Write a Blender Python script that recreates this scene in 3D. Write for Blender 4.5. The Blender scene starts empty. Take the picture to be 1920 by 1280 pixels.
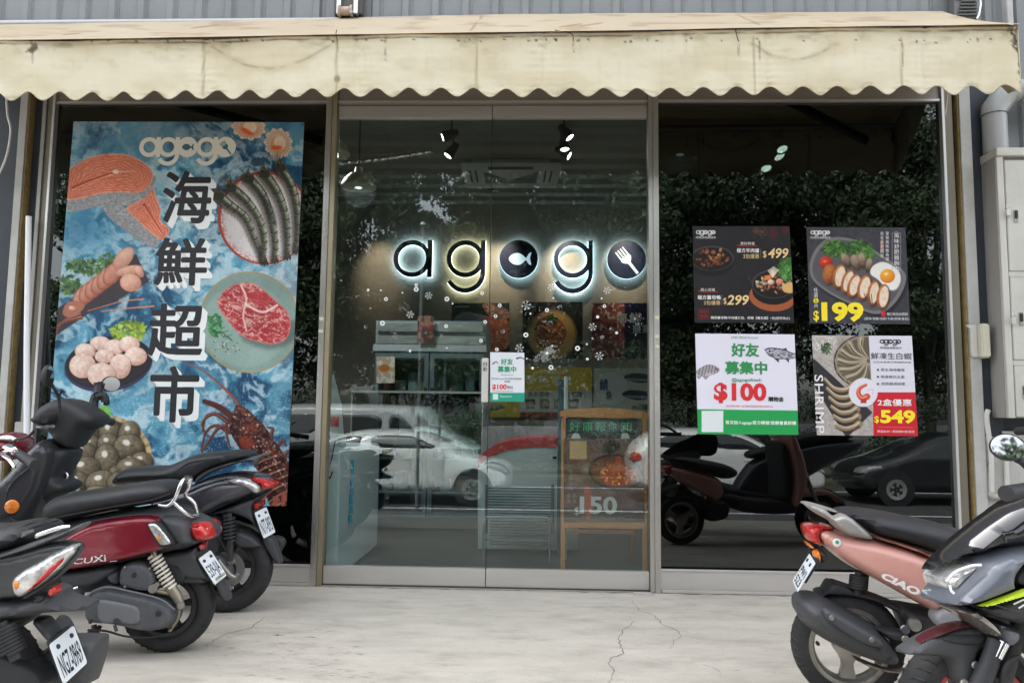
import bpy, bmesh, math, random
import numpy as np
from mathutils import Vector, Matrix
from mathutils.geometry import delaunay_2d_cdt

SC = bpy.context.scene
COL = SC.collection
RAD = math.radians
random.seed(7)

# ------------------------------------------------------------------ camera
FPX = 1442.0                       # focal length in photo pixels (photo 1920 wide)
CAM = np.array([0.0, -4.3, 0.9519])
_yaw, _pit, _rol = -0.0361, 0.0931, 0.0118
_f = np.array([math.sin(_yaw)*math.cos(_pit), math.cos(_yaw)*math.cos(_pit), math.sin(_pit)])
_r = np.array([math.cos(_yaw), -math.sin(_yaw), 0.0])
_u = np.cross(_r, _f)
_r, _u = math.cos(_rol)*_r+math.sin(_rol)*_u, -math.sin(_rol)*_r+math.cos(_rol)*_u
cd = bpy.data.cameras.new('camera'); cam = bpy.data.objects.new('camera', cd); COL.objects.link(cam)
cd.sensor_width = 36.0; cd.lens = 36.0*FPX/1920.0; cd.clip_start = 0.05; cd.clip_end = 400
cam.matrix_world = Matrix(((_r[0], _u[0], -_f[0], CAM[0]), (_r[1], _u[1], -_f[1], CAM[1]), (_r[2], _u[2], -_f[2], CAM[2]), (0, 0, 0, 1)))
SC.camera = cam

# ------------------------------------------------------------------ light
SUN_EL, SUN_AZ = RAD(56), RAD(-28)      # the sun stands behind the shop: forecourt in building shade, street sunlit
w = bpy.data.worlds.new('World'); SC.world = w; w.use_nodes = True
nt = w.node_tree; nt.nodes.clear()
sky = nt.nodes.new('ShaderNodeTexSky'); sky.sky_type = 'NISHITA'; sky.sun_disc = False
sky.sun_elevation = SUN_EL; sky.sun_rotation = SUN_AZ; sky.air_density = 1.0; sky.dust_density = 4.0; sky.ozone_density = 1.0
hs = nt.nodes.new('ShaderNodeHueSaturation'); hs.inputs['Saturation'].default_value = 0.22; hs.inputs['Value'].default_value = 1.0
bg = nt.nodes.new('ShaderNodeBackground'); bg.inputs[1].default_value = 0.15
wo = nt.nodes.new('ShaderNodeOutputWorld')
nt.links.new(sky.outputs[0], hs.inputs['Color']); nt.links.new(hs.outputs[0], bg.inputs[0]); nt.links.new(bg.outputs[0], wo.inputs[0])
sd = bpy.data.lights.new('sun', 'SUN'); sd.energy = 1.05; sd.angle = RAD(3); sd.color = (1.0, 0.97, 0.93)
sun = bpy.data.objects.new('sun', sd); COL.objects.link(sun)
_sd = Vector((math.sin(SUN_AZ)*math.cos(SUN_EL), math.cos(SUN_AZ)*math.cos(SUN_EL), math.sin(SUN_EL)))
sun.rotation_euler = _sd.to_track_quat('Z', 'Y').to_euler(); sun.location = _sd*30
vs = SC.view_settings; vs.view_transform = 'Standard'; vs.look = 'None'; vs.gamma = 1.0; vs.use_curve_mapping = False
vs.exposure = 2.55
cy = SC.cycles
cy.use_denoising = True; cy.max_bounces = 8; cy.diffuse_bounces = 3; cy.glossy_bounces = 4; cy.transparent_max_bounces = 16; cy.transmission_bounces = 6
cy.caustics_reflective = False; cy.caustics_refractive = False; cy.sample_clamp_indirect = 6.0

# ------------------------------------------------------------------ measuring
def ray(px, py):
    return _f+_r*((px-960.0)/FPX)-_u*((py-640.0)/FPX)
def onY(px, py, y=0.0):            # point of the plane y = const behind a photo pixel
    d = ray(px, py); t = (y-CAM[1])/d[1]; P = CAM+d*t
    return float(P[0]), float(P[2])
def onZ(px, py, z=0.0):
    d = ray(px, py); t = (z-CAM[2])/d[2]; P = CAM+d*t
    return float(P[0]), float(P[1])
def to_px(X, Y, Z):
    dx, dy, dz = X-CAM[0], Y-CAM[1], Z-CAM[2]
    q = dx*_f[0]+dy*_f[1]+dz*_f[2]
    return 960+FPX*(dx*_r[0]+dy*_r[1]+dz*_r[2])/q, 640-FPX*(dx*_u[0]+dy*_u[1]+dz*_u[2])/q

# ------------------------------------------------------------------ materials
_M = {}
def lin(c):
    return tuple(((x/12.92) if x <= 0.04045 else ((x+0.055)/1.055)**2.4) for x in c)
def s8(r, g, b):                    # 8-bit sRGB to linear
    return lin((r/255, g/255, b/255))
def mat(name, col=(0.5, 0.5, 0.5), rough=0.5, metal=0.0, var=0.0, vscale=6.0, bump=0.0, bscale=60.0, coat=0.0, emit=None, estr=0.0, spec=0.5, stretch=None, dirt=None, dscale=3.0, damt=0.0, trans=0.0, ior=1.45, rvar=0.0):
    if name in _M: return _M[name]
    m = bpy.data.materials.new(name); m.use_nodes = True; t = m.node_tree; b = t.nodes['Principled BSDF']
    N, L = t.nodes.new, t.links.new
    b.inputs['Base Color'].default_value = (*col, 1); b.inputs['Roughness'].default_value = rough; b.inputs['Metallic'].default_value = metal
    b.inputs['Specular IOR Level'].default_value = spec; b.inputs['Coat Weight'].default_value = coat; b.inputs['Coat Roughness'].default_value = 0.06
    b.inputs['Transmission Weight'].default_value = trans; b.inputs['IOR'].default_value = ior
    tc = N('ShaderNodeTexCoord'); src = tc.outputs['Object']
    if stretch:
        mp = N('ShaderNodeMapping'); mp.inputs['Scale'].default_value = stretch; L(src, mp.inputs[0]); src = mp.outputs[0]
    out = None
    if var > 0:
        n = N('ShaderNodeTexNoise'); n.inputs['Scale'].default_value = vscale; n.inputs['Detail'].default_value = 6; n.inputs['Roughness'].default_value = 0.6; L(src, n.inputs[0])
        r = N('ShaderNodeMapRange'); r.inputs[1].default_value = 0.3; r.inputs[2].default_value = 0.7; r.inputs[3].default_value = 1-var; r.inputs[4].default_value = 1+var; L(n.outputs[0], r.inputs[0])
        mx = N('ShaderNodeVectorMath'); mx.operation = 'SCALE'; mx.inputs[0].default_value = col; L(r.outputs[0], mx.inputs['Scale']); out = mx.outputs[0]
    if dirt is not None:
        n = N('ShaderNodeTexNoise'); n.inputs['Scale'].default_value = dscale; n.inputs['Detail'].default_value = 9; n.inputs['Roughness'].default_value = 0.68; L(src, n.inputs[0])
        r = N('ShaderNodeMapRange'); r.inputs[1].default_value = 0.5; r.inputs[2].default_value = 0.72; r.inputs[3].default_value = 0; r.inputs[4].default_value = damt; L(n.outputs[0], r.inputs[0])
        mx = N('ShaderNodeMix'); mx.data_type = 'RGBA'; L(r.outputs[0], mx.inputs[0])
        if out: L(out, mx.inputs[6])
        else: mx.inputs[6].default_value = (*col, 1)
        mx.inputs[7].default_value = (*dirt, 1); out = mx.outputs[2]
    if out: L(out, b.inputs['Base Color'])
    if rvar > 0:
        n = N('ShaderNodeTexNoise'); n.inputs['Scale'].default_value = vscale*1.7; n.inputs['Detail'].default_value = 5; L(src, n.inputs[0])
        r = N('ShaderNodeMapRange'); r.inputs[1].default_value = 0.3; r.inputs[2].default_value = 0.7; r.inputs[3].default_value = max(0.02, rough-rvar); r.inputs[4].default_value = rough+rvar; L(n.outputs[0], r.inputs[0]); L(r.outputs[0], b.inputs['Roughness'])
    if bump > 0:
        n = N('ShaderNodeTexNoise'); n.inputs['Scale'].default_value = bscale; n.inputs['Detail'].default_value = 4; L(src, n.inputs[0])
        bp = N('ShaderNodeBump'); bp.inputs['Strength'].default_value = bump; bp.inputs['Distance'].default_value = 0.01; L(n.outputs[0], bp.inputs['Height']); L(bp.outputs[0], b.inputs['Normal'])
    if emit:
        b.inputs['Emission Color'].default_value = (*emit, 1); b.inputs['Emission Strength'].default_value = estr
    _M[name] = m
    return m

def glass_mat(name, tint, f0, rough=0.0):
    if name in _M: return _M[name]
    m = bpy.data.materials.new(name); m.use_nodes = True; t = m.node_tree; t.nodes.clear(); N, L = t.nodes.new, t.links.new
    g = N('ShaderNodeNewGeometry'); d = N('ShaderNodeVectorMath'); d.operation = 'DOT_PRODUCT'; L(g.outputs['Incoming'], d.inputs[0]); L(g.outputs['Normal'], d.inputs[1])
    a = N('ShaderNodeMath'); a.operation = 'ABSOLUTE'; L(d.outputs['Value'], a.inputs[0])
    s = N('ShaderNodeMath'); s.operation = 'SUBTRACT'; s.inputs[0].default_value = 1; L(a.outputs[0], s.inputs[1])
    p = N('ShaderNodeMath'); p.operation = 'POWER'; L(s.outputs[0], p.inputs[0]); p.inputs[1].default_value = 5
    q = N('ShaderNodeMath'); q.operation = 'MULTIPLY_ADD'; L(p.outputs[0], q.inputs[0]); q.inputs[1].default_value = 1-f0; q.inputs[2].default_value = f0
    tr = N('ShaderNodeBsdfTransparent'); tr.inputs[0].default_value = (*tint, 1)
    gl = N('ShaderNodeBsdfGlossy'); gl.inputs['Color'].default_value = (0.95, 1.0, 1.0, 1); gl.inputs['Roughness'].default_value = rough
    mx = N('ShaderNodeMixShader'); L(q.outputs[0], mx.inputs[0]); L(tr.outputs[0], mx.inputs[1]); L(gl.outputs[0], mx.inputs[2])
    o = N('ShaderNodeOutputMaterial'); L(mx.outputs[0], o.inputs[0]); _M[name] = m
    return m

# ------------------------------------------------------------------ mesh building
def catmull(pts, n=6, closed=False):
    P = [np.array(p, float) for p in pts]; out = []; k = len(P)
    rng = range(k if closed else k-1)
    for i in rng:
        p0 = P[(i-1) % k] if (closed or i > 0) else 2*P[0]-P[1]
        p1 = P[i]; p2 = P[(i+1) % k]
        p3 = P[(i+2) % k] if (closed or i+2 < k) else 2*P[-1]-P[-2]
        for j in range(n):
            t = j/n
            out.append(0.5*((2*p1)+(-p0+p2)*t+(2*p0-5*p1+4*p2-p3)*t*t+(-p0+3*p1-3*p2+p3)*t**3))
    if not closed: out.append(P[-1])
    return out

def chaikin(pts, it=2):
    P = [np.array(p, float) for p in pts]
    for _ in range(it):
        Q = []
        for i in range(len(P)):
            a, b = P[i], P[(i+1) % len(P)]
            Q += [0.78*a+0.22*b, 0.22*a+0.78*b]
        P = Q
    return P

class MB:
    def __init__(s): s.v = []; s.f = []
    def add(s, v, f):
        o = len(s.v); s.v += [tuple(map(float, p)) for p in v]; s.f += [tuple(i+o for i in q) for q in f]; return s
    def box(s, a, b):
        x0, y0, z0 = a; x1, y1, z1 = b
        if x0 > x1: x0, x1 = x1, x0
        if y0 > y1: y0, y1 = y1, y0
        if z0 > z1: z0, z1 = z1, z0
        return s.add([(x0, y0, z0), (x1, y0, z0), (x1, y1, z0), (x0, y1, z0), (x0, y0, z1), (x1, y0, z1), (x1, y1, z1), (x0, y1, z1)],
                     [(0, 3, 2, 1), (4, 5, 6, 7), (0, 1, 5, 4), (1, 2, 6, 5), (2, 3, 7, 6), (3, 0, 4, 7)])
    def obox(s, c, half, R):        # oriented box, R = 3x3 matrix whose columns are the axes
        c = Vector(c); R = Matrix(R); vs_ = []
        for z in (-1, 1):
            for x, y in ((-1, -1), (1, -1), (1, 1), (-1, 1)):
                vs_.append(c+R@Vector((x*half[0], y*half[1], z*half[2])))
        return s.add(vs_, [(0, 3, 2, 1), (4, 5, 6, 7), (0, 1, 5, 4), (1, 2, 6, 5), (2, 3, 7, 6), (3, 0, 4, 7)])
    def tube(s, pts, r, seg=10, cap=True, sq=1.0, smooth=0):
        if smooth: pts = catmull(pts, smooth)
        P = [Vector(p) for p in pts]; n = len(P)
        rr = r if hasattr(r, '__len__') else None
        if rr is not None and len(rr) != n: rr = np.interp(np.linspace(0, 1, n), np.linspace(0, 1, len(rr)), rr)
        T = []
        for i in range(n):
            d = (P[min(i+1, n-1)]-P[max(i-1, 0)])
            T.append(d.normalized() if d.length > 1e-9 else Vector((0, 0, 1)))
        up = Vector((0, 0, 1)) if abs(T[0].z) < 0.9 else Vector((1, 0, 0))
        A = T[0].cross(up).normalized(); vs_ = []; fs = []
        for i in range(n):
            A = (A-T[i]*A.dot(T[i])).normalized(); B = T[i].cross(A)
            q = rr[i] if rr is not None else r
            for k in range(seg):
                t = 2*math.pi*k/seg
                vs_.append(P[i]+A*math.cos(t)*q+B*math.sin(t)*q*sq)
        for i in range(n-1):
            for k in range(seg):
                a = i*seg+k; b = i*seg+(k+1) % seg
                fs.append((a, b, b+seg, a+seg))
        if cap: fs += [tuple(range(seg-1, -1, -1)), tuple((n-1)*seg+k for k in range(seg))]
        return s.add(vs_, fs)
    def lathe(s, prof, c, axis, seg=24, ref=None, arc=None):    # prof: list of (radius, height) along axis
        ax = Vector(axis).normalized(); ref = Vector(ref) if ref else (Vector((0, 0, 1)) if abs(ax.z) < 0.9 else Vector((1, 0, 0)))
        A = (ref-ax*ref.dot(ax)).normalized(); B = ax.cross(A); c = Vector(c); vs_ = []; fs = []; n = len(prof)
        for r, h in prof:
            for k in range(seg):
                t = 2*math.pi*k/seg; vs_.append(c+ax*h+(A*math.cos(t)+B*math.sin(t))*r)
        for i in range(n-1):
            for k in range(seg):
                a = i*seg+k; b = i*seg+(k+1) % seg
                fs.append((a, b, b+seg, a+seg))
        if prof[0][0] > 1e-6 and prof[0] != prof[-1]: fs.append(tuple(range(seg-1, -1, -1)))
        if prof[-1][0] > 1e-6 and prof[0] != prof[-1]: fs.append(tuple((n-1)*seg+k for k in range(seg)))
        return s.add(vs_, fs)
    def prism(s, pts2, f0, f1):      # extrude a 2-D outline: f0/f1 map (a,b) to 3-D
        n = len(pts2); v = [f0(*p) for p in pts2]+[f1(*p) for p in pts2]
        f = [tuple(range(n-1, -1, -1)), tuple(range(n, 2*n))]
        for i in range(n): f.append((i, (i+1) % n, (i+1) % n+n, i+n))
        return s.add(v, f)
    def xf(s, M, start=0):
        s.v = s.v[:start]+[tuple(M@Vector(p)) for p in s.v[start:]]; return s
    def build(s, name, m, parent=None, smooth=None, bev=0.0, bseg=2, recenter=True, fixn=True):
        me = bpy.data.meshes.new(name); me.from_pydata(s.v, [], s.f)
        if bev > 0 or fixn:
            bm = bmesh.new(); bm.from_mesh(me)
            bmesh.ops.remove_doubles(bm, verts=bm.verts, dist=1e-5)
            bmesh.ops.recalc_face_normals(bm, faces=bm.faces)
            if bev > 0:
                es = [e for e in bm.edges if len(e.link_faces) == 2 and e.calc_face_angle(0) > RAD(35)]
                try: bmesh.ops.bevel(bm, geom=es, offset=bev, segments=bseg, affect='EDGES', clamp_overlap=True)
                except Exception: pass
            bm.to_mesh(me); bm.free()
        if smooth is None: smooth = 35 if bev > 0 else 0
        if smooth:
            me.shade_smooth(); me.set_sharp_from_angle(angle=RAD(smooth))
        me.materials.append(m)
        o = bpy.data.objects.new(name, me); COL.objects.link(o)
        if parent is not None:
            o.parent = parent
        elif recenter and len(me.vertices):
            co = np.empty(len(me.vertices)*3, np.float32); me.vertices.foreach_get('co', co); co = co.reshape(-1, 3)
            lo, hi = co.min(0), co.max(0); c = np.array([(lo[0]+hi[0])/2, (lo[1]+hi[1])/2, lo[2]], np.float32)
            me.vertices.foreach_set('co', (co-c).ravel()); o.location = c.tolist(); me.update()
        return o

def tag(o, label=None, cat=None, group=None, kind=None):
    if label: o['label'] = label
    if cat: o['category'] = cat
    if group: o['group'] = group
    if kind: o['kind'] = kind
    return o
def thing(name, label, cat, loc=(0, 0, 0), rz=0.0, group=None):
    o = bpy.data.objects.new(name, None); COL.objects.link(o); o.location = loc; o.rotation_euler = (0, 0, rz); o.empty_display_size = 0.1
    return tag(o, label, cat, group)
class Part:
    """collects geometry in world space and links it under a thing placed by location and z rotation"""
    pass
def wpart(mb, name, m, root, top=None, **k):    # world-space geometry as a part of root (or of part `top` whose own transform is identity)
    M = (Matrix.Translation(root.location)@Matrix.Rotation(root.rotation_euler.z, 4, 'Z')).inverted()
    mb.xf(M); return mb.build(name, m, parent=(top or root), **k)
def structure(mb, name, m, **k):
    o = mb.build(name, m, **k); o['kind'] = 'structure'; return o

# ------------------------------------------------------------------ lettering
_tc = {}
def text_mesh(txt, bold=0.0, shear=0.0, spacing=1.0):
    key = (txt, bold, shear, spacing)
    if key in _tc: return _tc[key]
    c = bpy.data.curves.new('letters', 'FONT'); c.body = txt; c.size = 1.0; c.offset = bold; c.shear = shear; c.resolution_u = 3; c.space_character = spacing
    o = bpy.data.objects.new('letters', c); COL.objects.link(o)
    dg = bpy.context.evaluated_depsgraph_get(); dg.update(); ev = o.evaluated_get(dg); me = ev.to_mesh()
    v = [tuple(q.co) for q in me.vertices]; f = [tuple(p.vertices) for p in me.polygons]
    ev.to_mesh_clear(); bpy.data.objects.remove(o); bpy.data.curves.remove(c)
    if not v: v = [(0, 0, 0)]
    _tc[key] = (v, f)
    return _tc[key]
def text_on(mb, txt, x0, z0, x1, z1, place, bold=0.0, shear=0.0, spacing=1.0, keep=None):
    """lettering fitted into the box x0..x1, z0..z1 of a 2-D frame, `place` maps frame coordinates to 3-D"""
    cjk = any(ord(c) > 0x2E80 for c in txt); bd = bold if cjk else 0.0
    v, f = text_mesh(txt, 0.0 if cjk else bold, shear, spacing)
    if bd > 0:
        a = np.array(v); lo, hi = a.min(0), a.max(0); sx = (x1-x0)/(hi[0]-lo[0]+2*bd); sz = (z1-z0)/(hi[1]-lo[1]+2*bd); o0 = np.array(place(x0, z0))
        for i in range(9):
            dx, dy = (0, 0) if i == 8 else (bd*math.cos(i*math.pi/4), bd*math.sin(i*math.pi/4))
            mb.add([np.array(place(x0+(p[0]-lo[0]+bd+dx)*sx, z0+(p[1]-lo[1]+bd+dy)*sz))-np.array((0, 0.00002*i, 0)) for p in v], f)
        return mb
    a = np.array(v); lo, hi = a.min(0), a.max(0); sx = (x1-x0)/max(1e-6, hi[0]-lo[0]); sz = (z1-z0)/max(1e-6, hi[1]-lo[1])
    if keep: sx = sz
    mb.add([place(x0+(p[0]-lo[0])*sx, z0+(p[1]-lo[1])*sz) for p in v], f)
    return mb
# ------------------------------------------------------------------ painter: prints flat artwork as colour values on a fine grid
def _hash(ix, iy, seed):
    h = (ix.astype(np.int64)*374761393+iy.astype(np.int64)*668265263+seed*1442695041) & 0xffffffff
    h = ((h ^ (h >> 13))*1274126177) & 0xffffffff
    return ((h ^ (h >> 16)) & 0xffff)/65535.0
def vnoise(x, y, seed=0):
    ix, iy = np.floor(x), np.floor(y); fx, fy = x-ix, y-iy
    fx = fx*fx*(3-2*fx); fy = fy*fy*(3-2*fy)
    a = _hash(ix, iy, seed); b = _hash(ix+1, iy, seed); c = _hash(ix, iy+1, seed); d = _hash(ix+1, iy+1, seed)
    return (a*(1-fx)+b*fx)*(1-fy)+(c*(1-fx)+d*fx)*fy
def fbm(x, y, seed=0, oct=5, gain=0.5):
    s = 0; a = 1.0; t = 0
    for k in range(oct):
        s = s+a*vnoise(x*2**k+17.3*k, y*2**k-9.1*k, seed+k); t += a; a *= gain
    return s/t
def sstep(a, b, x):
    t = np.clip((x-a)/(b-a), 0, 1); return t*t*(3-2*t)

class Paint:
    def __init__(s, U, V, px=1.2):
        s.U, s.V = U, V; s.C = np.zeros(U.shape+(3,)); s.px = px
    def fill(s, col): s.C[:] = np.array(col)/255.0
    def put(s, mask, col, a=1.0):
        col = np.asarray(col, float)/255.0; m = (mask*a)[..., None]
        s.C = s.C*(1-m)+col*m
    def mul(s, mask, k): s.C = s.C*(1-mask[..., None]*(1-np.array(k)))
    def _bb(s, P, pad):
        P = np.array(P); return (s.U > P[:, 0].min()-pad) & (s.U < P[:, 0].max()+pad) & (s.V > P[:, 1].min()-pad) & (s.V < P[:, 1].max()+pad)
    def sdp(s, pts, pad=30):          # signed distance to a polygon, positive inside
        P = np.array(pts, float); b = s._bb(P, pad); u, v = s.U[b], s.V[b]; D = np.full(u.shape, 1e9); ins = np.zeros(u.shape, bool)
        n = len(P)
        for i in range(n):
            a, c = P[i], P[(i+1) % n]; e = c-a; L = e@e+1e-9
            t = np.clip(((u-a[0])*e[0]+(v-a[1])*e[1])/L, 0, 1)
            D = np.minimum(D, np.hypot(u-a[0]-t*e[0], v-a[1]-t*e[1]))
            k = ((a[1] > v) != (c[1] > v)) & (u < (c[0]-a[0])*(v-a[1])/(c[1]-a[1]+1e-12)+a[0]); ins ^= k
        o = np.full(s.U.shape, -1e3); o[b] = np.where(ins, D, -D); return o
    def poly(s, pts, soft=None, sm=0):
        if sm: pts = catmull(pts, sm, closed=True)
        d = s.sdp(pts); w_ = soft or s.px; return sstep(-w_/2, w_/2, d)
    def line(s, pts, w0, w1=None, sm=0, soft=None):
        if sm: pts = catmull(pts, sm)
        P = np.array(pts, float); w1 = w0 if w1 is None else w1; b = s._bb(P, max(w0, w1)+3); u, v = s.U[b], s.V[b]; D = np.full(u.shape, -1e9); n = len(P)-1
        for i in range(n):
            a, c = P[i], P[i+1]; e = c-a; L = e@e+1e-9
            t = np.clip(((u-a[0])*e[0]+(v-a[1])*e[1])/L, 0, 1); wd = w0+(w1-w0)*(i+t)/n
            D = np.maximum(D, wd/2-np.hypot(u-a[0]-t*e[0], v-a[1]-t*e[1]))
        o = np.zeros(s.U.shape); q = soft or s.px; o[b] = sstep(-q/2, q/2, D); return o
    def loc(s, cx, cy, rx, ry, ang=0.0):
        c, n = math.cos(RAD(ang)), math.sin(RAD(ang)); du, dv = s.U-cx, s.V-cy
        return (du*c+dv*n)/rx, (-du*n+dv*c)/ry
    def ell(s, cx, cy, rx, ry, ang=0.0, soft=None):
        a, b = s.loc(cx, cy, rx, ry, ang); d = (1-np.hypot(a, b))*min(rx, ry); q = soft or s.px
        return sstep(-q/2, q/2, d)
    def ball(s, cx, cy, rx, ry, ang, dark, light, edge=None, tex=0.0, seed=1, rim=None):
        a, b = s.loc(cx, cy, rx, ry, ang); r = np.hypot(a, b)
        m = s.ell(cx, cy, rx, ry, ang); sh = np.clip(0.62-0.45*(s.V-cy)/ry*0.8-0.25*(s.U-cx)/rx-0.35*r**3, 0, 1)
        if tex: sh = np.clip(sh+tex*(fbm(s.U/5, s.V/5, seed)-0.5)*2, 0, 1)
        col = np.array(dark)/255*(1-sh[..., None])+np.array(light)/255*sh[..., None]
        mm = m[..., None]; s.C = s.C*(1-mm)+col*mm
        if rim is not None: s.put(m*sstep(0.82, 1.0, r), rim, 0.8)
    def rect(s, x0, y0, x1, y1): return s.poly([(x0, y0), (x1, y0), (x1, y1), (x0, y1)])

def print_mat(name='printed_sheet', rough=0.45):
    if name in _M: return _M[name]
    m = bpy.data.materials.new(name); m.use_nodes = True; t = m.node_tree; b = t.nodes['Principled BSDF']
    a = t.nodes.new('ShaderNodeAttribute'); a.attribute_name = 'print'; t.links.new(a.outputs['Color'], b.inputs['Base Color'])
    b.inputs['Roughness'].default_value = rough; b.inputs['Specular IOR Level'].default_value = 0.35; _M[name] = m
    return m
def printed(name, corners, paint, res=1.25, y=0.0, thick=0.0015, parent=None, m=None, gain=1.0, warp=None):
    """sheet with artwork; corners TL TR BR BL as photo pixels on the plane y = const; paint(Paint) draws it"""
    C = [np.array(c, float) for c in corners]
    W3 = [onY(c[0], c[1], y) for c in C]
    nu = int(max(8, math.dist(C[0], C[1])/res)); nv = int(max(8, math.dist(C[0], C[3])/res))
    a, b = np.meshgrid(np.linspace(0, 1, nu+1), np.linspace(0, 1, nv+1))
    W3 = np.array(W3); XZ = (W3[0]*(1-a[..., None])*(1-b[..., None])+W3[1]*a[..., None]*(1-b[..., None])+W3[2]*a[..., None]*b[..., None]+W3[3]*(1-a[..., None])*b[..., None])
    X, Z = XZ[..., 0], XZ[..., 1]; U, V = to_px(X, y, Z)
    P = Paint(U, V, max(1.0, res)); paint(P)
    col = np.clip(P.C, 0, 1)**2.2*gain*0.92
    Y = np.full(X.shape, y) if warp is None else y+warp(X, Z)
    n = (nu+1)*(nv+1); co = np.stack([X, Y, Z], -1).reshape(-1, 3)
    ii = np.arange(n).reshape(nv+1, nu+1)
    q = np.stack([ii[:-1, :-1], ii[1:, :-1], ii[1:, 1:], ii[:-1, 1:]], -1).reshape(-1, 4)
    # back sheet of one face and four edge strips
    cb = [co[ii[0, 0]], co[ii[0, -1]], co[ii[-1, -1]], co[ii[-1, 0]]]; cb = np.array(cb)+np.array([0, thick, 0])
    bb = [n, n+1, n+2, n+3]
    extra = [[n, n+1, n+2, n+3], [int(ii[0, 0]), int(ii[0, -1]), n+1, n], [int(ii[0, -1]), int(ii[-1, -1]), n+2, n+1], [int(ii[-1, -1]), int(ii[-1, 0]), n+3, n+2], [int(ii[-1, 0]), int(ii[0, 0]), n, n+3]]
    allv = np.vstack([co, cb]); f = q.tolist()+extra
    me = bpy.data.meshes.new(name)
    o0 = np.array([(allv[:, 0].min()+allv[:, 0].max())/2, y, allv[:, 2].min()])
    if parent is not None: o0 = np.array(parent.location)
    me.from_pydata((allv-o0).tolist(), [], f)
    at = me.color_attributes.new('print', 'FLOAT_COLOR', 'POINT')
    ca = np.ones((n+4, 4), np.float32); ca[:n, :3] = col.reshape(-1, 3); ca[n:, :3] = 0.7
    at.data.foreach_set('color', ca.ravel())
    me.materials.append(m or print_mat())
    ob = bpy.data.objects.new(name, me); COL.objects.link(ob)
    if parent is not None: ob.parent = parent
    else: ob.location = o0.tolist()
    return ob
# ------------------------------------------------------------------ materials of the building
CONC = mat('concrete', (0.475, 0.438, 0.378), 0.85, var=0.10, vscale=2.6, bump=0.25, bscale=60, stretch=(0.8, 1.6, 1), dirt=(0.27, 0.245, 0.205), dscale=4.5, damt=0.6)
def _speckle(m_, sc, lo, hi, sc2, lo2, hi2, stretch):
    t = m_.node_tree; b = t.nodes['Principled BSDF']; src = b.inputs['Base Color'].links[0].from_socket; tc = t.nodes.new('ShaderNodeTexCoord'); cur = src
    for s_, a, c, st in ((sc, lo, hi, (1, 1, 1)), (sc2, lo2, hi2, stretch)):
        mp = t.nodes.new('ShaderNodeMapping'); mp.inputs['Scale'].default_value = st; t.links.new(tc.outputs['Object'], mp.inputs[0])
        n = t.nodes.new('ShaderNodeTexNoise'); n.inputs['Scale'].default_value = s_; n.inputs['Detail'].default_value = 8; n.inputs['Roughness'].default_value = 0.7; t.links.new(mp.outputs[0], n.inputs[0])
        r = t.nodes.new('ShaderNodeMapRange'); r.inputs[1].default_value = 0.35; r.inputs[2].default_value = 0.65; r.inputs[3].default_value = a; r.inputs[4].default_value = c; t.links.new(n.outputs[0], r.inputs[0])
        k = t.nodes.new('ShaderNodeVectorMath'); k.operation = 'SCALE'; t.links.new(cur, k.inputs[0]); t.links.new(r.outputs[0], k.inputs['Scale']); cur = k.outputs[0]
    t.links.new(cur, b.inputs['Base Color'])
_speckle(CONC, 140, 0.90, 1.06, 6, 0.92, 1.06, (0.6, 1.8, 1))
ASPH = mat('asphalt', (0.055, 0.055, 0.058), 0.9, var=0.25, vscale=8, bump=0.4, bscale=120)
STEEL = mat('brushed_steel', (0.52, 0.505, 0.48), 0.36, 0.85, var=0.10, vscale=5, stretch=(1, 1, 0.15), rvar=0.1, dirt=(0.30, 0.26, 0.21), dscale=3, damt=0.35)
RAILS = mat('steel_rail', (0.55, 0.53, 0.505), 0.42, 0.7, var=0.07, vscale=3, stretch=(0.3, 1, 3), rvar=0.08)
BRASS = mat('weathered_bronze_anodising', (0.34, 0.29, 0.19), 0.45, 0.7, var=0.18, vscale=4, stretch=(1, 1, 0.3), rvar=0.1)
ALU = mat('aluminium', (0.62, 0.61, 0.59), 0.4, 0.75, var=0.08, vscale=5, stretch=(1, 1, 0.2))
CHAN = mat('painted_channel', (0.43, 0.43, 0.41), 0.55, 0.1, var=0.12, vscale=5, dirt=(0.22, 0.18, 0.10), dscale=4, damt=0.4)
NAVY = mat('dark_blue_column_paint', (0.030, 0.038, 0.048), 0.5, var=0.2, vscale=5, dirt=(0.07, 0.07, 0.07), dscale=6, damt=0.4)
RUST = mat('rusty_sealant', (0.28, 0.20, 0.08), 0.7, var=0.3, vscale=30)
BLACKSEAL = mat('black_rubber', (0.02, 0.02, 0.022), 0.6)
WALLM = mat('blue_grey_coated_sheet', (0.225, 0.238, 0.245), 0.5, 0.15, var=0.05, vscale=2.5, bump=0.05, bscale=25, dirt=(0.14, 0.15, 0.155), dscale=3, damt=0.35)
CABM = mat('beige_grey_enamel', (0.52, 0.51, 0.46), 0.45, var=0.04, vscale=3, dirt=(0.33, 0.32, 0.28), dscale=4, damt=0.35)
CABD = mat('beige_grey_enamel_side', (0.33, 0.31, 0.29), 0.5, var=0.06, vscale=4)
PVC = mat('grey_pvc', (0.34, 0.35, 0.35), 0.33, var=0.05, vscale=5)
CREAM = mat('aged_cream_plastic', (0.55, 0.53, 0.42), 0.45, var=0.05)
WHITEP = mat('white_plastic', (0.78, 0.78, 0.76), 0.4)
SCREWM = mat('zinc_screw', (0.30, 0.30, 0.30), 0.4, 0.8)

ZT = 2.736
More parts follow.
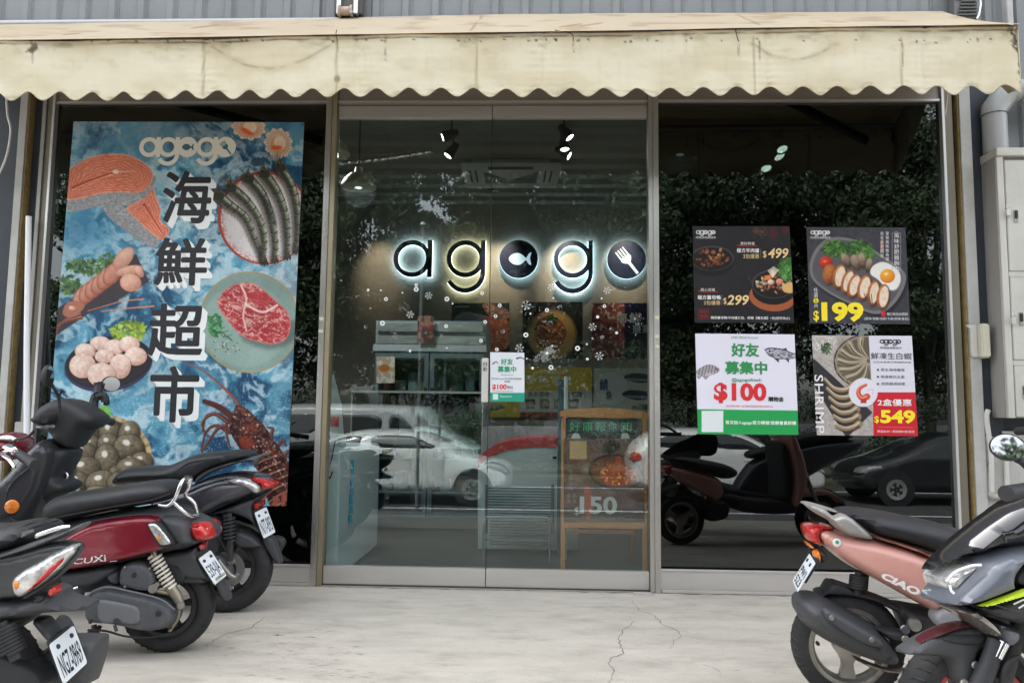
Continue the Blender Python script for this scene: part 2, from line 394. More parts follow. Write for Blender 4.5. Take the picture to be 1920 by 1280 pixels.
# ------------------------------------------------------------------ ground
g = MB(); xs = np.linspace(-9, 9, 37)
def gz(y): return 0.0 if y > -2.95 else (-0.75*(-2.95-y)/3.4 if y > -6.35 else -0.75)
ys = [0.03, -0.35, -0.8, -1.3, -1.8, -2.4, -2.95, -3.4, -4.2, -5.2, -6.35]
v = [(x, y, gz(y)) for y in ys for x in xs]; f = []
for j in range(len(ys)-1):
    for i in range(len(xs)-1):
        a = j*len(xs)+i; f.append((a, a+len(xs), a+len(xs)+1, a+1))
g.add(v, f); forecourt = structure(g, 'forecourt', CONC, recenter=False)
g = MB(); g.add([(-200, -200, -0.80), (200, -200, -0.80), (200, -6.2, -0.80), (-200, -6.2, -0.80)], [(0, 1, 2, 3)]); structure(g, 'road', ASPH, recenter=False)
g = MB().box((-40, -6.5, -0.95), (40, -6.35, -0.749)); structure(g, 'kerb', mat('kerb_stone', (0.38, 0.37, 0.35), 0.85, var=0.15), bev=0.01)
g = MB()
for i in range(-6, 7): g.box((i*4.2-1.0, -8.8, -0.799), (i*4.2+1.4, -8.68, -0.796))
g.box((-30, -14.4, -0.799), (30, -14.28, -0.796)); g.box((-30, -10.0, -0.799), (30, -9.9, -0.796))
structure(g, 'road_marking', mat('road_paint', (0.72, 0.72, 0.70), 0.7, var=0.15, vscale=9))
g = MB().box((-40, -24, -0.95), (40, -15.6, -0.66)); structure(g, 'verge', mat('verge_soil', (0.10, 0.10, 0.06), 0.95, var=0.3))
# cracks: narrow dark grooves filled with dirt, lying on the slab
CRK = mat('crack_dirt', (0.19, 0.175, 0.155), 0.95, var=0.3, vscale=30)
def crack(pts, wd):
    P = [onZ(*p, 0.0) for p in pts]; Q = [np.array(P[0])]
    rng = random.Random(int(pts[0][0]))
    for a, b in zip(P[:-1], P[1:]):
        a, b = np.array(a), np.array(b); L = np.linalg.norm(b-a); k = max(2, int(L/0.025)); nn = np.array([-(b-a)[1], (b-a)[0]])/max(L, 1e-6)
        for i in range(1, k+1): Q.append(a+(b-a)*i/k+nn*rng.uniform(-0.007, 0.007)*(i < k))
    m = MB(); vv = []; n = len(Q)
    for i, q in enumerate(Q):
        d = Q[min(i+1, n-1)]-Q[max(i-1, 0)]; d = d/max(1e-6, np.linalg.norm(d)); nn = np.array([-d[1], d[0]]); ww = wd*(0.35+0.65*math.sin(math.pi*(i+0.6)/(n+0.5)))*rng.uniform(0.5, 1.2)
        vv += [(*(q+nn*ww/2), 0.0012), (*(q-nn*ww/2), 0.0012)]
    m.add(vv, [(2*i, 2*i+1, 2*i+3, 2*i+2) for i in range(n-1)])
    o = m.build('crack', CRK, parent=forecourt); return o
crack([(1185, 1125), (1197, 1143), (1225, 1152), (1245, 1172), (1272, 1183), (1278, 1192), (1262, 1203), (1256, 1216)], 0.0035)
crack([(1190, 1163), (1166, 1182), (1160, 1205), (1170, 1224), (1146, 1232), (1140, 1243), (1152, 1258), (1142, 1282)], 0.0045)
crack([(497, 1155), (480, 1168), (470, 1178), (430, 1186), (400, 1200), (386, 1212)], 0.005)
crack([(1316, 1244), (1335, 1250), (1352, 1262)], 0.003)
# small scabs and stains where the slab skin has flaked
g = MB(); rr = random.Random(5)
for i in range(150):
    if i < 70: px, py = rr.uniform(400, 700), rr.uniform(1150, 1275)
    else: px, py = rr.uniform(620, 1500), rr.uniform(1125, 1280)
    x, y = onZ(px, py); a = rr.uniform(0.006, 0.026)*(0.9 if i < 70 else 0.45); b = a*rr.uniform(0.25, 0.6); k = 9
    g.add([(x+a*math.cos(6.283*j/k)*rr.uniform(0.7, 1.2), y+b*math.sin(6.283*j/k)*rr.uniform(0.6, 1.2), 0.001) for j in range(k)], [tuple(range(k))])
o = g.build('flaked_spots', mat('flaked_concrete', (0.40, 0.37, 0.32), 0.95, var=0.2, vscale=20), parent=forecourt); o['kind'] = 'stuff'

g = MB(); rr = random.Random(9); xx = -2.95; up, dn = [], []
while xx < 2.45: up.append((xx, -0.028, 0.0016)); dn.append((xx, -0.034-rr.uniform(0.002, 0.028)*rr.random(), 0.0016)); xx += 0.03
k = len(up); g.add(up+dn, [(i, k+i, k+i+1, i+1) for i in range(k-1)]); o = g.build('grime_line', mat('grime', (0.20, 0.18, 0.15), 0.95, var=0.3, vscale=25), parent=forecourt)
# ------------------------------------------------------------------ corrugated walls
def corrugated(name, label, x0, x1, z0, z1, yb=0.05, dep=0.018, pitch=0.178, off=0.0):
    t = thing(name, label, 'wall', ((x0+x1)/2, yb, z0)); k0 = int(math.floor((x0-off)/pitch))-1; prof = []
    k = k0
    while True:
        c = off+k*pitch
        if c > x1: break
        for dx, dy in ((0, 0), (0.006, 0.003), (0.012, 0.0), (pitch-0.070, 0), (pitch-0.058, 1), (pitch-0.022, 1), (pitch-0.010, 0)):
            X = c+dx
            if x0 <= X <= x1: prof.append((X, yb-(dep*dy if dy == 1 else dy)))
        k += 1
    prof = [(x0, prof[0][1])]+[p for p in prof if p[0] > x0+1e-4]+([(x1, yb)] if prof[-1][0] < x1-1e-4 else [])
    # sheets of four ribs each
    per = 4*pitch; i0 = 0; shs = []; 
    cur = [prof[0]]
    for p in prof[1:]:
        cur.append(p)
        if int((p[0]-off)/per) != int((cur[0][0]-off)/per) and len(cur) > 3: shs.append(cur); cur = [p]
    if len(cur) > 1: shs.append(cur)
    for s_ in shs:
        m = MB(); n = len(s_)
        vv = [(a, b, z) for z in (z0, z1) for a, b in s_]+[(a, b+0.004, z) for z in (z0, z1) for a, b in s_]
        ff = [(i, i+1, n+i+1, n+i) for i in range(n-1)]+[(2*n+i+1, 2*n+i, 3*n+i, 3*n+i+1) for i in range(n-1)]
        ff += [(0, n, 3*n, 2*n), (n-1, 3*n-1, 4*n-1, 2*n-1)]
        ff += [(i+1, i, 2*n+i, 2*n+i+1) for i in range(n-1)]+[(n+i, n+i+1, 3*n+i+1, 3*n+i) for i in range(n-1)]
        m.add(vv, ff); wpart(m, 'panel', WALLM, t, fixn=False)
    return t
wu = corrugated('corrugated_wall', 'blue grey ribbed metal wall above the awning', -6.0, 6.0, 2.87, 8.2, off=-0.06)  # unseen upper part raised so the building shades the forecourt
wr = corrugated('corrugated_wall', 'blue grey ribbed metal wall behind the grey drain pipe', 2.53, 4.6, 0.93, 2.868, off=-0.06)
wl = corrugated('corrugated_wall', 'blue grey ribbed metal wall left of the shopfront by the dangling white cable', -4.6, -3.25, 0.0, 2.868, off=-0.06)
rv = MB()
for k in range(-26, 26):
    x = -0.06+k*0.178+0.125-0.018
    if k % 2 == 0:
        for z in (3.42, 3.46+0.4): rv.lathe([(0.011, 0), (0.011, 0.004), (0.006, 0.010), (0.0, 0.011)], (x+0.05, 0.05, z-0.02+0.013*(k % 3)), (0, -1, 0), 8)
o = wpart(rv, 'screws', SCREWM, wu); o['kind'] = 'stuff'
# building body behind the fronts
g = MB(); g.box((-9.0, 0.09, 2.87), (9.0, 0.15, 8.2)); g.box((2.42, 0.09, 0.0), (9.0, 0.15, 2.87)); g.box((-9.0, 0.09, 0.0), (-3.07, 0.15, 2.87)); wpart(g, 'wall_backing', mat('backing_board', (0.2, 0.2, 0.2), 0.8), wu)

# ------------------------------------------------------------------ storefront frames
t = thing('door_frame', 'brushed steel and bronze frame around the two sliding glass doors', 'frame', (-0.3, 0.0, 0.0))
m = MB().box((-1.245, -0.035, 0.0), (-1.212, 0.06, 2.86)).box((0.633, -0.035, 0), (0.664, 0.06, 2.86)); wpart(m, 'post', STEEL, t, bev=0.002)
m = MB().box((-1.211, -0.028, 0.0), (-1.183, 0.055, 2.86)); wpart(m, 'post', BRASS, t, bev=0.002)
m = MB().box((0.608, -0.028, 0.0), (0.632, 0.055, 2.86)); wpart(m, 'post', STEEL, t, bev=0.002)
m = MB().box((-1.181, -0.012, 2.722), (0.606, 0.055, 2.86)); wpart(m, 'header', mat('header_bronze', (0.32, 0.29, 0.26), 0.45, 0.6, var=0.08, vscale=3, stretch=(0.3, 1, 1)), t, bev=0.003)
m = MB().box((-1.182, -0.02, 2.735), (0.607, -0.0125, 2.747)); wpart(m, 'header_trim', ALU, t)
def tape(x, z, h_=0.018): wpart(MB().box((x-0.012, -0.0375, z-h_/2), (x+0.012, -0.0352, z+h_/2)), 'tape_scrap', mat('yellowed_tape', (0.62, 0.58, 0.42), 0.5), t)
for x, z in ((0.65, 1.49), (0.65, 1.385), (0.65, 1.33), (-1.23, 1.47), (-1.232, 1.40)): tape(x, z)

SGL = glass_mat('dark_tinted_glass', (0.16, 0.18, 0.17), 0.072)
DGL = glass_mat('clear_glass', (0.86, 0.91, 0.90), 0.05)
def window(label, x0, x1, zb, lbl_left):
    t = thing('storefront_window', label, 'window', ((x0+x1)/2, 0.0, 0.0))
    wpart(MB().box((x0-0.001, 0.006, zb-0.002), (x1+0.001, 0.014, ZT+0.002)), 'pane', SGL, t)
    wpart(MB().box((x0-0.028 if lbl_left else x0-0.004, -0.024, 0.018), (x1+0.004, 0.05, zb)), 'bottom_rail', RAILS, t, bev=0.003)
    wpart(MB().box((x0-0.004, -0.012, ZT), (x1+0.004, 0.05, 2.86)), 'header', mat('header_bronze'), t, bev=0.003)
    wpart(MB().box((x0, -0.02, ZT-0.001), (x1, -0.0125, ZT+0.012)), 'header_trim', ALU, t)
    wpart(MB().box((x0-0.004, -0.03, zb-0.001), (x1+0.004, -0.0245, zb+0.010)), 'rail_trim', ALU, t)
    return t
wl_ = window('tall dark fixed shop window behind the large blue seafood banner', -2.854, -1.247, 0.106, True)
wr_ = window('tall dark fixed shop window holding four square food posters', 0.666, 2.25, 0.118, False)
wpart(MB().box((0.668, -0.028, 0.0), (2.43, 0.05, 0.0185)), 'bottom_flashing', ALU, wr_, bev=0.002)
wpart(MB().box((-2.9, -0.03, 0.0), (-1.246, 0.05, 0.0175)), 'bottom_flashing', RAILS, wl_)

# layered side columns
def column(label, items):
    xs_ = [i[0] for i in items]; t = thing('side_column', label, 'column', (sum(xs_)/len(xs_), 0.0, 0.0))
    for x0, x1, y0, nm, mm in items: wpart(MB().box((x0+0.0008, y0, 0.0), (x1-0.0008, 0.09, 2.869)), nm, mm, t, bev=0.0015)
    return t
OLIVE = mat('olive_weathered_frame', (0.20, 0.18, 0.14), 0.5, 0.4, var=0.2, vscale=3, stretch=(1, 1, 0.4))
column('layered grey and bronze side column left of the seafood banner, beside the white tube', [
    (-2.872, -2.855, -0.028, 'bright_strip', ALU), (-2.91, -2.872, -0.012, 'frame_strip', OLIVE), (-2.935, -2.91, -0.022, 'frame_strip', mat('grey_strip', (0.30, 0.29, 0.27), 0.45, 0.5, var=0.1)),
    (-3.005, -2.935, 0.02, 'recess', NAVY), (-3.014, -3.005, -0.03, 'sealant_strip', RUST), (-3.06, -3.014, -0.038, 'channel', CHAN), (-3.25, -3.06, 0.0, 'dark_board', NAVY)])
column('layered grey and bronze side column between the poster window and the meter cabinet', [
    (2.251, 2.268, -0.028, 'bright_strip', ALU), (2.268, 2.318, -0.012, 'frame_strip', OLIVE), (2.318, 2.335, 0.02, 'recess', NAVY), (2.335, 2.343, -0.03, 'sealant_strip', RUST),
    (2.343, 2.405, -0.038, 'channel', CHAN), (2.405, 2.53, 0.0, 'dark_board', NAVY)])

# ------------------------------------------------------------------ sliding doors
def door(label, x0, x1, seed, handle):
    t = thing('sliding_door', label, 'door', ((x0+x1)/2, 0.01, 0.0))
    wpart(MB().box((x0, 0.006, 0.1), (x1, 0.014, 2.655)), 'pane', DGL, t)
    wpart(MB().box((x0, -0.010, 2.647), (x1, 0.032, 2.719)), 'top_rail', RAILS, t, bev=0.003)
    wpart(MB().box((x0, -0.010, 0.010), (x1, 0.032, 0.106)), 'bottom_rail', RAILS, t, bev=0.003)
    return t
dl = door('left sliding glass door with the dark centre seam on its right', -1.180, -0.2865, 1, True)
dr = door('right sliding glass door with steel rails and snowflake stickers', -0.2825, 0.605, 2, False)
wpart(MB().box((-0.2865, 0.002, 0.011), (-0.2829, 0.018, 2.718)), 'rubber_seal', BLACKSEAL, dl)
x0, z1 = onY(903.5, 671); x1, z0 = onY(915, 754)
wpart(MB().box((x0, -0.008, z0), (x1, 0.0058, z1)), 'door_handle', mat('handle_satin', (0.62, 0.60, 0.55), 0.4, 0.3), dl, bev=0.003)
hd = MB(); text_on(hd, '自', x0+0.008, z1-0.045, x1-0.008, z1-0.022, lambda a, b: (a, -0.0088, b)); text_on(hd, '動', x0+0.008, z1-0.075, x1-0.008, z1-0.05, lambda a, b: (a, -0.0088, b))
wpart(hd, 'lettering', mat('ink_black', (0.02, 0.02, 0.022), 0.5), dl, fixn=False)
# threshold track and a doorstop
structure(MB().box((-1.18, -0.004, -0.01), (0.605, 0.05, 0.008)), 'threshold', mat('threshold_metal', (0.12, 0.11, 0.10), 0.5, 0.6))
x, y = onZ(1203, 1114); tag(MB().box((x-0.045, y-0.012, 0.0), (x+0.055, y+0.006, 0.012)).build('floor_bolt', ALU, bev=0.002), 'small flat silver floor bolt at the foot of the right door post', 'bolt')
# snowflake stickers
STK = mat('sticker_white', (0.80, 0.82, 0.80), 0.5)
def q4(x, y): return x/2.783+600, y/2.783+180
def q5(x, y): return x/2.286+600, y/2.286+560
rings = [q4(*p)+(s_,) for p, s_ in (((502, 985), 3.2), ((502, 1008), 4.6), ((344, 1059), 3.8), ((662, 1059), 4.6), ((846, 1028), 3.6), ((938, 1092), 3.6), ((1184, 1117), 3.8), ((916, 1148), 3.4), ((326, 1185), 4.8), ((658, 1200), 3.6), ((862, 1178), 3.4), ((952, 1228), 3.6), ((1074, 1246), 4.8), ((1484, 1096), 3.4), ((1472, 1258), 3.2))]
rings += [q5(*p)+(s_,) for p, s_ in (((783, 140), 3.8), ((690, 180), 3.4), ((758, 217), 3.4), ((1104, 212), 4.8), ((990, 294), 4.6), ((1210, 164), 3.2))]
dots = [q4(*p)+(s_,) for p, s_ in (((251, 1012), 2.6), ((317, 1014), 1.6), ((430, 1026), 1.6), ((262, 1107), 1.8), ((692, 1083), 1.8), ((239, 1204), 3.0), ((549, 1235), 2.6), ((634, 1247), 2.6), ((1098, 1135), 2.0), ((1218, 1054), 1.8), ((1470, 1056), 1.8), ((1449, 1152), 3.0), ((1516, 1213), 1.8), ((1548, 1235), 2.8), ((1424, 1266), 1.6))]
dots += [q5(*p)+(s_,) for p, s_ in (((214, 41), 1.6), ((197, 120), 2.6), ((386, 223), 2.6), ((544, 211), 1.6), ((521, 155), 2.2), ((973, 233), 2.6), ((996, 202), 1.8), ((911, 297), 2.6), ((1146, 258), 2.6), ((1144, 194), 1.8), ((886, 256), 1.6), ((1244, 129), 1.8), ((450, 146), 2.4), ((1168, 170), 1.8))]
flakes = [q4(*p)+(s_,) for p, s_ in (((567, 1041), 6.5), ((470, 1140), 6.5), ((1076, 1092), 8.5), ((1208, 998), 6.5), ((1499, 1014), 6.5), ((1422, 1204), 7.0))]+[q5(*p)+(s_,) for p, s_ in (((855, 211), 7.5), ((1197, 245), 7.5))]
def sticker(px, py, r_px, kind):
    x, z = onY(px, py, 0.005); R_ = r_px/335.0; root = dl if x < -0.284 else dr; m = MB(); k = 14
    if not (-1.17 < x < 0.6) or abs(x+0.284) < R_: return
    P = lambda a, b: (x+a, 0.0052, z+b)
    if kind == 'dot': m.add([P(R_*math.cos(6.283*i/k), R_*math.sin(6.283*i/k)) for i in range(k)], [tuple(range(k))])
    elif kind == 'ring':
        m.add([P(q*R_*math.cos(6.283*i/k), q*R_*math.sin(6.283*i/k)) for q in (0.42, 1.0) for i in range(k)], [(i, (i+1) % k, k+(i+1) % k, k+i) for i in range(k)])
    else:
        for j in range(6):
            a = j*math.pi/3+0.2; c, s_ = math.cos(a), math.sin(a); L = R_*1.15; w_ = 0.0010
            def B(u0, v0, u1, v1):
                d = np.array((u1-u0, v1-v0)); d = d/np.linalg.norm(d); n_ = np.array((-d[1], d[0]))*w_
                pp = [(u0+n_[0], v0+n_[1]), (u0-n_[0], v0-n_[1]), (u1-n_[0], v1-n_[1]), (u1+n_[0], v1+n_[1])]
                m.add([P(p_*c-q_*s_, p_*s_+q_*c) for p_, q_ in pp], [(0, 1, 2, 3)])
            B(R_*0.18, 0, L, 0); B(L*0.6, 0, L*0.85, L*0.22); B(L*0.6, 0, L*0.85, -L*0.22)
    wpart(m, 'sticker', STK, root, fixn=False)
for a in rings: sticker(*a, 'ring')
for a in dots: sticker(*a, 'dot')
for a in flakes: sticker(*a, 'flake')

# ------------------------------------------------------------------ awning
def awn_warp(X, Z):
    seams = [-1.69, -0.93, 0.01, 1.10, 1.86]
    y = 0.006*np.sin(X*3.1+1)+0.004*np.sin(X*9.0+Z*6)
    zz = np.clip((2.76-Z)/0.27, 0, 1)
    for s_ in seams: y = y+0.006*np.exp(-((X-s_)/0.012)**2)-0.005*np.exp(-((X-s_)/0.09)**2)*zz+0.0009*np.sin(Z*190+s_*40)*np.exp(-((X-s_)/0.10)**2)
    y = y+0.007*(fbm(X*5, Z*7, 3)-0.5)*2*zz+0.0012*(fbm(X*2.0, Z*40, 9)-0.5)*2+0.006*(fbm(X*3.2, Z*5, 19)-0.5)*2
    y = y-0.010*zz*np.sin(X*2*math.pi/0.161)*0.5
    return y
AY = -0.65
def awning():
    t = thing('awning', 'faded cream fabric awning with a stained scalloped valance over the shopfront', 'awning', (0, -0.2, 2.6))
    x0, x1 = -3.6, onY(1911, 100, AY)[0]; nx, nz = 900, 44; tl, tr_ = onY(0, 79, AY), onY(1912, 49, AY); bl, br_ = onY(0, 181, AY), onY(1905, 166, AY)
    zt_f = lambda X: tl[1]+(X-tl[0])*(tr_[1]-tl[1])/(tr_[0]-tl[0]); zb_f = lambda X: bl[1]+(X-bl[0])*(br_[1]-bl[1])/(br_[0]-bl[0])
    X, T_ = np.meshgrid(np.linspace(x0, x1, nx+1), np.linspace(0, 1, nz+1))
    ztop = zt_f(X); xs0, xs1 = onY(22, 185, AY)[0], onY(1855, 175, AY)[0]; ph = (X-xs0)/((xs1-xs0)/30)
    zbot = zb_f(X)-0.0235*np.cos(2*math.pi*ph)-0.004*np.sin(X*1.3)
    Z = ztop+(zbot-ztop)*T_
    U, V = to_px(X, AY, Z); P = Paint(U, V, 1.5)
    n1 = fbm(U/90, V/40, 4, 5); base = np.array([240, 232, 206]); base2 = np.array([230, 219, 188])
    P.C = (base*(1-sstep(0.35, 0.7, n1)[..., None])+base2*sstep(0.35, 0.7, n1)[..., None])/255
    top = np.exp(-(T_/0.06)**2)
    drt = sstep(0.55, 0.8, fbm(U/30, V/14, 8, 5))*np.exp(-T_/0.25); P.put(drt, (134, 118, 94), 0.40)
    drt = sstep(0.60, 0.85, fbm(U/9, V/60, 12, 4))*np.exp(-T_/0.7); P.put(drt, (190, 174, 138), 0.22)
    for c, k in (((395, 620, 85, 128), 0.38), ((1410, 1570, 82, 112), 0.42)):
        a, b, ya, yb = c; L = [(a, ya), (a+(b-a)*0.25, ya+(yb-ya)*0.75), ((a+b)/2, yb), (b-(b-a)*0.25, ya+(yb-ya)*0.7), (b, ya)]
        P.put(P.line(L, 4, 3, sm=6, soft=5)*sstep(0.2, 0.6, fbm(U/12, V/12, 5)), (120, 105, 80), k)
        P.put(P.line([(q[0], q[1]+2) for q in L], 12, 10, sm=6, soft=14), (190, 172, 132), k*0.6)
    for x_ in (632, 1424, 60, 722, 1693, 1384, 1075): P.put(P.line([(x_, 78), (x_+1, 95+(x_ % 37))], 3, 0.5, soft=5)*sstep(0.25, 0.6, fbm(U/4, V/6, 7)), (70, 58, 48), 0.7)
    P.put(P.ell(632, 148, 5, 7, soft=6), (90, 78, 62), 0.6); P.put(P.poly([(50, 95), (68, 78), (70, 92), (60, 101)], soft=4), (95, 80, 62), 0.7)
    P.put(P.line([(49, 98), (70, 88)], 1.5), (60, 50, 40), 0.7)
    for x_ in (380, 631, 894, 1414, 1692): P.put(P.line([(x_, 70), (x_+1, 190)], 2.2, soft=3), (188, 170, 132), 0.8); P.put(P.line([(x_-3, 70), (x_-2, 190)], 1.2, soft=2), (150, 132, 100), 0.35)
    # frayed right-hand corner
    P.put(P.poly([(1890, 50), (1920, 50), (1920, 170), (1908, 150), (1912, 100), (1896, 80)], soft=6)*sstep(0.4, 0.6, fbm(U/5, V/5, 3)), (70, 62, 54), 0.8)
    P.put(sstep(0.85, 1.0, T_)*sstep(0.5, 0.7, fbm(U/30, V/5, 31)), (170, 158, 120), 0.5)
    P.put(np.clip(1-np.abs(T_-0.012)/0.02, 0, 1), (244, 222, 186), 0.8); P.put(np.clip(1-np.abs(T_-0.045)/0.012, 0, 1)*sstep(0.3, 0.6, fbm(U/40, V/10, 77)), (96, 80, 66), 0.6)
    for i in range(60):
        rr_ = random.Random(i); x_ = rr_.uniform(0, 1900); P.put(P.ell(x_, 74+rr_.uniform(-2, 4), rr_.uniform(1, 3), rr_.uniform(1, 2)), (50, 40, 34), 0.7)
    Y = AY+awn_warp(X, Z)+0.004
    # hem roll at the top
    Y = Y-0.010*np.exp(-((T_-0.012)/0.02)**2)
    def cloth(nm, X, Y, Z, C, parent):
        n_, k_ = X.shape; co = np.stack([X, Y, Z], -1).reshape(-1, 3)-np.array(t.location); ii = np.arange(n_*k_).reshape(n_, k_)
        q = np.stack([ii[:-1, :-1], ii[1:, :-1], ii[1:, 1:], ii[:-1, 1:]], -1).reshape(-1, 4)
        me = bpy.data.meshes.new(nm); me.from_pydata(co.tolist(), [], q.tolist()); at = me.color_attributes.new('print', 'FLOAT_COLOR', 'POINT')
        ca = np.ones((n_*k_, 4), np.float32); ca[:, :3] = (np.clip(C, 0, 1)**2.2*0.90).reshape(-1, 3); at.data.foreach_set('color', ca.ravel()); me.shade_smooth(); me.materials.append(print_mat('awning_cloth', 0.75))
        o = bpy.data.objects.new(nm, me); COL.objects.link(o); o.parent = parent; sm_ = o.modifiers.new('thickness', 'SOLIDIFY'); sm_.thickness = 0.0025; return o
    CL = print_mat('awning_cloth', 0.75); nt_ = CL.node_tree; bs = nt_.nodes['Principled BSDF']; tl_ = nt_.nodes.new('ShaderNodeBsdfTranslucent'); mx_ = nt_.nodes.new('ShaderNodeMixShader'); mx_.inputs[0].default_value = 0.22; nt_.links.new(nt_.nodes['Attribute'].outputs['Color'], tl_.inputs[0]); nt_.links.new(bs.outputs[0], mx_.inputs[1]); nt_.links.new(tl_.outputs[0], mx_.inputs[2]); nt_.links.new(mx_.outputs[0], nt_.nodes['Material Output'].inputs[0])
    cloth('valance', X, Y, Z, P.C, t)
    nx, nz = 420, 40
    X, T_ = np.meshgrid(np.linspace(x0, x1, nx+1), np.linspace(0, 1, nz+1)); zt = zt_f(X)
    Yc = AY-0.022+(0.04-AY)*T_; Z = zt-0.002+(3.285+np.minimum(0, (X+0.2)*0.012)-zt)*T_-0.02*np.sin(math.pi*T_)+0.006*(fbm(X*2, T_*3, 5)-0.5)+0.004*np.sin((X*2+T_*1.5)*8)*T_*(1-T_)*np.exp(-((X-1.6)/0.7)**2)*3
    U, V = to_px(X, Yc, Z); P = Paint(U, V, 2); n1 = fbm(U/120, V/14, 3, 5)[..., None]; P.C = (np.array([222, 207, 180])*(1-n1)+np.array([206, 188, 160])*n1)/255
    for a, b in (((360, 54), (410, 48)), ((880, 62), (905, 30)), ((1090, 50), (1130, 44)), ((1380, 28), (1424, 48)), ((120, 66), (150, 64)), ((1050, 52), (1090, 46))): P.put(P.line([a, b], 1.6, soft=3), (120, 88, 66), 0.55)
    P.put(sstep(0.55, 0.75, fbm(U/60, V/5, 41)), (160, 134, 108), 0.4)
    P.put(sstep(0.93, 1.0, 1-T_), (236, 214, 180), 0.7)
    cloth('canopy', X, Yc, Z, P.C, t)
    m = MB(); xe = x1   # end cheek
    m.add([(xe, AY, zt_f(xe)), (xe, 0.02, 3.265), (xe, 0.02, 3.0), (xe, -0.15, 2.86), (xe, -0.25, 2.80), (xe, -0.35, 2.70), (xe, -0.45, 2.66), (xe, -0.55, 2.55), (xe, AY, zb_f(xe))], [tuple(range(9))])
    o = wpart(m, 'cheek', mat('cheek_cloth', (0.62, 0.56, 0.42), 0.8, var=0.1, dirt=(0.15, 0.13, 0.1), dscale=9, damt=0.6), t); o.modifiers.new('thickness', 'SOLIDIFY').thickness = 0.002
    DK = mat('awning_arm_paint', (0.05, 0.06, 0.075), 0.5, 0.3)
    m = MB().tube([(x0, AY+0.05, zt_f(x0)-0.012), (x1-0.01, AY+0.05, zt_f(x1)-0.012)], 0.018, 10); wpart(m, 'front_bar', mat('galvanised_bar', (0.4, 0.4, 0.4), 0.45, 0.7), t, smooth=40)
    m = MB().tube([(x0, 0.0, 3.235), (x1, 0.0, 3.245)], 0.022, 10); wpart(m, 'wall_bar', mat('galvanised_bar'), t, smooth=40)
    for xa, xb in ((-3.1, -1.45), (0.75, 2.1)):
        m = MB().tube([(xa, -0.02, 3.18), (xa+0.72, -0.30, 2.90), (xb, AY+0.05, 2.735)], 0.024, 8, sq=1.3); wpart(m, 'folding_arm', DK, t, smooth=40)
        wpart(MB().box((xa-0.05, -0.03, 3.05), (xa+0.05, 0.02, 3.18)), 'bracket', DK, t, bev=0.004)
    # ties that lace the cloth to the bar
    for px in (1075, 1384, 634):
        x, z = onY(px, 68, AY-0.012); m = MB().tube([(x-0.09 if px == 1075 else x-0.01, AY-0.005, z+0.035), (x-0.01, AY-0.016, z+0.01), (x, AY-0.018, z-0.03)], 0.0022, 5, smooth=4); wpart(m, 'lacing', BLACKSEAL, t)
    return t
awning()

# brackets on the wall above the awning
t = thing('awning_winch', 'small rusty winch roller clamped to the ribbed wall above the awning', 'winch', (*[onY(652, 12)[0]], 0.0, 3.28))
x, z = onY(652, 22, -0.03)
wpart(MB().lathe([(0.0, -0.042), (0.034, -0.042), (0.034, -0.03), (0.026, -0.028), (0.026, 0.028), (0.034, 0.03), (0.034, 0.042), (0, 0.042)], (x-0.01, -0.035, z), (1, 0, 0), 18), 'roller', mat('rusted_roller', (0.45, 0.36, 0.28), 0.6, 0.2, var=0.2, vscale=30), t, smooth=40)
for dx in (-0.05, 0.05): wpart(MB().box((x+dx-0.012, -0.05, z-0.02), (x+dx+0.012, 0.02, z+0.12)), 'clamp', mat('chrome_worn', (0.65, 0.65, 0.62), 0.25, 0.9), t, bev=0.003); 
wpart(MB().lathe([(0, 0), (0.011, 0), (0.011, 0.008), (0, 0.009)], (x+0.03, -0.062, z-0.022), (0, -1, 0), 8), 'bolt', SCREWM, t)
wpart(MB().box((x-0.085, -0.02, z-0.01), (x+0.085, 0.025, z+0.25)), 'mounting_plate', mat('plate_dark', (0.10, 0.10, 0.10), 0.5), t, bev=0.003)
x, z = onY(1815, 14, -0.05)
t = thing('wall_bracket', 'black and silver slotted bracket above the right end of the awning', 'bracket', (x, 0, z-0.06))
for k in range(5): wpart(MB().box((x-0.055+0.006*k, -0.05, z-0.045+k*0.02), (x+0.05, -0.04, z-0.037+k*0.02)), 'slat', mat('plate_dark'), t)
wpart(MB().tube([(x+0.045, -0.05, z-0.07), (x+0.062, -0.05, z-0.03), (x+0.062, -0.05, z+0.05), (x-0.06, -0.045, z+0.06)], 0.006, 8, smooth=4), 'silver_hoop', mat('chrome_worn'), t, smooth=60)
wpart(MB().box((x-0.07, -0.035, z-0.06), (x+0.06, 0.02, z+0.2)), 'mounting_plate', mat('dark_zinc', (0.16, 0.16, 0.16), 0.5, 0.4), t, bev=0.002)
x, _ = onY(1898, 20, -0.02)
t = MB().box((x-0.035, -0.03, 2.95), (x+0.0, 0.02, 4.5)).build('wall_trim', CHAN, bev=0.003); tag(t, 'peeling vertical trim strip on the ribbed wall above the right awning corner', 'trim')

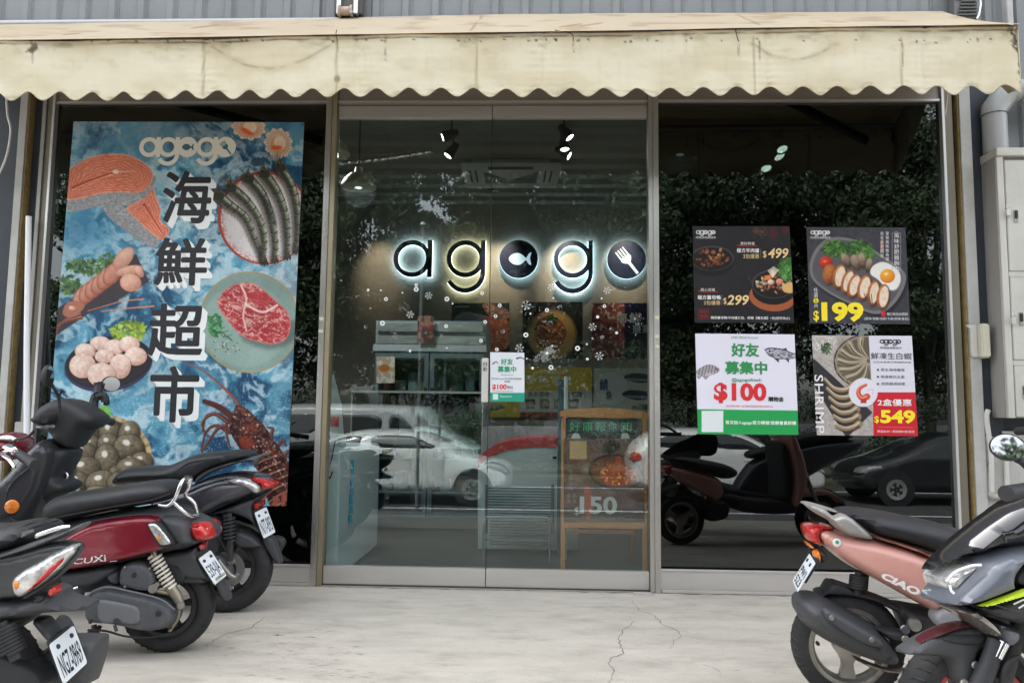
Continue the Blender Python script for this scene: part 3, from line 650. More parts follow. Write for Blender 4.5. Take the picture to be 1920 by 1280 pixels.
# ------------------------------------------------------------------ right side: pipe, meter cabinet, conduits
CX0, CY0 = 2.47, -0.145
def cz(py): return onY(1868, py, CY0)[1]
zt, zb = cz(293)+0.0, cz(783)
t = thing('meter_cabinet', 'beige grey steel meter cabinet with locked doors at the right edge', 'cabinet', (3.1, -0.05, zb))
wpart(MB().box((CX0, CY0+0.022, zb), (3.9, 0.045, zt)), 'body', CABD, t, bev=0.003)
wpart(MB().box((CX0-0.004, CY0-0.012, zt), (3.92, 0.045, zt+0.045)), 'rain_cap', CABM, t, bev=0.003)
wpart(MB().box((CX0, CY0, zb), (CX0+0.036, CY0+0.0215, zt-0.0005)), 'front_frame', CABM, t, bev=0.002)
rows = [(zt-0.022, cz(508)), (cz(519), cz(674)), (cz(685), cz(781))]
for i, (a, b) in enumerate(rows):
    for j in range(3):
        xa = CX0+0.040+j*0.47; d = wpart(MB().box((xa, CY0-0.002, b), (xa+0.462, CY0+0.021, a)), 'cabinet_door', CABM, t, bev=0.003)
        zz = (a+b)/2 if i else cz(404)
        l_ = MB().box((xa+0.035, CY0-0.007, zz-0.040), (xa+0.057, CY0-0.0025, zz+0.030)); wpart(l_, 'latch_plate', mat('chrome_worn'), t, top=d, bev=0.001)
        wpart(MB().box((xa+0.040, CY0-0.014, zz-0.018), (xa+0.052, CY0-0.0075, zz+0.024)), 'latch', BLACKSEAL, t, top=d, bev=0.001)
        if i == 1:
            wpart(MB().box((xa+0.105, CY0-0.010, cz(590)), (xa+0.20, CY0-0.0025, cz(556))), 'vent_frame', BLACKSEAL, t, top=d, bev=0.002)
            wpart(MB().box((xa+0.125, CY0-0.012, cz(583)), (xa+0.18, CY0-0.0105, cz(564))), 'vent_glass', mat('vent_glass', (0.2, 0.21, 0.2), 0.2), t, top=d)
for k, (a, b) in enumerate(((cz(508), cz(519)), (cz(674), cz(685)))): wpart(MB().box((CX0+0.0365, CY0+0.003, b+0.001), (3.9, CY0+0.021, a-0.001)), 'crossbar', CABM, t, bev=0.002)
for k, py in enumerate((397, 598)):
    z = cz(py); x = CX0+0.038
    pl = thing('padlock', ('small silver padlock on the upper cabinet door', 'small silver padlock on the middle cabinet door below the other one')[k], 'padlock', (x, CY0-0.02, z-0.02))
    wpart(MB().box((x-0.013, CY0-0.026, z-0.028), (x+0.010, CY0-0.012, z+0.008)), 'lock_body', mat('padlock_silver', (0.7, 0.69, 0.64), 0.35, 0.7), pl, bev=0.002)
    wpart(MB().tube([(x-0.008, CY0-0.019, z+0.006), (x-0.008, CY0-0.019, z+0.022), (x, CY0-0.019, z+0.03), (x+0.007, CY0-0.019, z+0.022), (x+0.007, CY0-0.019, z+0.006)], 0.002, 6, smooth=3), 'shackle', mat('chrome_worn'), pl)

t = thing('drain_pipe', 'thick grey plastic drain pipe elbow above the meter cabinet', 'pipe', (2.56, -0.06, zt))
yp = -0.055; xa, zq = onY(1867, 250, yp); xa = onY(1866, 260, yp)[0]; r0 = 0.062
zc_ = onY(1866, 216, yp)[1]; xr, zr = onY(1912, 178, yp)
wpart(MB().tube([(xa, yp, zt+0.046), (xa, yp, zc_)], r0, 24), 'pipe', PVC, t, smooth=50)
wpart(MB().tube([(xa, yp, zc_+0.0005), (xa, yp, zc_+0.03), (xa+0.07, yp, zc_+0.125), (xa+0.12, yp-0.005, zc_+0.14)], r0+0.005, 24), 'elbow', PVC, t, smooth=28)
wpart(MB().tube([(xa+0.1205, yp-0.005, zc_+0.14), (xa+0.16, yp-0.01, zc_+0.138), (xa+0.24, yp-0.01, zc_+0.085), (xa+0.6, yp-0.01, zc_-0.15)], r0-0.001, 24), 'pipe', PVC, t, smooth=28)
wpart(MB().tube([(xa+0.175, yp-0.01, zc_+0.128), (xa+0.193, yp-0.01, zc_+0.116)], r0+0.006, 24), 'hose_clamp', mat('chrome_worn'), t, smooth=40)
wpart(MB().lathe([(r0+0.003, 0), (r0+0.003, 0.003), (r0, 0.004)], (xa, yp, zc_-0.002), (0, 0, 1), 24), 'joint_ring', BLACKSEAL, t)

# cream plastic box on the column
x0, z1 = onY(1830, 607, -0.06); x1, z0 = onY(1855, 671, -0.06)
t = thing('bell_cover', 'small cream plastic cover clipped over the dark column beside the cabinet', 'cover', ((x0+x1)/2, -0.04, z0))
wpart(MB().box((x0+0.012, -0.085, z0), (x1-0.001, 0.0, z1)), 'hood', CREAM, t, bev=0.008, bseg=3)
wpart(MB().prism([(x0-0.05, z1-0.004), (x0+0.0115, z1-0.004), (x0+0.0115, z0+0.004), (x0-0.02, z0+0.004), (x0-0.028, z0+0.03), (x0-0.026, z1-0.03)], lambda a, b: (a, -0.05, b), lambda a, b: (a, -0.039, b)), 'bracket', CABM, t, bev=0.003)
# light metal boards and conduits below the cabinet
g = thing('side_board', 'pale painted metal boards below the meter cabinet', 'panel', (3.0, 0.05, 0))
wpart(MB().box((2.408, -0.02, 0.0), (2.505, -0.001, onY(1845, 818)[1])), 'panel', mat('pale_board', (0.46, 0.46, 0.43), 0.55, var=0.06, vscale=4, dirt=(0.25, 0.23, 0.19), dscale=5, damt=0.4), g, bev=0.003)
wpart(MB().box((2.512, -0.01, 0.0), (3.6, 0.03, onY(1900, 808)[1])), 'panel', mat('pale_board'), g, bev=0.003)
wpart(MB().box((2.505, -0.004, 0.0), (2.512, 0.03, 0.88)), 'seam', BLACKSEAL, g)
wpart(MB().box((2.53, 0.03, 0.85), (4.5, 0.05, 1.0)), 'dark_gap', NAVY, g)
CONM = mat('conduit_white', (0.55, 0.54, 0.50), 0.4, var=0.05)
pts = [onY(*p, -0.045) for p in ((1853, 768), (1850, 785), (1858, 850), (1859, 905), (1860, 928), (1890, 931))]
t = thing('conduit', 'pale plastic conduit bending from the dark column down behind the grey scooter', 'conduit', (pts[3][0], -0.045, 0.4))
wpart(MB().tube([(a, -0.045, b) for a, b in pts[:5]], 0.0135, 10, smooth=4), 'tube', CONM, t, smooth=50)
wpart(MB().tube([(pts[4][0], -0.045, pts[4][1]+0.02), (pts[4][0]+0.002, -0.045, pts[4][1]-0.004), (pts[5][0], -0.045, pts[5][1])], 0.0165, 10, smooth=4), 'elbow', mat('conduit_elbow', (0.40, 0.37, 0.33), 0.5), t, smooth=50)
wpart(MB().box((pts[2][0]-0.03, -0.032, pts[2][1]-0.06), (pts[2][0]+0.03, -0.0105, pts[2][1]-0.045)), 'clip', mat('chrome_worn'), t)
a, b = onY(1887, 862, -0.04), onY(1890, 1010, -0.04)
t = MB().tube([(a[0], -0.04, a[1]+0.08), (b[0], -0.04, 0.0)], 0.013, 10).build('conduit', CONM, smooth=50); tag(t, 'straight pale plastic conduit standing right of the bent one', 'conduit')
x, z = onY(1775, 183, -0.2); 
t = thing('pull_cord', 'short pale cord hanging from the awning above the bronze right column', 'cord', (x, -0.2, z-0.1))
wpart(MB().tube([(x, -0.2, z+0.12), (x+0.004, -0.2, z+0.02), (x-0.012, -0.2, z-0.10)], 0.004, 6, smooth=5), 'cord', CREAM, t)
# left side: cable and leaning tube
pts = [onY(*p, -0.08) for p in ((12, 178), (14, 215), (20, 245), (13, 290), (0, 322), (-15, 345))]
t = MB().tube([(a, -0.08, b) for a, b in pts], 0.006, 8, smooth=6).build('cable', WHITEP, smooth=60); tag(t, 'thin white cable dangling from the awning at the left edge', 'cable')
a, b = onY(54, 406, -0.07), onY(49, 905, -0.10)
t = MB().tube([(a[0], -0.07, a[1]), ((a[0]+b[0])/2-0.004, -0.085, (a[1]+b[1])/2), (b[0]+0.0, -0.1, b[1]), (b[0]+0.01, -0.115, 0.0)], 0.0155, 14, smooth=4).build('plastic_tube', mat('tube_white', (0.82, 0.83, 0.84), 0.35), smooth=50); tag(t, 'long white plastic tube leaning against the left side column', 'tube')
x0, z0 = onY(34, 790, 0.0); t = MB().box((x0, -0.03, 0.0), (x0+0.085, -0.005, z0)).build('metal_offcut', CHAN, bev=0.004); tag(t, 'short grey metal board standing behind the white tube at the left column', 'board')
# ------------------------------------------------------------------ lettering helpers for the prints
def ink(name, rgb, rough=0.5): return mat('ink_'+name, s8(*rgb), rough)
def T(mb, txt, x0, y0, x1, y1, y=0.0, **k):      # text fitted to a box measured in photo pixels, upright on the plane y
    xm, ym = (x0+x1)/2, (y0+y1)/2
    X0, X1 = onY(x0, ym, y)[0], onY(x1, ym, y)[0]; Z1, Z0 = onY(xm, y0, y)[1], onY(xm, y1, y)[1]
    return text_on(mb, txt, X0, Z0, X1, Z1, lambda a, b: (a, y, b), **k)
def Tv(mb, txt, x0, y0, x1, y1, y=0.0, fill=0.86, **k):   # vertical line of characters
    h = (y1-y0)/len(txt)
    for i, c in enumerate(txt):
        if c.strip(): T(mb, c, x0, y0+i*h, x1, y0+(i+fill)*h, y, **k)
def strip2(mb, pts, wd, place):
    P = [np.array(p, float) for p in pts]; n = len(P); vv = []
    for i in range(n):
        d = P[min(i+1, n-1)]-P[max(i-1, 0)]; d /= np.linalg.norm(d)+1e-9; q = np.array([-d[1], d[0]])*wd/2
        vv += [place(*(P[i]+q)), place(*(P[i]-q))]
    mb.add(vv, [(2*i, 2*i+1, 2*i+3, 2*i+2) for i in range(n-1)])
def arc(cx, cz_, r, a0, a1, n=28): return [(cx+r*math.cos(RAD(a0+(a1-a0)*i/n)), cz_+r*math.sin(RAD(a0+(a1-a0)*i/n))) for i in range(n+1)]
FISH = [(-0.62, 0.0), (-0.5, 0.2), (-0.25, 0.33), (0.05, 0.33), (0.3, 0.18), (0.45, 0.06), (0.62, 0.3), (0.78, 0.38), (0.70, 0.05), (0.78, -0.34), (0.62, -0.3), (0.45, -0.08), (0.3, -0.2), (0.05, -0.35), (-0.25, -0.34), (-0.5, -0.2)]
def fork_shapes():
    R_ = []
    c, s_ = math.cos(RAD(-52)), math.sin(RAD(-52))
    def rot(p): return (p[0]*c-p[1]*s_-0.02, p[0]*s_+p[1]*c+0.02)
    for k in range(4):
        v = (k-1.5)*0.155; R_.append([rot(p) for p in ((-0.62, v-0.035), (-0.62, v+0.035), (-0.1, v+0.045), (-0.1, v-0.045))])
    R_.append([rot(p) for p in ((-0.14, -0.28), (-0.14, 0.28), (0.02, 0.30), (0.16, 0.2), (0.26, 0.08), (0.98, 0.075), (0.98, -0.075), (0.26, -0.08), (0.16, -0.2), (0.02, -0.30))])
    return R_
def wordmark(x, z, R_, pitch, wd, place):
    """five-letter wordmark: returns (letter strokes list of MB, fish MB, fork MB); centre of first bowl at (x,z), bowl radius R_"""
    L = []
    for i, ch in enumerate('agogo'):
        m = MB(); cx = x+i*pitch
        if i in (0, 1, 3): cx -= 0.0; strip2(m, arc(cx, z, R_-wd/2, 0, 360, 40), wd, place)
        if i == 0: strip2(m, [(cx+R_-wd*0.2, z-R_), (cx+R_-wd*0.2, z+R_)], wd, lambda a, b: place(a, b, 1))
        if i in (1, 3):
            strip2(m, [(cx+R_-wd*0.2, z+R_), (cx+R_-wd*0.2, z-R_*0.75)]+[(cx+(a-cx)*1.0, b) for a, b in arc(cx, z-R_*0.75, R_-wd*0.2, 0, -152, 24)], wd, lambda a, b: place(a, b, 1))
        if i in (2, 4): m.add([place(cx+R_*1.02*math.cos(6.2832*k/40), z+R_*1.02*math.sin(6.2832*k/40)) for k in range(40)], [tuple(range(40))])
        L.append(m)
    f = MB(); pts = catmull([(p[0]*R_*0.85+x+2*pitch, p[1]*R_*0.9+z) for p in FISH], 4, closed=True); f.add([place(*p, 2) for p in pts], [tuple(range(len(pts)))])
    k = MB()
    for j, q in enumerate(fork_shapes()): k.add([place(p[0]*R_+x+4*pitch, p[1]*R_+z, 2+j*0.2) for p in q], [tuple(range(len(q)))])
    return L, f, k
def flat_wordmark(px0, px1, pyc, root, y, ink_m, hole_m):      # small printed wordmark spanning px0..px1, bowls centred on row pyc
    xa, z = onY(px0, pyc, y); xb, _ = onY(px1, pyc, y); tot = xb-xa; R_ = tot/9.55; pitch = R_*1.9
    pl = lambda a, b, lv=0: (a, y-0.0003*lv, b)
    L, f, k = wordmark(xa+R_, z, R_, pitch, R_*0.42, pl); a = MB()
    for i, m in enumerate(L):
        a.add([(p[0], p[1]-0.00002*i, p[2]) for p in m.v], m.f)
    wpart(a, 'wordmark', ink_m, root, fixn=False)['kind'] = 'stuff'; wpart(f, 'fish_emblem', hole_m, root, fixn=False); wpart(k, 'fork_emblem', hole_m, root, fixn=False)['kind'] = 'stuff'

def food(P, poly_pts, cols, scale, seed, sm=3, contrast=1.0):
    """speckled food texture inside an outline"""
    m = P.poly(poly_pts, sm=sm); n = fbm(P.U/scale, P.V/scale, seed, 4); n2 = fbm(P.U/scale*2.2, P.V/scale*2.2, seed+9, 3)
    n = np.clip((n-0.5)*contrast*1.6+0.5, 0, 1)[..., None]; c0, c1, c2 = [np.array(c)/255 for c in cols]
    col = c0*(1-n)+c1*n; k = sstep(0.58, 0.7, n2)[..., None]; col = col*(1-k)+c2*k; mm = m[..., None]; P.C = P.C*(1-mm)+col*mm
    return m
def leafy(P, cx, cy, rx, ry, cols, n, seed, size=6):
    r_ = random.Random(seed)
    for i in range(n):
        a = r_.uniform(0, 6.283); q = math.sqrt(r_.random()); x, y = cx+rx*q*math.cos(a), cy+ry*q*math.sin(a); an = r_.uniform(0, 180)
        c = r_.choice(cols); k = r_.uniform(0.75, 1.2); P.put(P.ell(x, y, size*r_.uniform(0.5, 1.1), size*r_.uniform(0.2, 0.5), an, soft=1.4), [min(255, v*k) for v in c], 0.9)

# ------------------------------------------------------------------ large seafood banner
A6 = lambda x, y: (x/3.368+80, y/3.368+200)
A7 = lambda x, y: (x/3.2+80, y/3.2+560)
def L6(*p): return [A6(*q) for q in p]
def L7(*p): return [A7(*q) for q in p]
def paint_banner(P):
    U, V = P.U, P.V
    wx = fbm(U/70, V/70, 1)*3; wy = fbm(U/70, V/70, 2)*3
    n = fbm(U/95+wx, V/80+wy, 3, 6); rid = 1-np.abs(2*fbm(U/60+wx*0.8, V/50+wy*0.8, 11, 6, 0.58)-1); fine = fbm(U/9, V/9, 21, 3)
    deep, mid, foam = np.array([28, 72, 104]), np.array([92, 156, 182]), np.array([206, 222, 226])
    k = sstep(0.36, 0.62, n)[..., None]; C = deep*(1-k)+mid*k
    f_ = np.clip(sstep(0.76, 0.98, rid+0.18*(fine-0.5)+0.12*(n-0.5))+sstep(0.62, 0.78, n)*0.7, 0, 1)[..., None]; C = C*(1-f_*0.68)+foam*f_*0.68
    C = C+((fine-0.5)*26)[..., None]
    patch = (np.exp(-(((U-160)/60)**2+((V-430)/45)**2))+np.exp(-(((U-235)/60)**2+((V-640)/40)**2))*0.6)[..., None]; C = C*(1-patch*0.7)+np.array([30, 108, 150])*patch*0.7
    patch = (np.exp(-(((U-540)/40)**2+((V-560)/130)**2))+np.exp(-(((U-330)/60)**2+((V-250)/35)**2))*0.35)[..., None]; C = C*(1-patch*0.6)+np.array([214, 228, 230])*patch*0.6
    patch = sstep(330, 240, V)[..., None]; C = C*(1-patch*0.35)+np.array([70, 84, 98])*patch*0.35  # greyer towards the top: print tone plus some awning shade painted in
    P.C = C/255
    sp = sstep(0.80, 0.86, vnoise(U/1.6, V/1.6, 99))*sstep(700, 760, V); P.put(sp, (235, 245, 248), 0.45)
    # scallop shells, top right
    for cx, cy, rx, ry, an in ((1300, 130, 105, 78, 10), (1488, 232, 86, 94, -20)):
        x, y = A6(cx, cy); a, b = P.loc(x, y, rx/3.37, ry/3.37, an); th = np.arctan2(b, a); r = np.hypot(a, b); edge = 1+0.07*np.sin(th*11)
        m = sstep(0.04, -0.04, r-edge); P.put(m, (205, 176, 152)); P.put(m*sstep(0.3, 0.95, np.sin(th*26))*sstep(0.5, 0.9, r), (128, 74, 58), 0.6); P.put(m*sstep(0.75, 1.0, r), (236, 216, 196), 0.6)
        P.put(P.ell(x+1, y+3, rx/3.37*0.62, ry/3.37*0.6, an, soft=2), (206, 150, 116)); P.put(P.ell(x+3, y-1, rx/3.37*0.42, ry/3.37*0.46, an, soft=2), (226, 200, 172)); P.put(P.ell(x-3, y+8, rx/3.37*0.4, 4, an+20, soft=2), (226, 84, 36), 0.9)
    # salmon steaks
    def salmon(flesh, skin, lines_seed, bone=None, slit=None):
        m = P.poly(skin, sm=4); nn = fbm(U/3, V/1.5, lines_seed, 3); col = (np.array([150, 150, 152])+(nn[..., None]-0.5)*90)/255; mm = m[..., None]; P.C = P.C*(1-mm)+col*mm
        d = P.sdp(catmull(flesh, 4, closed=True)); m = sstep(-0.6, 0.6, d)
        P.put(m, (214, 116, 90)); dd = d+11*(fbm(U/17, V/13, lines_seed+1, 3)-0.5)
        ln = sstep(0.55, 0.95, np.sin(dd*1.28)); P.put(m*ln*sstep(0, 2, d), (240, 176, 142), 0.8); P.put(m*sstep(2.2, 0.4, d), (240, 190, 158), 0.8)
        P.put(m*sstep(0.5, 0.8, fbm(U/8, V/8, lines_seed+3)), (204, 84, 56), 0.4)
        if slit: P.put(P.line(slit, 5, 2, sm=4, soft=2), (178, 62, 42)); P.put(P.line([(a, b+3) for a, b in slit], 1.4, 1, sm=4), (250, 206, 176), 0.7)
        if bone: P.put(P.ell(*bone, 6, 3.6, 0), (246, 226, 200)); P.put(P.line([bone, (bone[0]+38, bone[1]-1)], 2.2, 1), (246, 206, 176), 0.9)
    salmon(L6((530, 640), (600, 600), (690, 510), (715, 560), (745, 650), (745, 720), (800, 770), (780, 820), (730, 832), (600, 720)), L6((385, 630), (520, 635), (610, 725), (735, 835), (695, 890), (560, 810), (430, 710)), 31, None, L6((640, 620), (690, 700), (755, 800)))
    salmon(L6((150, 420), (250, 345), (350, 308), (470, 298), (560, 312), (640, 355), (692, 410), (690, 470), (655, 520), (590, 545), (480, 540), (350, 552), (230, 582), (140, 575)), L6((150, 500), (350, 500), (692, 430), (690, 520), (630, 585), (520, 628), (350, 632), (140, 660)), 35, A6(462, 412), L6((190, 512), (290, 470), (440, 418)))
    # slate with lobster tail
    P.put(P.poly(L6((60, 1290), (200, 1210), (535, 915), (592, 935), (672, 1105), (430, 1245), (300, 1300), (0, 1500))), (62, 56, 60)); P.mul(P.line(L6((430, 1250), (672, 1110)), 3), 0.7)
    leafy(P, *A6(300, 1010), 46, 14, [(70, 104, 58), (104, 136, 76), (48, 80, 42)], 130, 3, 6); leafy(P, *A6(170, 1120), 22, 18, [(70, 104, 58), (96, 128, 70), (44, 72, 40)], 90, 4, 6); leafy(P, *A6(410, 965), 16, 12, [(90, 124, 64), (60, 92, 50)], 40, 6, 5)
    for i in range(6):
        t_ = i/5; x, y = A6(250+t_*190, 1200-t_*145); P.ball(x, y, 15, 24, 32, (150, 84, 66), (232, 172, 146), tex=0.2, seed=i, rim=(146, 78, 60))
    for cx, cy, rx, ry, an, in ((510, 960, 26, 14, -50), (545, 1035, 26, 9, -12), (555, 1110, 20, 17, 10), (610, 1040, 12, 7, 60)): x, y = A6(cx, cy); P.ball(x, y, rx, ry, an, (186, 128, 108), (236, 190, 166), tex=0.2, seed=int(cx), rim=(210, 130, 110))
    for i in range(16): P.put(P.line(L7((200+i*2.5, 30+i*6), (150-i*3, 110+i*3), (70, 170+i*6)), 3.0, 1.2, sm=3), [(120, 62, 50), (190, 136, 116), (92, 48, 42)][i % 3], 0.9)
    P.put(P.poly(L7((150, 20), (235, 20), (245, 60), (170, 110), (120, 90)), sm=3), (168, 108, 88)); P.ball(*A7(180, 60), 8, 5, 20, (160, 90, 70), (240, 214, 190))
    P.put(P.line(L7((270, 73), (480, 12), (605, 2)), 1.2, 3.0), (196, 132, 92)); P.put(P.line(L7((350, 76), (500, 58), (668, 44)), 1.2, 3.2), (206, 140, 100))
    # plate of prawns
    x, y = A6(1400, 702); P.put(P.ell(x, y, 87.5, 87.5), (150, 54, 38)); P.put(P.ell(x+1, y+1, 83, 83), (206, 200, 198)); P.put(P.ell(x, y, 83, 83)*sstep(0.5, 0.62, vnoise(U/2, V/2, 12))*sstep(68, 83, np.hypot(U-x, V-y)), (170, 90, 74), 0.8)
    P.put(P.ell(x, y, 87.5, 87.5)*sstep(0.3, 0.8, fbm(U/20, V/20, 9))*sstep(0, 1, np.hypot(U-x, V-y)-84), (196, 84, 60), 0.6)
    pr = [[(1110, 560), (1180, 620), (1280, 700), (1340, 830), (1400, 975)], [(1190, 510), (1290, 600), (1370, 720), (1400, 850), (1395, 960)], [(1300, 450), (1390, 560), (1440, 700), (1470, 850), (1465, 960)], [(1400, 420), (1480, 540), (1530, 680), (1545, 820), (1545, 940)], [(1500, 380), (1570, 500), (1605, 640), (1612, 800), (1600, 900)]]
    for j, q in enumerate(pr):
        c = L6(*q); P.mul(P.line([(a-5, b+3) for a, b in c], 20, 10, sm=5, soft=8), 0.55)
        cc = catmull(c, 10); N_c = len(cc)
        for i in range(3, int(N_c*0.8), 2):      # swimming legs
            a, b = np.array(cc[i]), np.array(cc[i+1]); d = (b-a)/np.linalg.norm(b-a); n_ = np.array([-d[1], d[0]]); wv = 9-5*i/N_c; P.put(P.line([a+n_*wv*0.7, a+n_*(wv+6)+d*2, a+n_*(wv+8)+d*6], 1.4, 0.7, sm=3), (124, 92, 74), 0.85)
        m = P.line(cc, 20, 8, soft=1.5); mt = fbm(U/4, V/6, 200+j, 4)[..., None]; col = (np.array([44, 48, 40])*(1-mt)+np.array([124, 126, 104])*mt)/255; mm = m[..., None]; P.C = P.C*(1-mm)+col*mm
        P.put(P.line([(a-4, b+1) for a, b in cc], 7, 3, soft=5), (34, 36, 30), 0.6); P.put(P.line([(a+3, b-1) for a, b in cc], 5, 2.2, soft=3), (150, 158, 134), 0.75); P.put(P.line([(a+5, b-1) for a, b in cc], 1.5, 0.8, soft=1.3)*sstep(0.4, 0.55, vnoise(U/3, V/3, j)), (232, 236, 222), 0.9)
        for i in range(10, N_c-1, 4):
            a, b = np.array(cc[i]), np.array(cc[i+1]); d = (b-a)/np.linalg.norm(b-a); n_ = np.array([-d[1], d[0]]); wv = 9.5-5.5*i/N_c; P.put(P.line([a+n_*wv, a+d*3, a-n_*wv], 2.0, sm=3), (26, 26, 20), 0.8); P.put(P.line([a+n_*wv+d*2, a+d*5, a-n_*wv+d*2], 1.0, sm=3), (150, 120, 92), 0.6)
        h0 = np.array(cc[0]); P.put(P.poly([h0+np.array(v) for v in ((-9, 8), (-7, -4), (-2, -14), (3, -6), (9, -3), (9, 8))], sm=2), (52, 50, 38)); P.put(P.ell(h0[0]-4, h0[1]-3, 2.0, 2.0), (16, 14, 12)); P.put(P.poly([h0+np.array(v) for v in ((-3, -6), (-1, -24), (2, -6))]), (70, 60, 46))
        for i in range(6): rr_ = random.Random(j*9+i); P.put(P.line([h0+np.array((0, -4)), h0+np.array((rr_.uniform(-20, 2), rr_.uniform(-26, -12))), h0+np.array((rr_.uniform(-34, 6), rr_.uniform(-30, 6)))], 1.2, 0.5, sm=4), (86, 76, 60), 0.9)
        e = np.array(cc[-1]); 
        for dx in (-5, 0, 5): P.ball(e[0]+dx*0.8, e[1]+3-abs(dx)*0.3, 2.4, 7, dx*-3, (24, 22, 20), (96, 84, 72))
    P.mul(P.poly(L6((1380, 560), (1460, 640), (1480, 760), (1430, 700)), sm=3, soft=8), 0.6)
    # steak plate
    x, y = 467, 604; P.put(P.ell(x, y, 95, 95), (168, 150, 104)); P.put(P.ell(x, y, 92, 92), (134, 158, 150)); P.put(P.ell(x-8, y+6, 80, 78, soft=8), (150, 176, 166), 0.7)
    P.mul(P.poly([(450, 628), (500, 655), (548, 640), (556, 610), (540, 600)], sm=3, soft=12), 0.72)
    st = [(407, 570), (412, 556), (425, 541), (448, 531), (472, 530), (493, 542), (513, 560), (535, 580), (545, 600), (543, 622), (534, 637), (512, 645), (488, 641), (462, 634), (440, 617), (420, 592)]
    d = P.sdp(catmull(st, 4, closed=True)); m = sstep(-0.7, 0.7, d); wv = fbm(U/10, V/10, 51)*2; P.put(m, (172, 52, 58))
    marb = 1-np.abs(2*fbm(U/15+wv, V/8+wv, 53, 4)-1); P.put(m*sstep(0.86, 0.97, marb), (236, 190, 180), 0.9); marb = 1-np.abs(2*fbm(U/6+wv, V/5, 57, 3)-1); P.put(m*sstep(0.88, 0.99, marb), (220, 140, 136), 0.7)
    P.put(m*P.line([(452, 535), (462, 560), (456, 590), (462, 620)], 4, 3, sm=4, soft=2), (240, 200, 190)); P.put(m*P.line([(460, 570), (492, 585), (520, 572)], 4.5, 4, sm=4, soft=2), (244, 212, 200)); P.put(m*sstep(3.5, 1.0, d), (226, 150, 144), 0.6)
    P.put(m*P.ell(488, 560, 22, 14, 20, soft=3), (186, 58, 62), 0.7)
    for i in range(11): P.put(P.line([A7(985+i*10, 110+i*12), A7(1000+i*11+(-22 if i % 2 else 26), 96+i*11+(30 if i % 2 else 8))], 3, 1), (52+6*(i % 3), 122, 66)); 
    P.put(P.line(L7((980, 90), (1040, 170), (1140, 255)), 2.6, 1.4), (60, 108, 56)); leafy(P, *A7(1030, 160), 13, 20, [(60, 128, 72), (86, 158, 96), (44, 104, 60)], 40, 8, 6)
    r_ = random.Random(4)
    for i in range(34): x, y = A7(1100+r_.gauss(0, 35), 275+r_.gauss(0, 24)); P.put(P.ell(x, y, 1.2, 1.0), r_.choice([(60, 34, 30), (40, 30, 28), (226, 230, 226)]), 0.9)
    # scallops in a dark bowl
    x, y = A7(395, 380); P.put(P.ell(x, y+4, 83, 51, -9), (58, 52, 84)); P.put(P.ell(x, y, 82, 48, -9), (36, 32, 38)); P.put(P.ell(x+1, y+3, 76, 42, -9), (50, 46, 52), 0.7)
    leafy(P, *A7(515, 200), 34, 20, [(150, 176, 56), (184, 204, 84), (112, 146, 44)], 120, 12, 7)
    for cx, cy, rx, ry in ((345, 268, 62, 44), (255, 315, 62, 48), (430, 290, 62, 46), (520, 272, 62, 48), (370, 345, 58, 42), (558, 345, 68, 55), (240, 402, 80, 74), (465, 405, 64, 74), (352, 455, 84, 72)):
        a, b = A7(cx, cy); P.mul(P.ell(a+1, b+2, rx/3.2+1.5, ry/3.2+1.5, soft=3), 0.75); P.ball(a, b, rx/3.2, ry/3.2, 0, (206, 156, 138), (250, 230, 218), tex=0.45, seed=cx)
        P.put(P.ell(a, b, rx/3.2, ry/3.2)*sstep(0.62, 0.75, fbm(U/6, V/9, cx)), (224, 170, 152), 0.5)
    # clams in a basket
    x, y = A7(390, 970); P.put(P.ell(x, y, 84, 84), (196, 168, 122)); P.put(P.ell(x, y, 84, 84)*sstep(0.2, 0.8, np.sin(np.arctan2(V-y, U-x)*30)), (136, 108, 70), 0.6); P.put(P.ell(x, y, 74, 76), (70, 60, 50))
    leafy(P, *A7(365, 680), 14, 10, [(110, 190, 70), (140, 210, 90)], 40, 22, 7)
    for i, (cx, cy, rx, ry, an) in enumerate(((400, 800, 50, 72, 0), (520, 805, 52, 62, 20), (285, 872, 48, 46, 0), (392, 868, 52, 50, 0), (450, 930, 40, 40, 0), (520, 892, 76, 66, 15), (238, 925, 70, 58, 10), (385, 968, 60, 82, -5), (595, 980, 58, 52, 0), (470, 1040, 60, 40, 0), (245, 1020, 84, 62, -8), (530, 1010, 72, 48, 0), (205, 1095, 62, 48, 0), (350, 1100, 76, 60, -10), (460, 1100, 60, 50, 0), (150, 1020, 40, 50, 0), (560, 1100, 60, 50, 0), (330, 1180, 70, 50, 0))):
        rx *= 1.22; ry *= 1.2
        a, b = A7(cx, cy); P.mul(P.ell(a, b+1.5, rx/3.2+2, ry/3.2+2, an, soft=4), 0.5); P.ball(a, b, rx/3.2, ry/3.2, an, (52, 42, 30), (158, 146, 120), tex=0.3, seed=i+60)
        aa, bb = P.loc(a, b+ry/3.2*0.8, rx/3.2, ry/3.2, an); r = np.hypot(aa, bb); P.put(P.ell(a, b, rx/3.2, ry/3.2, an)*sstep(0.5, 1, np.sin(r*26)), (92, 80, 60), 0.45); P.put(P.ell(a-rx*0.06, b-ry*0.12, rx/13, ry/15, an, soft=3), (244, 244, 236), 0.85); P.put(P.ell(a, b+ry/3.2*0.8, 5, 3.5, 0, soft=3), (226, 218, 184), 0.75)
    # lobster
    P.put(P.line(L7((845, 380), (960, 430), (1060, 510), (1150, 600), (1200, 680)), 1.6, 7, sm=6), (126, 66, 58)); P.put(P.line(L7((845, 380), (960, 430), (1060, 510), (1150, 600), (1200, 680)), 0.6, 2.4, sm=6), (176, 110, 96), 0.7)
    P.put(P.line(L7((970, 615), (1060, 650), (1150, 720), (1210, 760)), 9, 16, sm=5), (84, 46, 42))
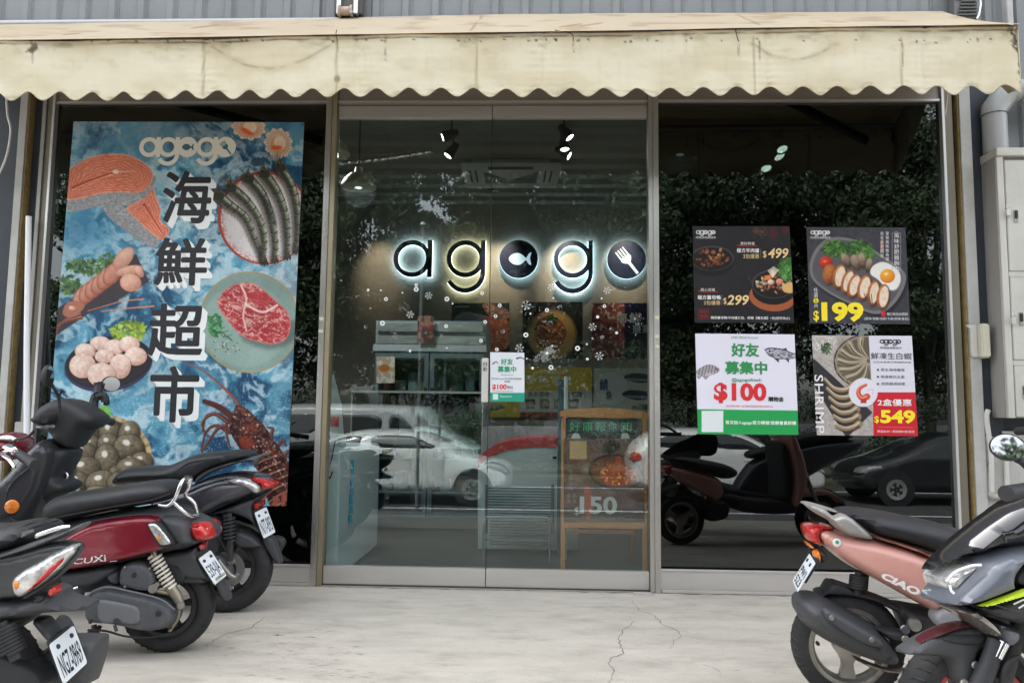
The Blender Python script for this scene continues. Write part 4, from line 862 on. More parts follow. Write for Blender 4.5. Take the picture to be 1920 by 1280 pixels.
    for leg in (((1120, 800), (1040, 760), (980, 800), (950, 910)), ((1150, 760), (1060, 700), (985, 700), (960, 790)), ((1110, 740), (1030, 690), (960, 740), (975, 810)), ((1180, 850), (1100, 770), (1120, 880)), ((1370, 820), (1380, 780), (1350, 770)), ((1400, 900), (1440, 850), (1460, 880)), ((1430, 960), (1490, 900), (1510, 860)), ((1100, 760), (1050, 780), (1000, 850), (955, 920))):
        P.put(P.line(L7(*leg), 8, 3.5, sm=5), (84, 44, 40)); P.put(P.line([(a-1, b-1) for a, b in L7(*leg)], 2.4, 1, sm=5), (160, 100, 84), 0.8)
    body = L7((1160, 640), (1215, 650), (1290, 720), (1330, 760), (1390, 850), (1440, 920), (1480, 1010), (1480, 1240), (1380, 1260), (1330, 1150), (1300, 1050), (1240, 960), (1170, 880), (1120, 780), (1140, 700))
    m = food(P, body, ((34, 20, 22), (88, 50, 46), (130, 88, 76)), 8, 71, 4, 1.3)
    for i in range(7): a = A7(1290+i*26, 985+i*38); P.put(m*P.line([(a[0]-22, a[1]+16), (a[0], a[1]), (a[0]+34, a[1]-14)], 3.2, sm=4, soft=2), (196, 130, 104), 0.7); P.put(m*P.line([(a[0]-22, a[1]+20), (a[0], a[1]+4), (a[0]+34, a[1]-10)], 2.4, sm=4, soft=2), (36, 16, 14), 0.8)
    for i in range(60): rr_ = random.Random(i+900); t_ = rr_.random(); x, y = A7(1180+t_*270+rr_.gauss(0, 34), 660+t_*420+rr_.gauss(0, 34)); P.put(m*P.ell(x, y, rr_.uniform(0.7, 2.4), rr_.uniform(0.7, 2.2)), (232, 190, 168), 0.85)
    P.put(m*P.poly(L7((1180, 830), (1250, 830), (1270, 880), (1200, 900)), sm=3, soft=5), (160, 66, 44), 0.7); P.put(m*P.poly(L7((1210, 770), (1260, 740), (1280, 790), (1230, 820)), sm=3, soft=5), (130, 56, 44), 0.5)
    for i in range(9): a = A7(1180+i*24, 655+i*33); P.put(P.poly([(a[0]-2, a[1]+3), (a[0]+3, a[1]-7), (a[0]+4, a[1]+4)]), (120, 62, 54))
    for q in (((1330, 1180), (1300, 1240)), ((1400, 1200), (1380, 1260)), ((1450, 1180), (1440, 1250))): P.put(P.line(L7(*q), 10, 5), (150, 84, 66))
YB = 0.0
_pb = paint_banner
def paint_banner(P):
    _pb(P); P.C *= (0.94+0.12*fbm(P.U/2.2, P.V/2.2, 77, 3))[..., None]; P.C *= (0.90+0.2*fbm(P.U/60, P.V/60, 78, 3))[..., None]
t = thing('seafood_banner', 'tall blue sea banner with salmon, prawns, steak, scallops, clams and lobster on the left window', 'banner', (-2.09, YB, 0.44))
printed('sheet', [(138, 228), (570.5, 229.5), (537, 948), (78, 950)], paint_banner, res=1.2, y=YB, parent=t, gain=1.0)
BLK = ink('charcoal', (34, 33, 38)); WHT = ink('white', (236, 238, 236)); IVR = ink('ivory', (226, 220, 204))
flat_wordmark(261, 441, 276, t, YB-0.0006, IVR, ink('teal', (62, 104, 122)))
for ch, bx, AA in (('海', (757, 405, 1066, 738), A6), ('鮮', (708, 828, 1040, 1130), A6), ('超', (632, 28, 965, 345), A7), ('市', (640, 402, 936, 742), A7)):
    (x0, y0), (x1, y1) = AA(bx[0], bx[1]), AA(bx[2], bx[3]); m = MB()
    for i in range(9):
        d = 10.5*(i+1)/9; T(m, ch, x0+d*0.95, y0+d, x1+d*0.95, y1+d, YB-0.0004-0.00002*i, bold=0.016)
    wpart(m, 'lettering_shadow', WHT, t, fixn=False)['kind'] = 'stuff'
    m = MB(); T(m, ch, x0, y0, x1, y1, YB-0.0012, bold=0.022); wpart(m, 'lettering', BLK, t, fixn=False)['kind'] = 'stuff'

# ------------------------------------------------------------------ four square posters and the door notice
D = lambda x, y: (x/2.91+1220, y/2.91+400)
def LD(*p): return [D(*q) for q in p]
def TD(m, txt, x0, y0, x1, y1, lv=1, **k): a, b = D(x0, y0), D(x1, y1); T(m, txt, a[0], a[1], b[0], b[1], -0.0006*lv, **k)
def TvD(m, txt, x0, y0, x1, y1, **k): a, b = D(x0, y0), D(x1, y1); Tv(m, txt, a[0], a[1], b[0], b[1], -0.0006, **k)
def letters(root, rgb, items, nm, vert=(), **k):
    for it in items:
        m = MB(); TD(m, *it[:5], **(it[5] if len(it) > 5 else k)); wpart(m, 'lettering', ink(nm, rgb), root, fixn=False)['kind'] = 'stuff'
    for it in vert:
        m = MB(); TvD(m, *it[:5], **k); wpart(m, 'lettering', ink(nm, rgb), root, fixn=False)['kind'] = 'stuff'
GOLD, YEL = (232, 200, 140), (246, 222, 40)
def pot(P, cx, cy, rx, ry, seed, food_cols):
    x, y = D(cx, cy); rx, ry = rx/2.91, ry/2.91
    P.put(P.ell(x, y+ry*0.45, rx*0.98, ry), (22, 20, 22)); P.put(P.ell(x, y, rx, ry), (72, 68, 68)); P.put(P.ell(x, y+1, rx*0.94, ry*0.92), (28, 20, 18)); m = P.ell(x, y+1.5, rx*0.86, ry*0.80)
    r_ = random.Random(seed)
    for i in range(46):
        a = r_.uniform(0, 6.28); q = math.sqrt(r_.random()); c = r_.choice(food_cols); P.ball(x+rx*0.78*q*math.cos(a), y+ry*0.7*q*math.sin(a)-1, r_.uniform(2.2, 5), r_.uniform(1.6, 3.4), r_.uniform(0, 180), [v*0.45 for v in c], c)
def paint_p1(P):
    P.fill((36, 34, 37)); P.C += (fbm(P.U/25, P.V/25, 5)[..., None]-0.5)*0.05
    pot(P, 335, 245, 118, 68, 1, [(150, 84, 52), (184, 112, 70), (206, 140, 92), (120, 60, 40)])
    x, y = D(665, 455); P.put(P.ell(x, y, 44, 27, 5), (168, 92, 58)); P.put(P.ell(x, y, 44, 27, 5)*sstep(0.3, 0.8, np.sin(P.V*1.7+fbm(P.U/14, P.V/6, 3)*6)), (134, 68, 42), 0.5)
    pot(P, 672, 385, 120, 78, 2, [(214, 160, 116), (190, 116, 86), (232, 190, 150), (150, 70, 56), (240, 220, 190)])
    leafy(P, *D(745, 305), 17, 20, [(76, 128, 62), (110, 160, 84), (54, 96, 46)], 110, 5, 7)
    for i in range(14): P.put(P.line(LD((665, 350), (640+i*4.5, 290+abs(i-7)*3)), 1.0), (240, 226, 196))
    P.put(P.poly(LD((620, 340), (655, 335), (660, 360), (625, 366))), (224, 128, 60)); P.ball(*D(655, 375), 6, 5, 0, (200, 150, 120), (250, 236, 214)); P.ball(*D(703, 372), 7, 6, 0, (190, 100, 80), (236, 170, 140)); P.put(P.poly(LD((715, 395), (770, 375), (780, 430), (730, 430)), sm=3, soft=3), (222, 176, 110))
    P.put(P.line(LD((540, 340), (535, 355), (552, 372)), 2.2, sm=3), (60, 58, 60))
    for i in range(60): r_ = random.Random(i); x, y = D(600+r_.gauss(0, 24), 100+r_.gauss(0, 14)); P.put(P.ell(x, y, r_.uniform(0.6, 1.6), 0.8), (124, 82, 52), 0.8)
    P.put(P.ell(*D(670, 110), 9, 12, soft=8), (80, 30, 32), 0.8); P.put(P.ell(*D(735, 90), 8, 9, soft=8), (84, 32, 34), 0.7)
    for a in ((478, 175, 582, 177), (265, 425, 365, 427)): P.put(P.line(LD((a[0], a[1]), ((a[0]+a[2])/2, a[1]+4), (a[2], a[3])), 2.6, 1.4, sm=3), (176, 36, 32))
    for a in ((600, 195, 245), (388, 445, 498)): P.put(P.line(LD((a[0], a[1]), (a[0], a[2])), 0.9), (150, 140, 124), 0.8)
    for q in (((262, 524), (316, 524)), ((262, 574), (316, 574)), ((262, 524), (262, 574)), ((316, 524), (316, 574))): P.put(P.line(LD(*q), 1.2), (136, 38, 38))
def poster(name_lbl, corners, fn, y=0.0015):
    c = LD(*corners); x0, z0 = onY((c[2][0]+c[3][0])/2, (c[2][1]+c[3][1])/2, y); t = thing('food_poster', name_lbl, 'poster', (x0, y, z0), 0, 'square posters on the right shop window')
    printed('sheet', c, fn, res=0.9, y=y, parent=t, thick=0.002); return t
t = poster('black poster of two hot pots priced 499 and 299, upper left of the four', ((230, 70), (758, 70), (783, 597), (242, 595)), paint_p1)
flat_wordmark(*[D(247, 0)[0], D(353, 0)[0]], D(0, 106)[1]-1, t, -0.0006, ink('pale', (224, 222, 220)), ink('near_black', (36, 34, 37)))
letters(t, (214, 210, 206), [('阿咯鴿海鮮超市', 247, 125, 356, 138), ('極方羊肉爐', 470, 190, 592, 214, dict(bold=0.02)), ('極方薑母鴨', 256, 446, 382, 470, dict(bold=0.02)), ('夏秘鎖養', 490, 156, 568, 172), ('暖心滋補', 274, 408, 350, 424), ('購買薑母鴨/羊肉爐乙包，即贈【養生鍋】1包(送完為止)', 328, 562, 760, 580, dict(bold=0.012))], 'pale')
letters(t, GOLD, [('$', 612, 205, 632, 245), ('499', 640, 190, 752, 245, dict(bold=0.02, shear=0.2)), ('$', 397, 460, 414, 498), ('299', 415, 445, 536, 500, dict(bold=0.02, shear=0.2)), ('2包優惠', 505, 221, 592, 246), ('2包優惠', 290, 476, 380, 499)], 'gold')
letters(t, (150, 44, 42), [('獨家', 268, 530, 310, 546), ('優惠', 268, 552, 310, 568)], 'seal_red')
def paint_p2(P):
    P.fill((62, 61, 68)); P.C += (fbm(P.U/6, P.V/6, 5)[..., None]-0.5)*0.10
    pl = LD((985, 132), (1080, 135), (1180, 175), (1300, 255), (1385, 320), (1388, 390), (1340, 480), (1270, 540), (1200, 545), (1100, 500), (980, 440), (890, 370), (865, 300), (885, 220), (930, 160))
    P.mul(P.poly([(a+4, b+6) for a, b in pl], sm=3, soft=10), 0.5); P.put(P.poly(pl, sm=3), (120, 116, 116)); cx, cy = D(1120, 335); inn = [(cx+(a-cx)*0.93, cy+(b-cy)*0.92) for a, b in pl]; P.put(P.poly(inn, sm=3, soft=2), (88, 86, 90))
    leafy(P, *D(1010, 195), 24, 15, [(70, 112, 48), (100, 144, 66), (44, 78, 34)], 150, 9, 6); leafy(P, *D(1130, 185), 24, 12, [(64, 104, 44), (90, 134, 60), (44, 74, 34)], 140, 10, 6); leafy(P, *D(1180, 220), 16, 10, [(64, 104, 44), (90, 134, 60)], 60, 11, 6)
    for cx, cy, rx, ry, an in ((1068, 258, 17, 9, 60), (1120, 270, 18, 10, 70), (1155, 260, 18, 8, 80), (1190, 285, 16, 7, 100)): P.ball(*D(cx, cy), rx*0.9, ry*0.9, an, (70, 54, 44), (170, 146, 122), tex=0.2, seed=cx)
    P.ball(*D(957, 268), 12.5, 11.5, 0, (140, 24, 18), (226, 70, 46), tex=0.15); P.put(P.ell(*D(950, 262), 3.4, 2.2, soft=2), (250, 150, 120), 0.6)
    e = LD((1210, 290), (1260, 265), (1310, 280), (1355, 320), (1362, 370), (1335, 415), (1290, 410), (1240, 360), (1200, 330)); P.put(P.poly(e, sm=4), (226, 222, 214)); P.put(P.poly([(a+0.8, b+0.8) for a, b in e], sm=4, soft=6), (240, 238, 232), 0.7); P.ball(*D(1292, 342), 14, 13, 0, (214, 112, 24), (252, 186, 60)); P.put(P.ell(*D(1285, 330), 4, 2.5, soft=2), (255, 236, 190), 0.8)
    for i, (cx, cy, rx, ry, an) in enumerate(((975, 330, 10, 18, 8), (1030, 345, 10, 22, 12), (1075, 372, 9, 22, 18), (1110, 395, 9.5, 22, 18), (1165, 405, 10, 23, 14), (1215, 435, 9, 23, 10), (1268, 455, 9.5, 23, 8))):
        P.mul(P.ell(D(cx, cy)[0]+2, D(cx, cy)[1]+3, rx+2, ry+1, an, soft=4), 0.6); P.ball(*D(cx, cy), rx+2.5, ry+1, an, (110, 52, 22), (206, 132, 66), tex=0.3, seed=i)
        if i: P.put(P.ell(D(cx, cy)[0]+1.5, D(cx, cy)[1]-0.5, rx-1, ry-3, an, soft=1.5), (236, 214, 192)); P.put(P.ell(D(cx, cy)[0]+1.5, D(cx, cy)[1]-0.5, rx-1, ry-3, an)*sstep(0.5, 0.7, fbm(P.U/4, P.V/7, i)), (214, 180, 152), 0.6)
    for i in range(4): P.put(P.line(LD((1165+i*13, 440), (1185+i*8, 490)), 1.4), (90, 62, 44))
    P.put(P.ell(*D(1270, 548), 4.6, 4.6), (216, 36, 40)); P.put(P.ell(*D(902, 476), 5, 5), YEL)
    P.put(P.line(LD((1318, 320), (1318, 110), (1340, 98), (1364, 110), (1364, 320)), 1.0, sm=0), (170, 168, 172), 0.8); P.put(P.rect(*D(1254, 150), *D(1272, 200)), (196, 84, 50), 0.8)
t = poster('charcoal poster of sliced chicken and fried egg priced 199, upper right of the four', ((852, 75), (1390, 78), (1416, 604), (870, 599)), paint_p2)
flat_wordmark(*[D(872, 0)[0], D(978, 0)[0]], D(0, 107)[1]-1, t, -0.0006, ink('pale'  , (224, 222, 220)), ink('slate', (62, 61, 68)))
letters(t, (220, 218, 216), [('阿咯鴿海鮮超市', 872, 126, 982, 139), ('種口味自由搭配', 1288, 541, 1404, 557), ('(原味/海鹽/泡菜/卡麻/蒜辣/香蒜)', 1166, 567, 1408, 584)], 'pale', vert=[('風味舒肥雞胸肉', 1328, 108, 1356, 318), ('享受美味無負擔', 1282, 100, 1300, 262), ('就從舒肥開始', 1254, 100, 1271, 244), ('任選', 890, 406, 912, 462), ('片', 892, 494, 914, 518)])
letters(t, YEL, [('$', 888, 530, 918, 592, dict(bold=0.02)), ('199', 932, 484, 1162, 591, dict(bold=0.045))], 'yellow')
letters(t, (70, 66, 30), [('5', 896, 468, 908, 484)], 'olive_ink')
def fishd(P, pts, col, belly): P.put(P.poly(pts, sm=3), col)
def paint_p3(P):
    P.fill((232, 229, 242)); P.put(P.poly(LD((240, 1067), (810, 1075), (812, 1215), (250, 1212))), (42, 160, 84))
    P.put(P.rect(*D(278, 1076), *D(396, 1192)), (226, 232, 232))
    m = P.poly(LD((625, 745), (650, 735), (720, 742), (770, 762), (800, 765), (800, 790), (740, 795), (680, 790), (640, 770)), sm=3); P.put(m, (190, 190, 200)); P.put(m*sstep(0.45, 0.6, fbm(P.U/3, P.V/2, 3)), (60, 62, 72), 0.7); P.put(P.line(LD((625, 745), (650, 735), (720, 742), (770, 762), (800, 766)), 2.4, 1.4, sm=3), (40, 42, 50)); P.put(P.line(LD((640, 772), (690, 792), (760, 794)), 1.2, sm=3), (50, 50, 60))
    for q in (((672, 790), (700, 815), (700, 795)), ((735, 795), (755, 815), (755, 795)), ((715, 742), (740, 733), (745, 750))): P.put(P.poly(LD(*q)), (52, 54, 62))
    P.put(P.ell(*D(650, 752), 1.4, 1.4), (20, 20, 26))
    m = P.poly(LD((378, 855), (350, 830), (310, 824), (275, 840), (250, 858), (255, 880), (290, 888), (340, 880)), sm=3); P.put(m, (170, 162, 168)); P.put(m*sstep(0.3, 0.8, np.sin(P.U*1.1+P.V*0.25)), (84, 76, 82), 0.7); P.put(m*P.poly(LD((300, 870), (350, 868), (330, 888), (290, 890)), soft=4), (214, 200, 206), 0.7)
    P.put(P.poly(LD((280, 885), (300, 908), (320, 886))), (150, 140, 150)); P.put(P.poly(LD((250, 885), (262, 905), (280, 888))), (150, 140, 150)); P.put(P.ell(*D(360, 850), 1.4, 1.4), (30, 26, 32))
t = poster('white poster with green strip offering 100 to new friends, lower left of the four', ((243, 655), (785, 660), (807, 1207), (258, 1203)), paint_p3)
letters(t, (48, 140, 78), [('LINE Official Account', 440, 670, 586, 683), ('好友', 440, 708, 592, 782, dict(bold=0.035)), ('募集中', 405, 806, 636, 878, dict(bold=0.035)), ('@agogofresh', 442, 898, 604, 921, dict(bold=0.01))], 'leaf_green')
letters(t, (212, 42, 48), [('$100', 345, 924, 632, 1036, dict(bold=0.04)), ('*僅限單筆消費，首次購物滿額結帳現折(限用100)', 408, 1046, 666, 1058)], 'price_red')
letters(t, (34, 34, 36), [('購物金', 642, 999, 726, 1026, dict(bold=0.03))], 'near_black2')
letters(t, (232, 242, 236), [('首次加入agogo官方帳號/官網會員即贈', 408, 1130, 793, 1155, dict(bold=0.02))], 'mint')
def paint_p4(P):
    P.fill((224, 221, 232)); U, V = P.U, P.V
    L_ = P.poly(LD((870, 655), (1188, 660), (1220, 1220), (900, 1220))); P.put(L_, (176, 168, 162)); P.C = P.C+(L_*(fbm(U/4, V/4, 6)-0.5)*0.22)[..., None]
    P.put(L_*P.poly(LD((1020, 700), (1220, 660), (1220, 980), (1100, 960)), soft=20), (128, 116, 104), 0.6); P.put(L_*sstep(0.55, 0.65, vnoise(U/1.5, V/1.5, 3))*P.ell(*D(940, 700), 26, 20, soft=8), (240, 238, 236), 0.7)
    leafy(P, *D(955, 735), 8, 10, [(86, 104, 74), (60, 80, 54)], 30, 14, 5)
    x, y = D(1190, 808); P.put(L_*P.ell(x, y, 66, 52), (60, 52, 48)); P.put(L_*P.ell(x, y, 63, 49.5), (150, 140, 126)); P.put(L_*P.ell(x, y, 60, 46), (98, 88, 74))
    for i in range(8):
        a = RAD(105+i*24); c = [(x+58*math.cos(a), y-44*math.sin(a)), (x+36*math.cos(a+0.16), y-28*math.sin(a+0.16)), (x+6*math.cos(a), y-5*math.sin(a))]; P.put(L_*P.line(c, 13, 4, sm=5, soft=1.5), (150, 136, 112)); P.put(L_*P.line([(q[0]+1, q[1]+3) for q in c], 3, 1, sm=5, soft=2), (62, 52, 42), 0.8); P.put(L_*P.line([(q[0], q[1]-2.5) for q in c], 2.4, 1, sm=5, soft=2), (216, 204, 182), 0.8)
    P.put(L_*P.poly(LD((880, 790), (900, 800), (1210, 1085), (1080, 1215), (1060, 1210), (885, 930))), (52, 50, 54))
    for i in range(6):
        c = LD((950+i*18, 900+i*52), (1010+i*14, 940+i*46), (1080+i*6, 950+i*40), (1110+i*0, 1000+i*34)); 
        c = [(950+i*12, 905+i*50), (1000+i*12, 955+i*44), (1060+i*10, 965+i*40), (1105+i*6, 940+i*42)]; c = LD(*c); P.put(L_*P.line(c, 5, 15, sm=5, soft=1.5), (146, 124, 98)); P.put(L_*P.line([(a, b-3) for a, b in c], 2, 4, sm=5, soft=3), (214, 200, 174), 0.9); P.put(L_*P.line([(a, b+5) for a, b in c], 2, 5, sm=5, soft=3), (54, 44, 36), 0.8)
    P.put(P.poly(LD((1211, 975), (1460, 975), (1475, 1225), (1216, 1225))), (204, 38, 52))
    P.put(P.ell(*D(1160, 976), 27, 27), (228, 224, 234)); x, y = D(1160, 976)
    c = [(x+5, y-14), (x-6, y-8), (x-9, y+2), (x-2, y+11), (x+7, y+8)]; P.put(P.line(c, 5, 12, sm=6), (208, 74, 48)); P.put(P.line([(a-1, b-1) for a, b in c], 1.5, 4, sm=6, soft=2), (240, 150, 120), 0.9); P.put(P.poly([(x-4, y+12), (x+6, y+12), (x+6, y+20), (x-5, y+20)]), (180, 60, 50)); P.put(P.line([(x+7, y-4), (x+18, y-6), (x+17, y+4)], 1.2, sm=3), (230, 160, 160), 0.8)
    P.put(P.line(LD((1246, 1165), (1430, 1167)), 0.9), (240, 160, 160), 0.8)
    for yy in (853, 891, 930): P.put(P.ell(*D(1240, yy), 2.0, 2.0), (40, 38, 42))
t = poster('shrimp poster, grey photo beside a red block priced 549, lower right of the four', ((880, 665), (1425, 668), (1459, 1214), (908, 1209)), paint_p4)
flat_wordmark(*[D(1250, 0)[0], D(1366, 0)[0]], D(0, 700)[1]-0.5, t, -0.0006, ink('ink_dark', (44, 42, 46)), ink('lavender', (224, 221, 232)))
letters(t, (44, 42, 46), [('阿咯鴿海鮮超市', 1252, 726, 1370, 740), ('鮮凍生白蝦', 1202, 760, 1424, 796), ('以日本急速冷凍保鮮出貨', 1214, 806, 1420, 816), ('原生海域養殖', 1256, 845, 1386, 861), ('無毒無抗生素', 1256, 883, 1386, 899), ('肉質飽滿結實', 1260, 921, 1388, 937)], 'ink_dark')
letters(t, (236, 226, 226), [('2盒優惠', 1238, 1012, 1424, 1050, dict(bold=0.02)), ('單盒$339 / 鍋燒麵90即運送', 1236, 1182, 1440, 1196)], 'blush')
letters(t, YEL, [('$', 1221, 1104, 1246, 1146, dict(bold=0.02)), ('549', 1252, 1072, 1444, 1146, dict(bold=0.04))], 'yellow')
m = MB()      # SHRIMP set sideways, reading downward
v, f = text_mesh('SHRIMP', 0.01, 0, 1.08); a = np.array(v); lo, hi = a.min(0), a.max(0); p0, p1 = D(893, 880), D(948, 1200); X0, Z1 = onY(*p0, -0.0006); X1, Z0 = onY(p1[0]+3, p1[1], -0.0006)
m.add([(X1-0.008-(1-(p[1]-lo[1])/(hi[1]-lo[1]))*0+(-(X1-X0-0.008)*(1-(p[1]-lo[1])/(hi[1]-lo[1]))), -0.0006, Z1-(p[0]-lo[0])/(hi[0]-lo[0])*(Z1-Z0)) for p in v], f)
wpart(m, 'lettering', ink('offwhite', (230, 226, 226)), t, fixn=False)

def paint_n(P):
    P.fill((226, 230, 236)); P.put(P.rect(915, 736, 990, 760), (44, 156, 128)); P.put(P.rect(924, 738, 934, 749), (210, 232, 226))
    P.put(P.line([(969, 672), (976, 670), (982, 673)], 3, 1.5, sm=3), (70, 76, 84)); P.put(P.line([(924, 682), (930, 678), (934, 681)], 3, 1.5, sm=3), (120, 112, 116))
x0, z0 = onY(951, 752, 0.003)
t = thing('door_notice', 'small white and green notice with red 100 taped beside the door seam', 'notice', (x0, 0.003, z0))
printed('sheet', [(919, 660), (983, 661), (983.5, 753), (919, 752)], paint_n, res=0.8, y=0.003, parent=t, thick=0.0015)
def lt(rgb, nm, items, y=0.0024):
    for it in items:
        m = MB(); T(m, *it[:5], y, **(it[5] if len(it) > 5 else {})); wpart(m, 'lettering', ink(nm, rgb), t, fixn=False)['kind'] = 'stuff'
lt((48, 150, 108), 'notice_green', [('好友', 939, 672, 962, 684, dict(bold=0.03)), ('募集中', 933, 686, 968, 698, dict(bold=0.03)), ('@agogofresh', 939, 701, 962, 704)])
lt((50, 50, 54), 'notice_grey', [('首次加入agogo官方帳號/官網會員', 922, 708, 978, 712), ('即贈', 946, 713, 956, 717), ('購物金', 951, 723, 962, 729)])
lt((216, 52, 56), 'notice_red', [('$100', 923, 720, 950, 731, dict(bold=0.04)), ('*首次購物滿額現折(限用100)', 923, 732, 962, 734.5)])
lt((226, 240, 236), 'notice_mint', [('@agogofresh', 938, 741, 960, 745)])
# ------------------------------------------------------------------ shop interior seen through the doors
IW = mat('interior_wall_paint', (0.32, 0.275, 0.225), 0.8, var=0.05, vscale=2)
IC = mat('interior_ceiling_deck', (0.22, 0.22, 0.20), 0.7, var=0.08)
structure(MB().box((-3.3, 0.06, -0.06), (2.7, 4.1, 0.0)), 'shop_floor', mat('shop_floor_paint', (0.06, 0.06, 0.056), 0.35, var=0.12, vscale=4))
structure(MB().box((-3.3, 3.98, 0.0), (2.7, 4.08, 3.3)), 'back_wall', IW)
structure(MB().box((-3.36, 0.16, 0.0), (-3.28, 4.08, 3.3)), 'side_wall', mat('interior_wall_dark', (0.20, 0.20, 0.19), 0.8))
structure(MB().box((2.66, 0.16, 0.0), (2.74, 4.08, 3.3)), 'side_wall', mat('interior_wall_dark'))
m = MB(); prof = []
y = 0.10
while y < 4.0:
    prof += [(y, 3.20), (y+0.13, 3.20), (y+0.16, 3.26), (y+0.27, 3.26)]; y += 0.30
n = len(prof); m.add([(x, a, b) for x in (-3.3, 2.7) for a, b in prof]+[(x, a, b+0.01) for x in (-3.3, 2.7) for a, b in prof], [(i, i+1, n+i+1, n+i) for i in range(n-1)]+[(2*n+i+1, 2*n+i, 3*n+i, 3*n+i+1) for i in range(n-1)])
structure(m, 'ceiling', IC)
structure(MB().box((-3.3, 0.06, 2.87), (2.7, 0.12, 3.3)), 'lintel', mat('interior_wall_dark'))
structure(MB().box((-9.0, 0.16, 8.1), (9.0, 8.0, 8.2)).box((-3.3, 0.13, 3.3), (2.7, 4.1, 3.36)), 'roof_deck', mat('backing_board'))  # upper slab: unseen roof, raised with the wall to shade the forecourt
def pbox(x0, y0, x1, y1, y, dep):     # box whose front face covers a photo rectangle at depth y
    xm, ym = (x0+x1)/2, (y0+y1)/2
    X0, X1 = onY(x0, ym, y)[0], onY(x1, ym, y)[0]; Z1, Z0 = onY(xm, y0, y)[1], onY(xm, y1, y)[1]
    return (X0, y, Z0), (X1, y+dep, Z1)

# illuminated wordmark
SY = 3.90
INDIGO = mat('sign_face_navy', (0.012, 0.018, 0.06), 0.4); 
HALO = mat('sign_halo_led', (0.7, 0.85, 1.0), 0.5, emit=(0.55, 0.80, 1.0), estr=2.1); HALOW = mat('sign_halo_warm', (0.9, 0.9, 0.7), 0.5, emit=(0.85, 0.88, 0.66), estr=1.5)
xa, za = onY(772.5, 484.5, SY); xb, _ = onY(1175, 488, SY); R_ = onY(807.5, 484, SY)[0]-xa; pitch = (xb-xa)/4; wd = R_*0.25
t = thing('illuminated_sign', 'dark wall letters with a glowing pale blue halo behind them, fish and fork discs', 'sign', ((xa+xb)/2, SY, za-0.4))
def solid(m, y0, y1):     # give flat pieces real thickness
    k = MB(); n = len(m.v); k.add([(a, y0+(b-0), c) for a, b, c in m.v]+[(a, y1+(b-0), c) for a, b, c in m.v], [tuple(f) for f in m.f]+[tuple(i+n for i in reversed(f)) for f in m.f])
    ed = {}
    for f in m.f:
        for i in range(len(f)): e = (f[i], f[(i+1) % len(f)]); ed[e] = ed.get(e, 0)+1
    k.f += [(b, a, a+n, b+n) for (a, b) in ed if (b, a) not in ed]; return k
L, fsh, frk = wordmark(xa, za, R_, pitch, wd, lambda a, b, lv=0: (a, -0.0004*lv, b))
for m in L: wpart(solid(m, SY, SY+0.03), 'letter', INDIGO, t, fixn=False)
wpart(solid(fsh, SY-0.004, SY-0.001), 'fish_emblem', mat('sign_fish_lit', (0.5, 0.6, 0.68), 0.5, emit=(0.5, 0.66, 0.78), estr=0.180), t, fixn=False)
wpart(solid(frk, SY-0.004, SY-0.001), 'fork_emblem', mat('sign_fork_lit', (0.5, 0.55, 0.6), 0.5, emit=(0.6, 0.7, 0.8), estr=0.140), t, fixn=False)['kind'] = 'stuff'
L, _, _ = wordmark(xa, za, R_+wd*0.03, pitch, wd*1.08, lambda a, b, lv=0: (a, -0.0004*lv, b))
HALOD = mat('sign_halo_disc', (0.7, 0.85, 1.0), 0.5, emit=(0.55, 0.80, 1.0), estr=0.9)
for i, m in enumerate(L):
    wpart(solid(m, SY+0.031, SY+0.035), 'halo_plate', HALOW if i == 1 else (HALOD if i in (2, 4) else HALO), t, fixn=False)
PO = mat('black_metal', (0.02, 0.02, 0.022), 0.5)
# track, spotlights that wash the back wall
a, b = pbox(805, 325, 1128, 328, 3.3, 0.03); tag(MB().box(a, b).build('lighting_track', PO), 'thin black lighting track under the shop ceiling above the wall sign', 'track')
LED = mat('led_face', (0.9, 1, 0.95), 0.4, emit=(0.92, 1.0, 0.92), estr=1.600)
def spot(px, py, y, dx, dz, lbl, lit, r=0.045, L=0.13, hang=0.09):
    x, z = onY(px, py, y); d = Vector((dx, (-0.18 if y < 1.7 and px < 1200 else -0.5) if lit else 0.5, dz)).normalized(); c = Vector((x, y, z))
    t = thing('spotlight', lbl, 'spotlight', (x, y, z-0.06))
    wpart(MB().lathe([(0.0, -L), (r*0.55, -L), (r*0.85, -L*0.6), (r, -L*0.4), (r*1.02, 0.0), (r*0.86, 0.0), (r*0.8, -0.012), (0, -0.012)], c, d, 18), 'housing', PO, t, smooth=40)
    wpart(MB().lathe([(0, -0.006), (r*0.8, -0.006)], c, d, 18), 'lamp_face', LED if lit else mat('dark_lens', (0.05, 0.05, 0.055), 0.2), t)
    k = c-d*L*0.6; wpart(MB().tube([k, k+Vector((0, 0, hang)), k+Vector((0, 0, hang+0.06))], 0.008, 6), 'yoke', PO, t)
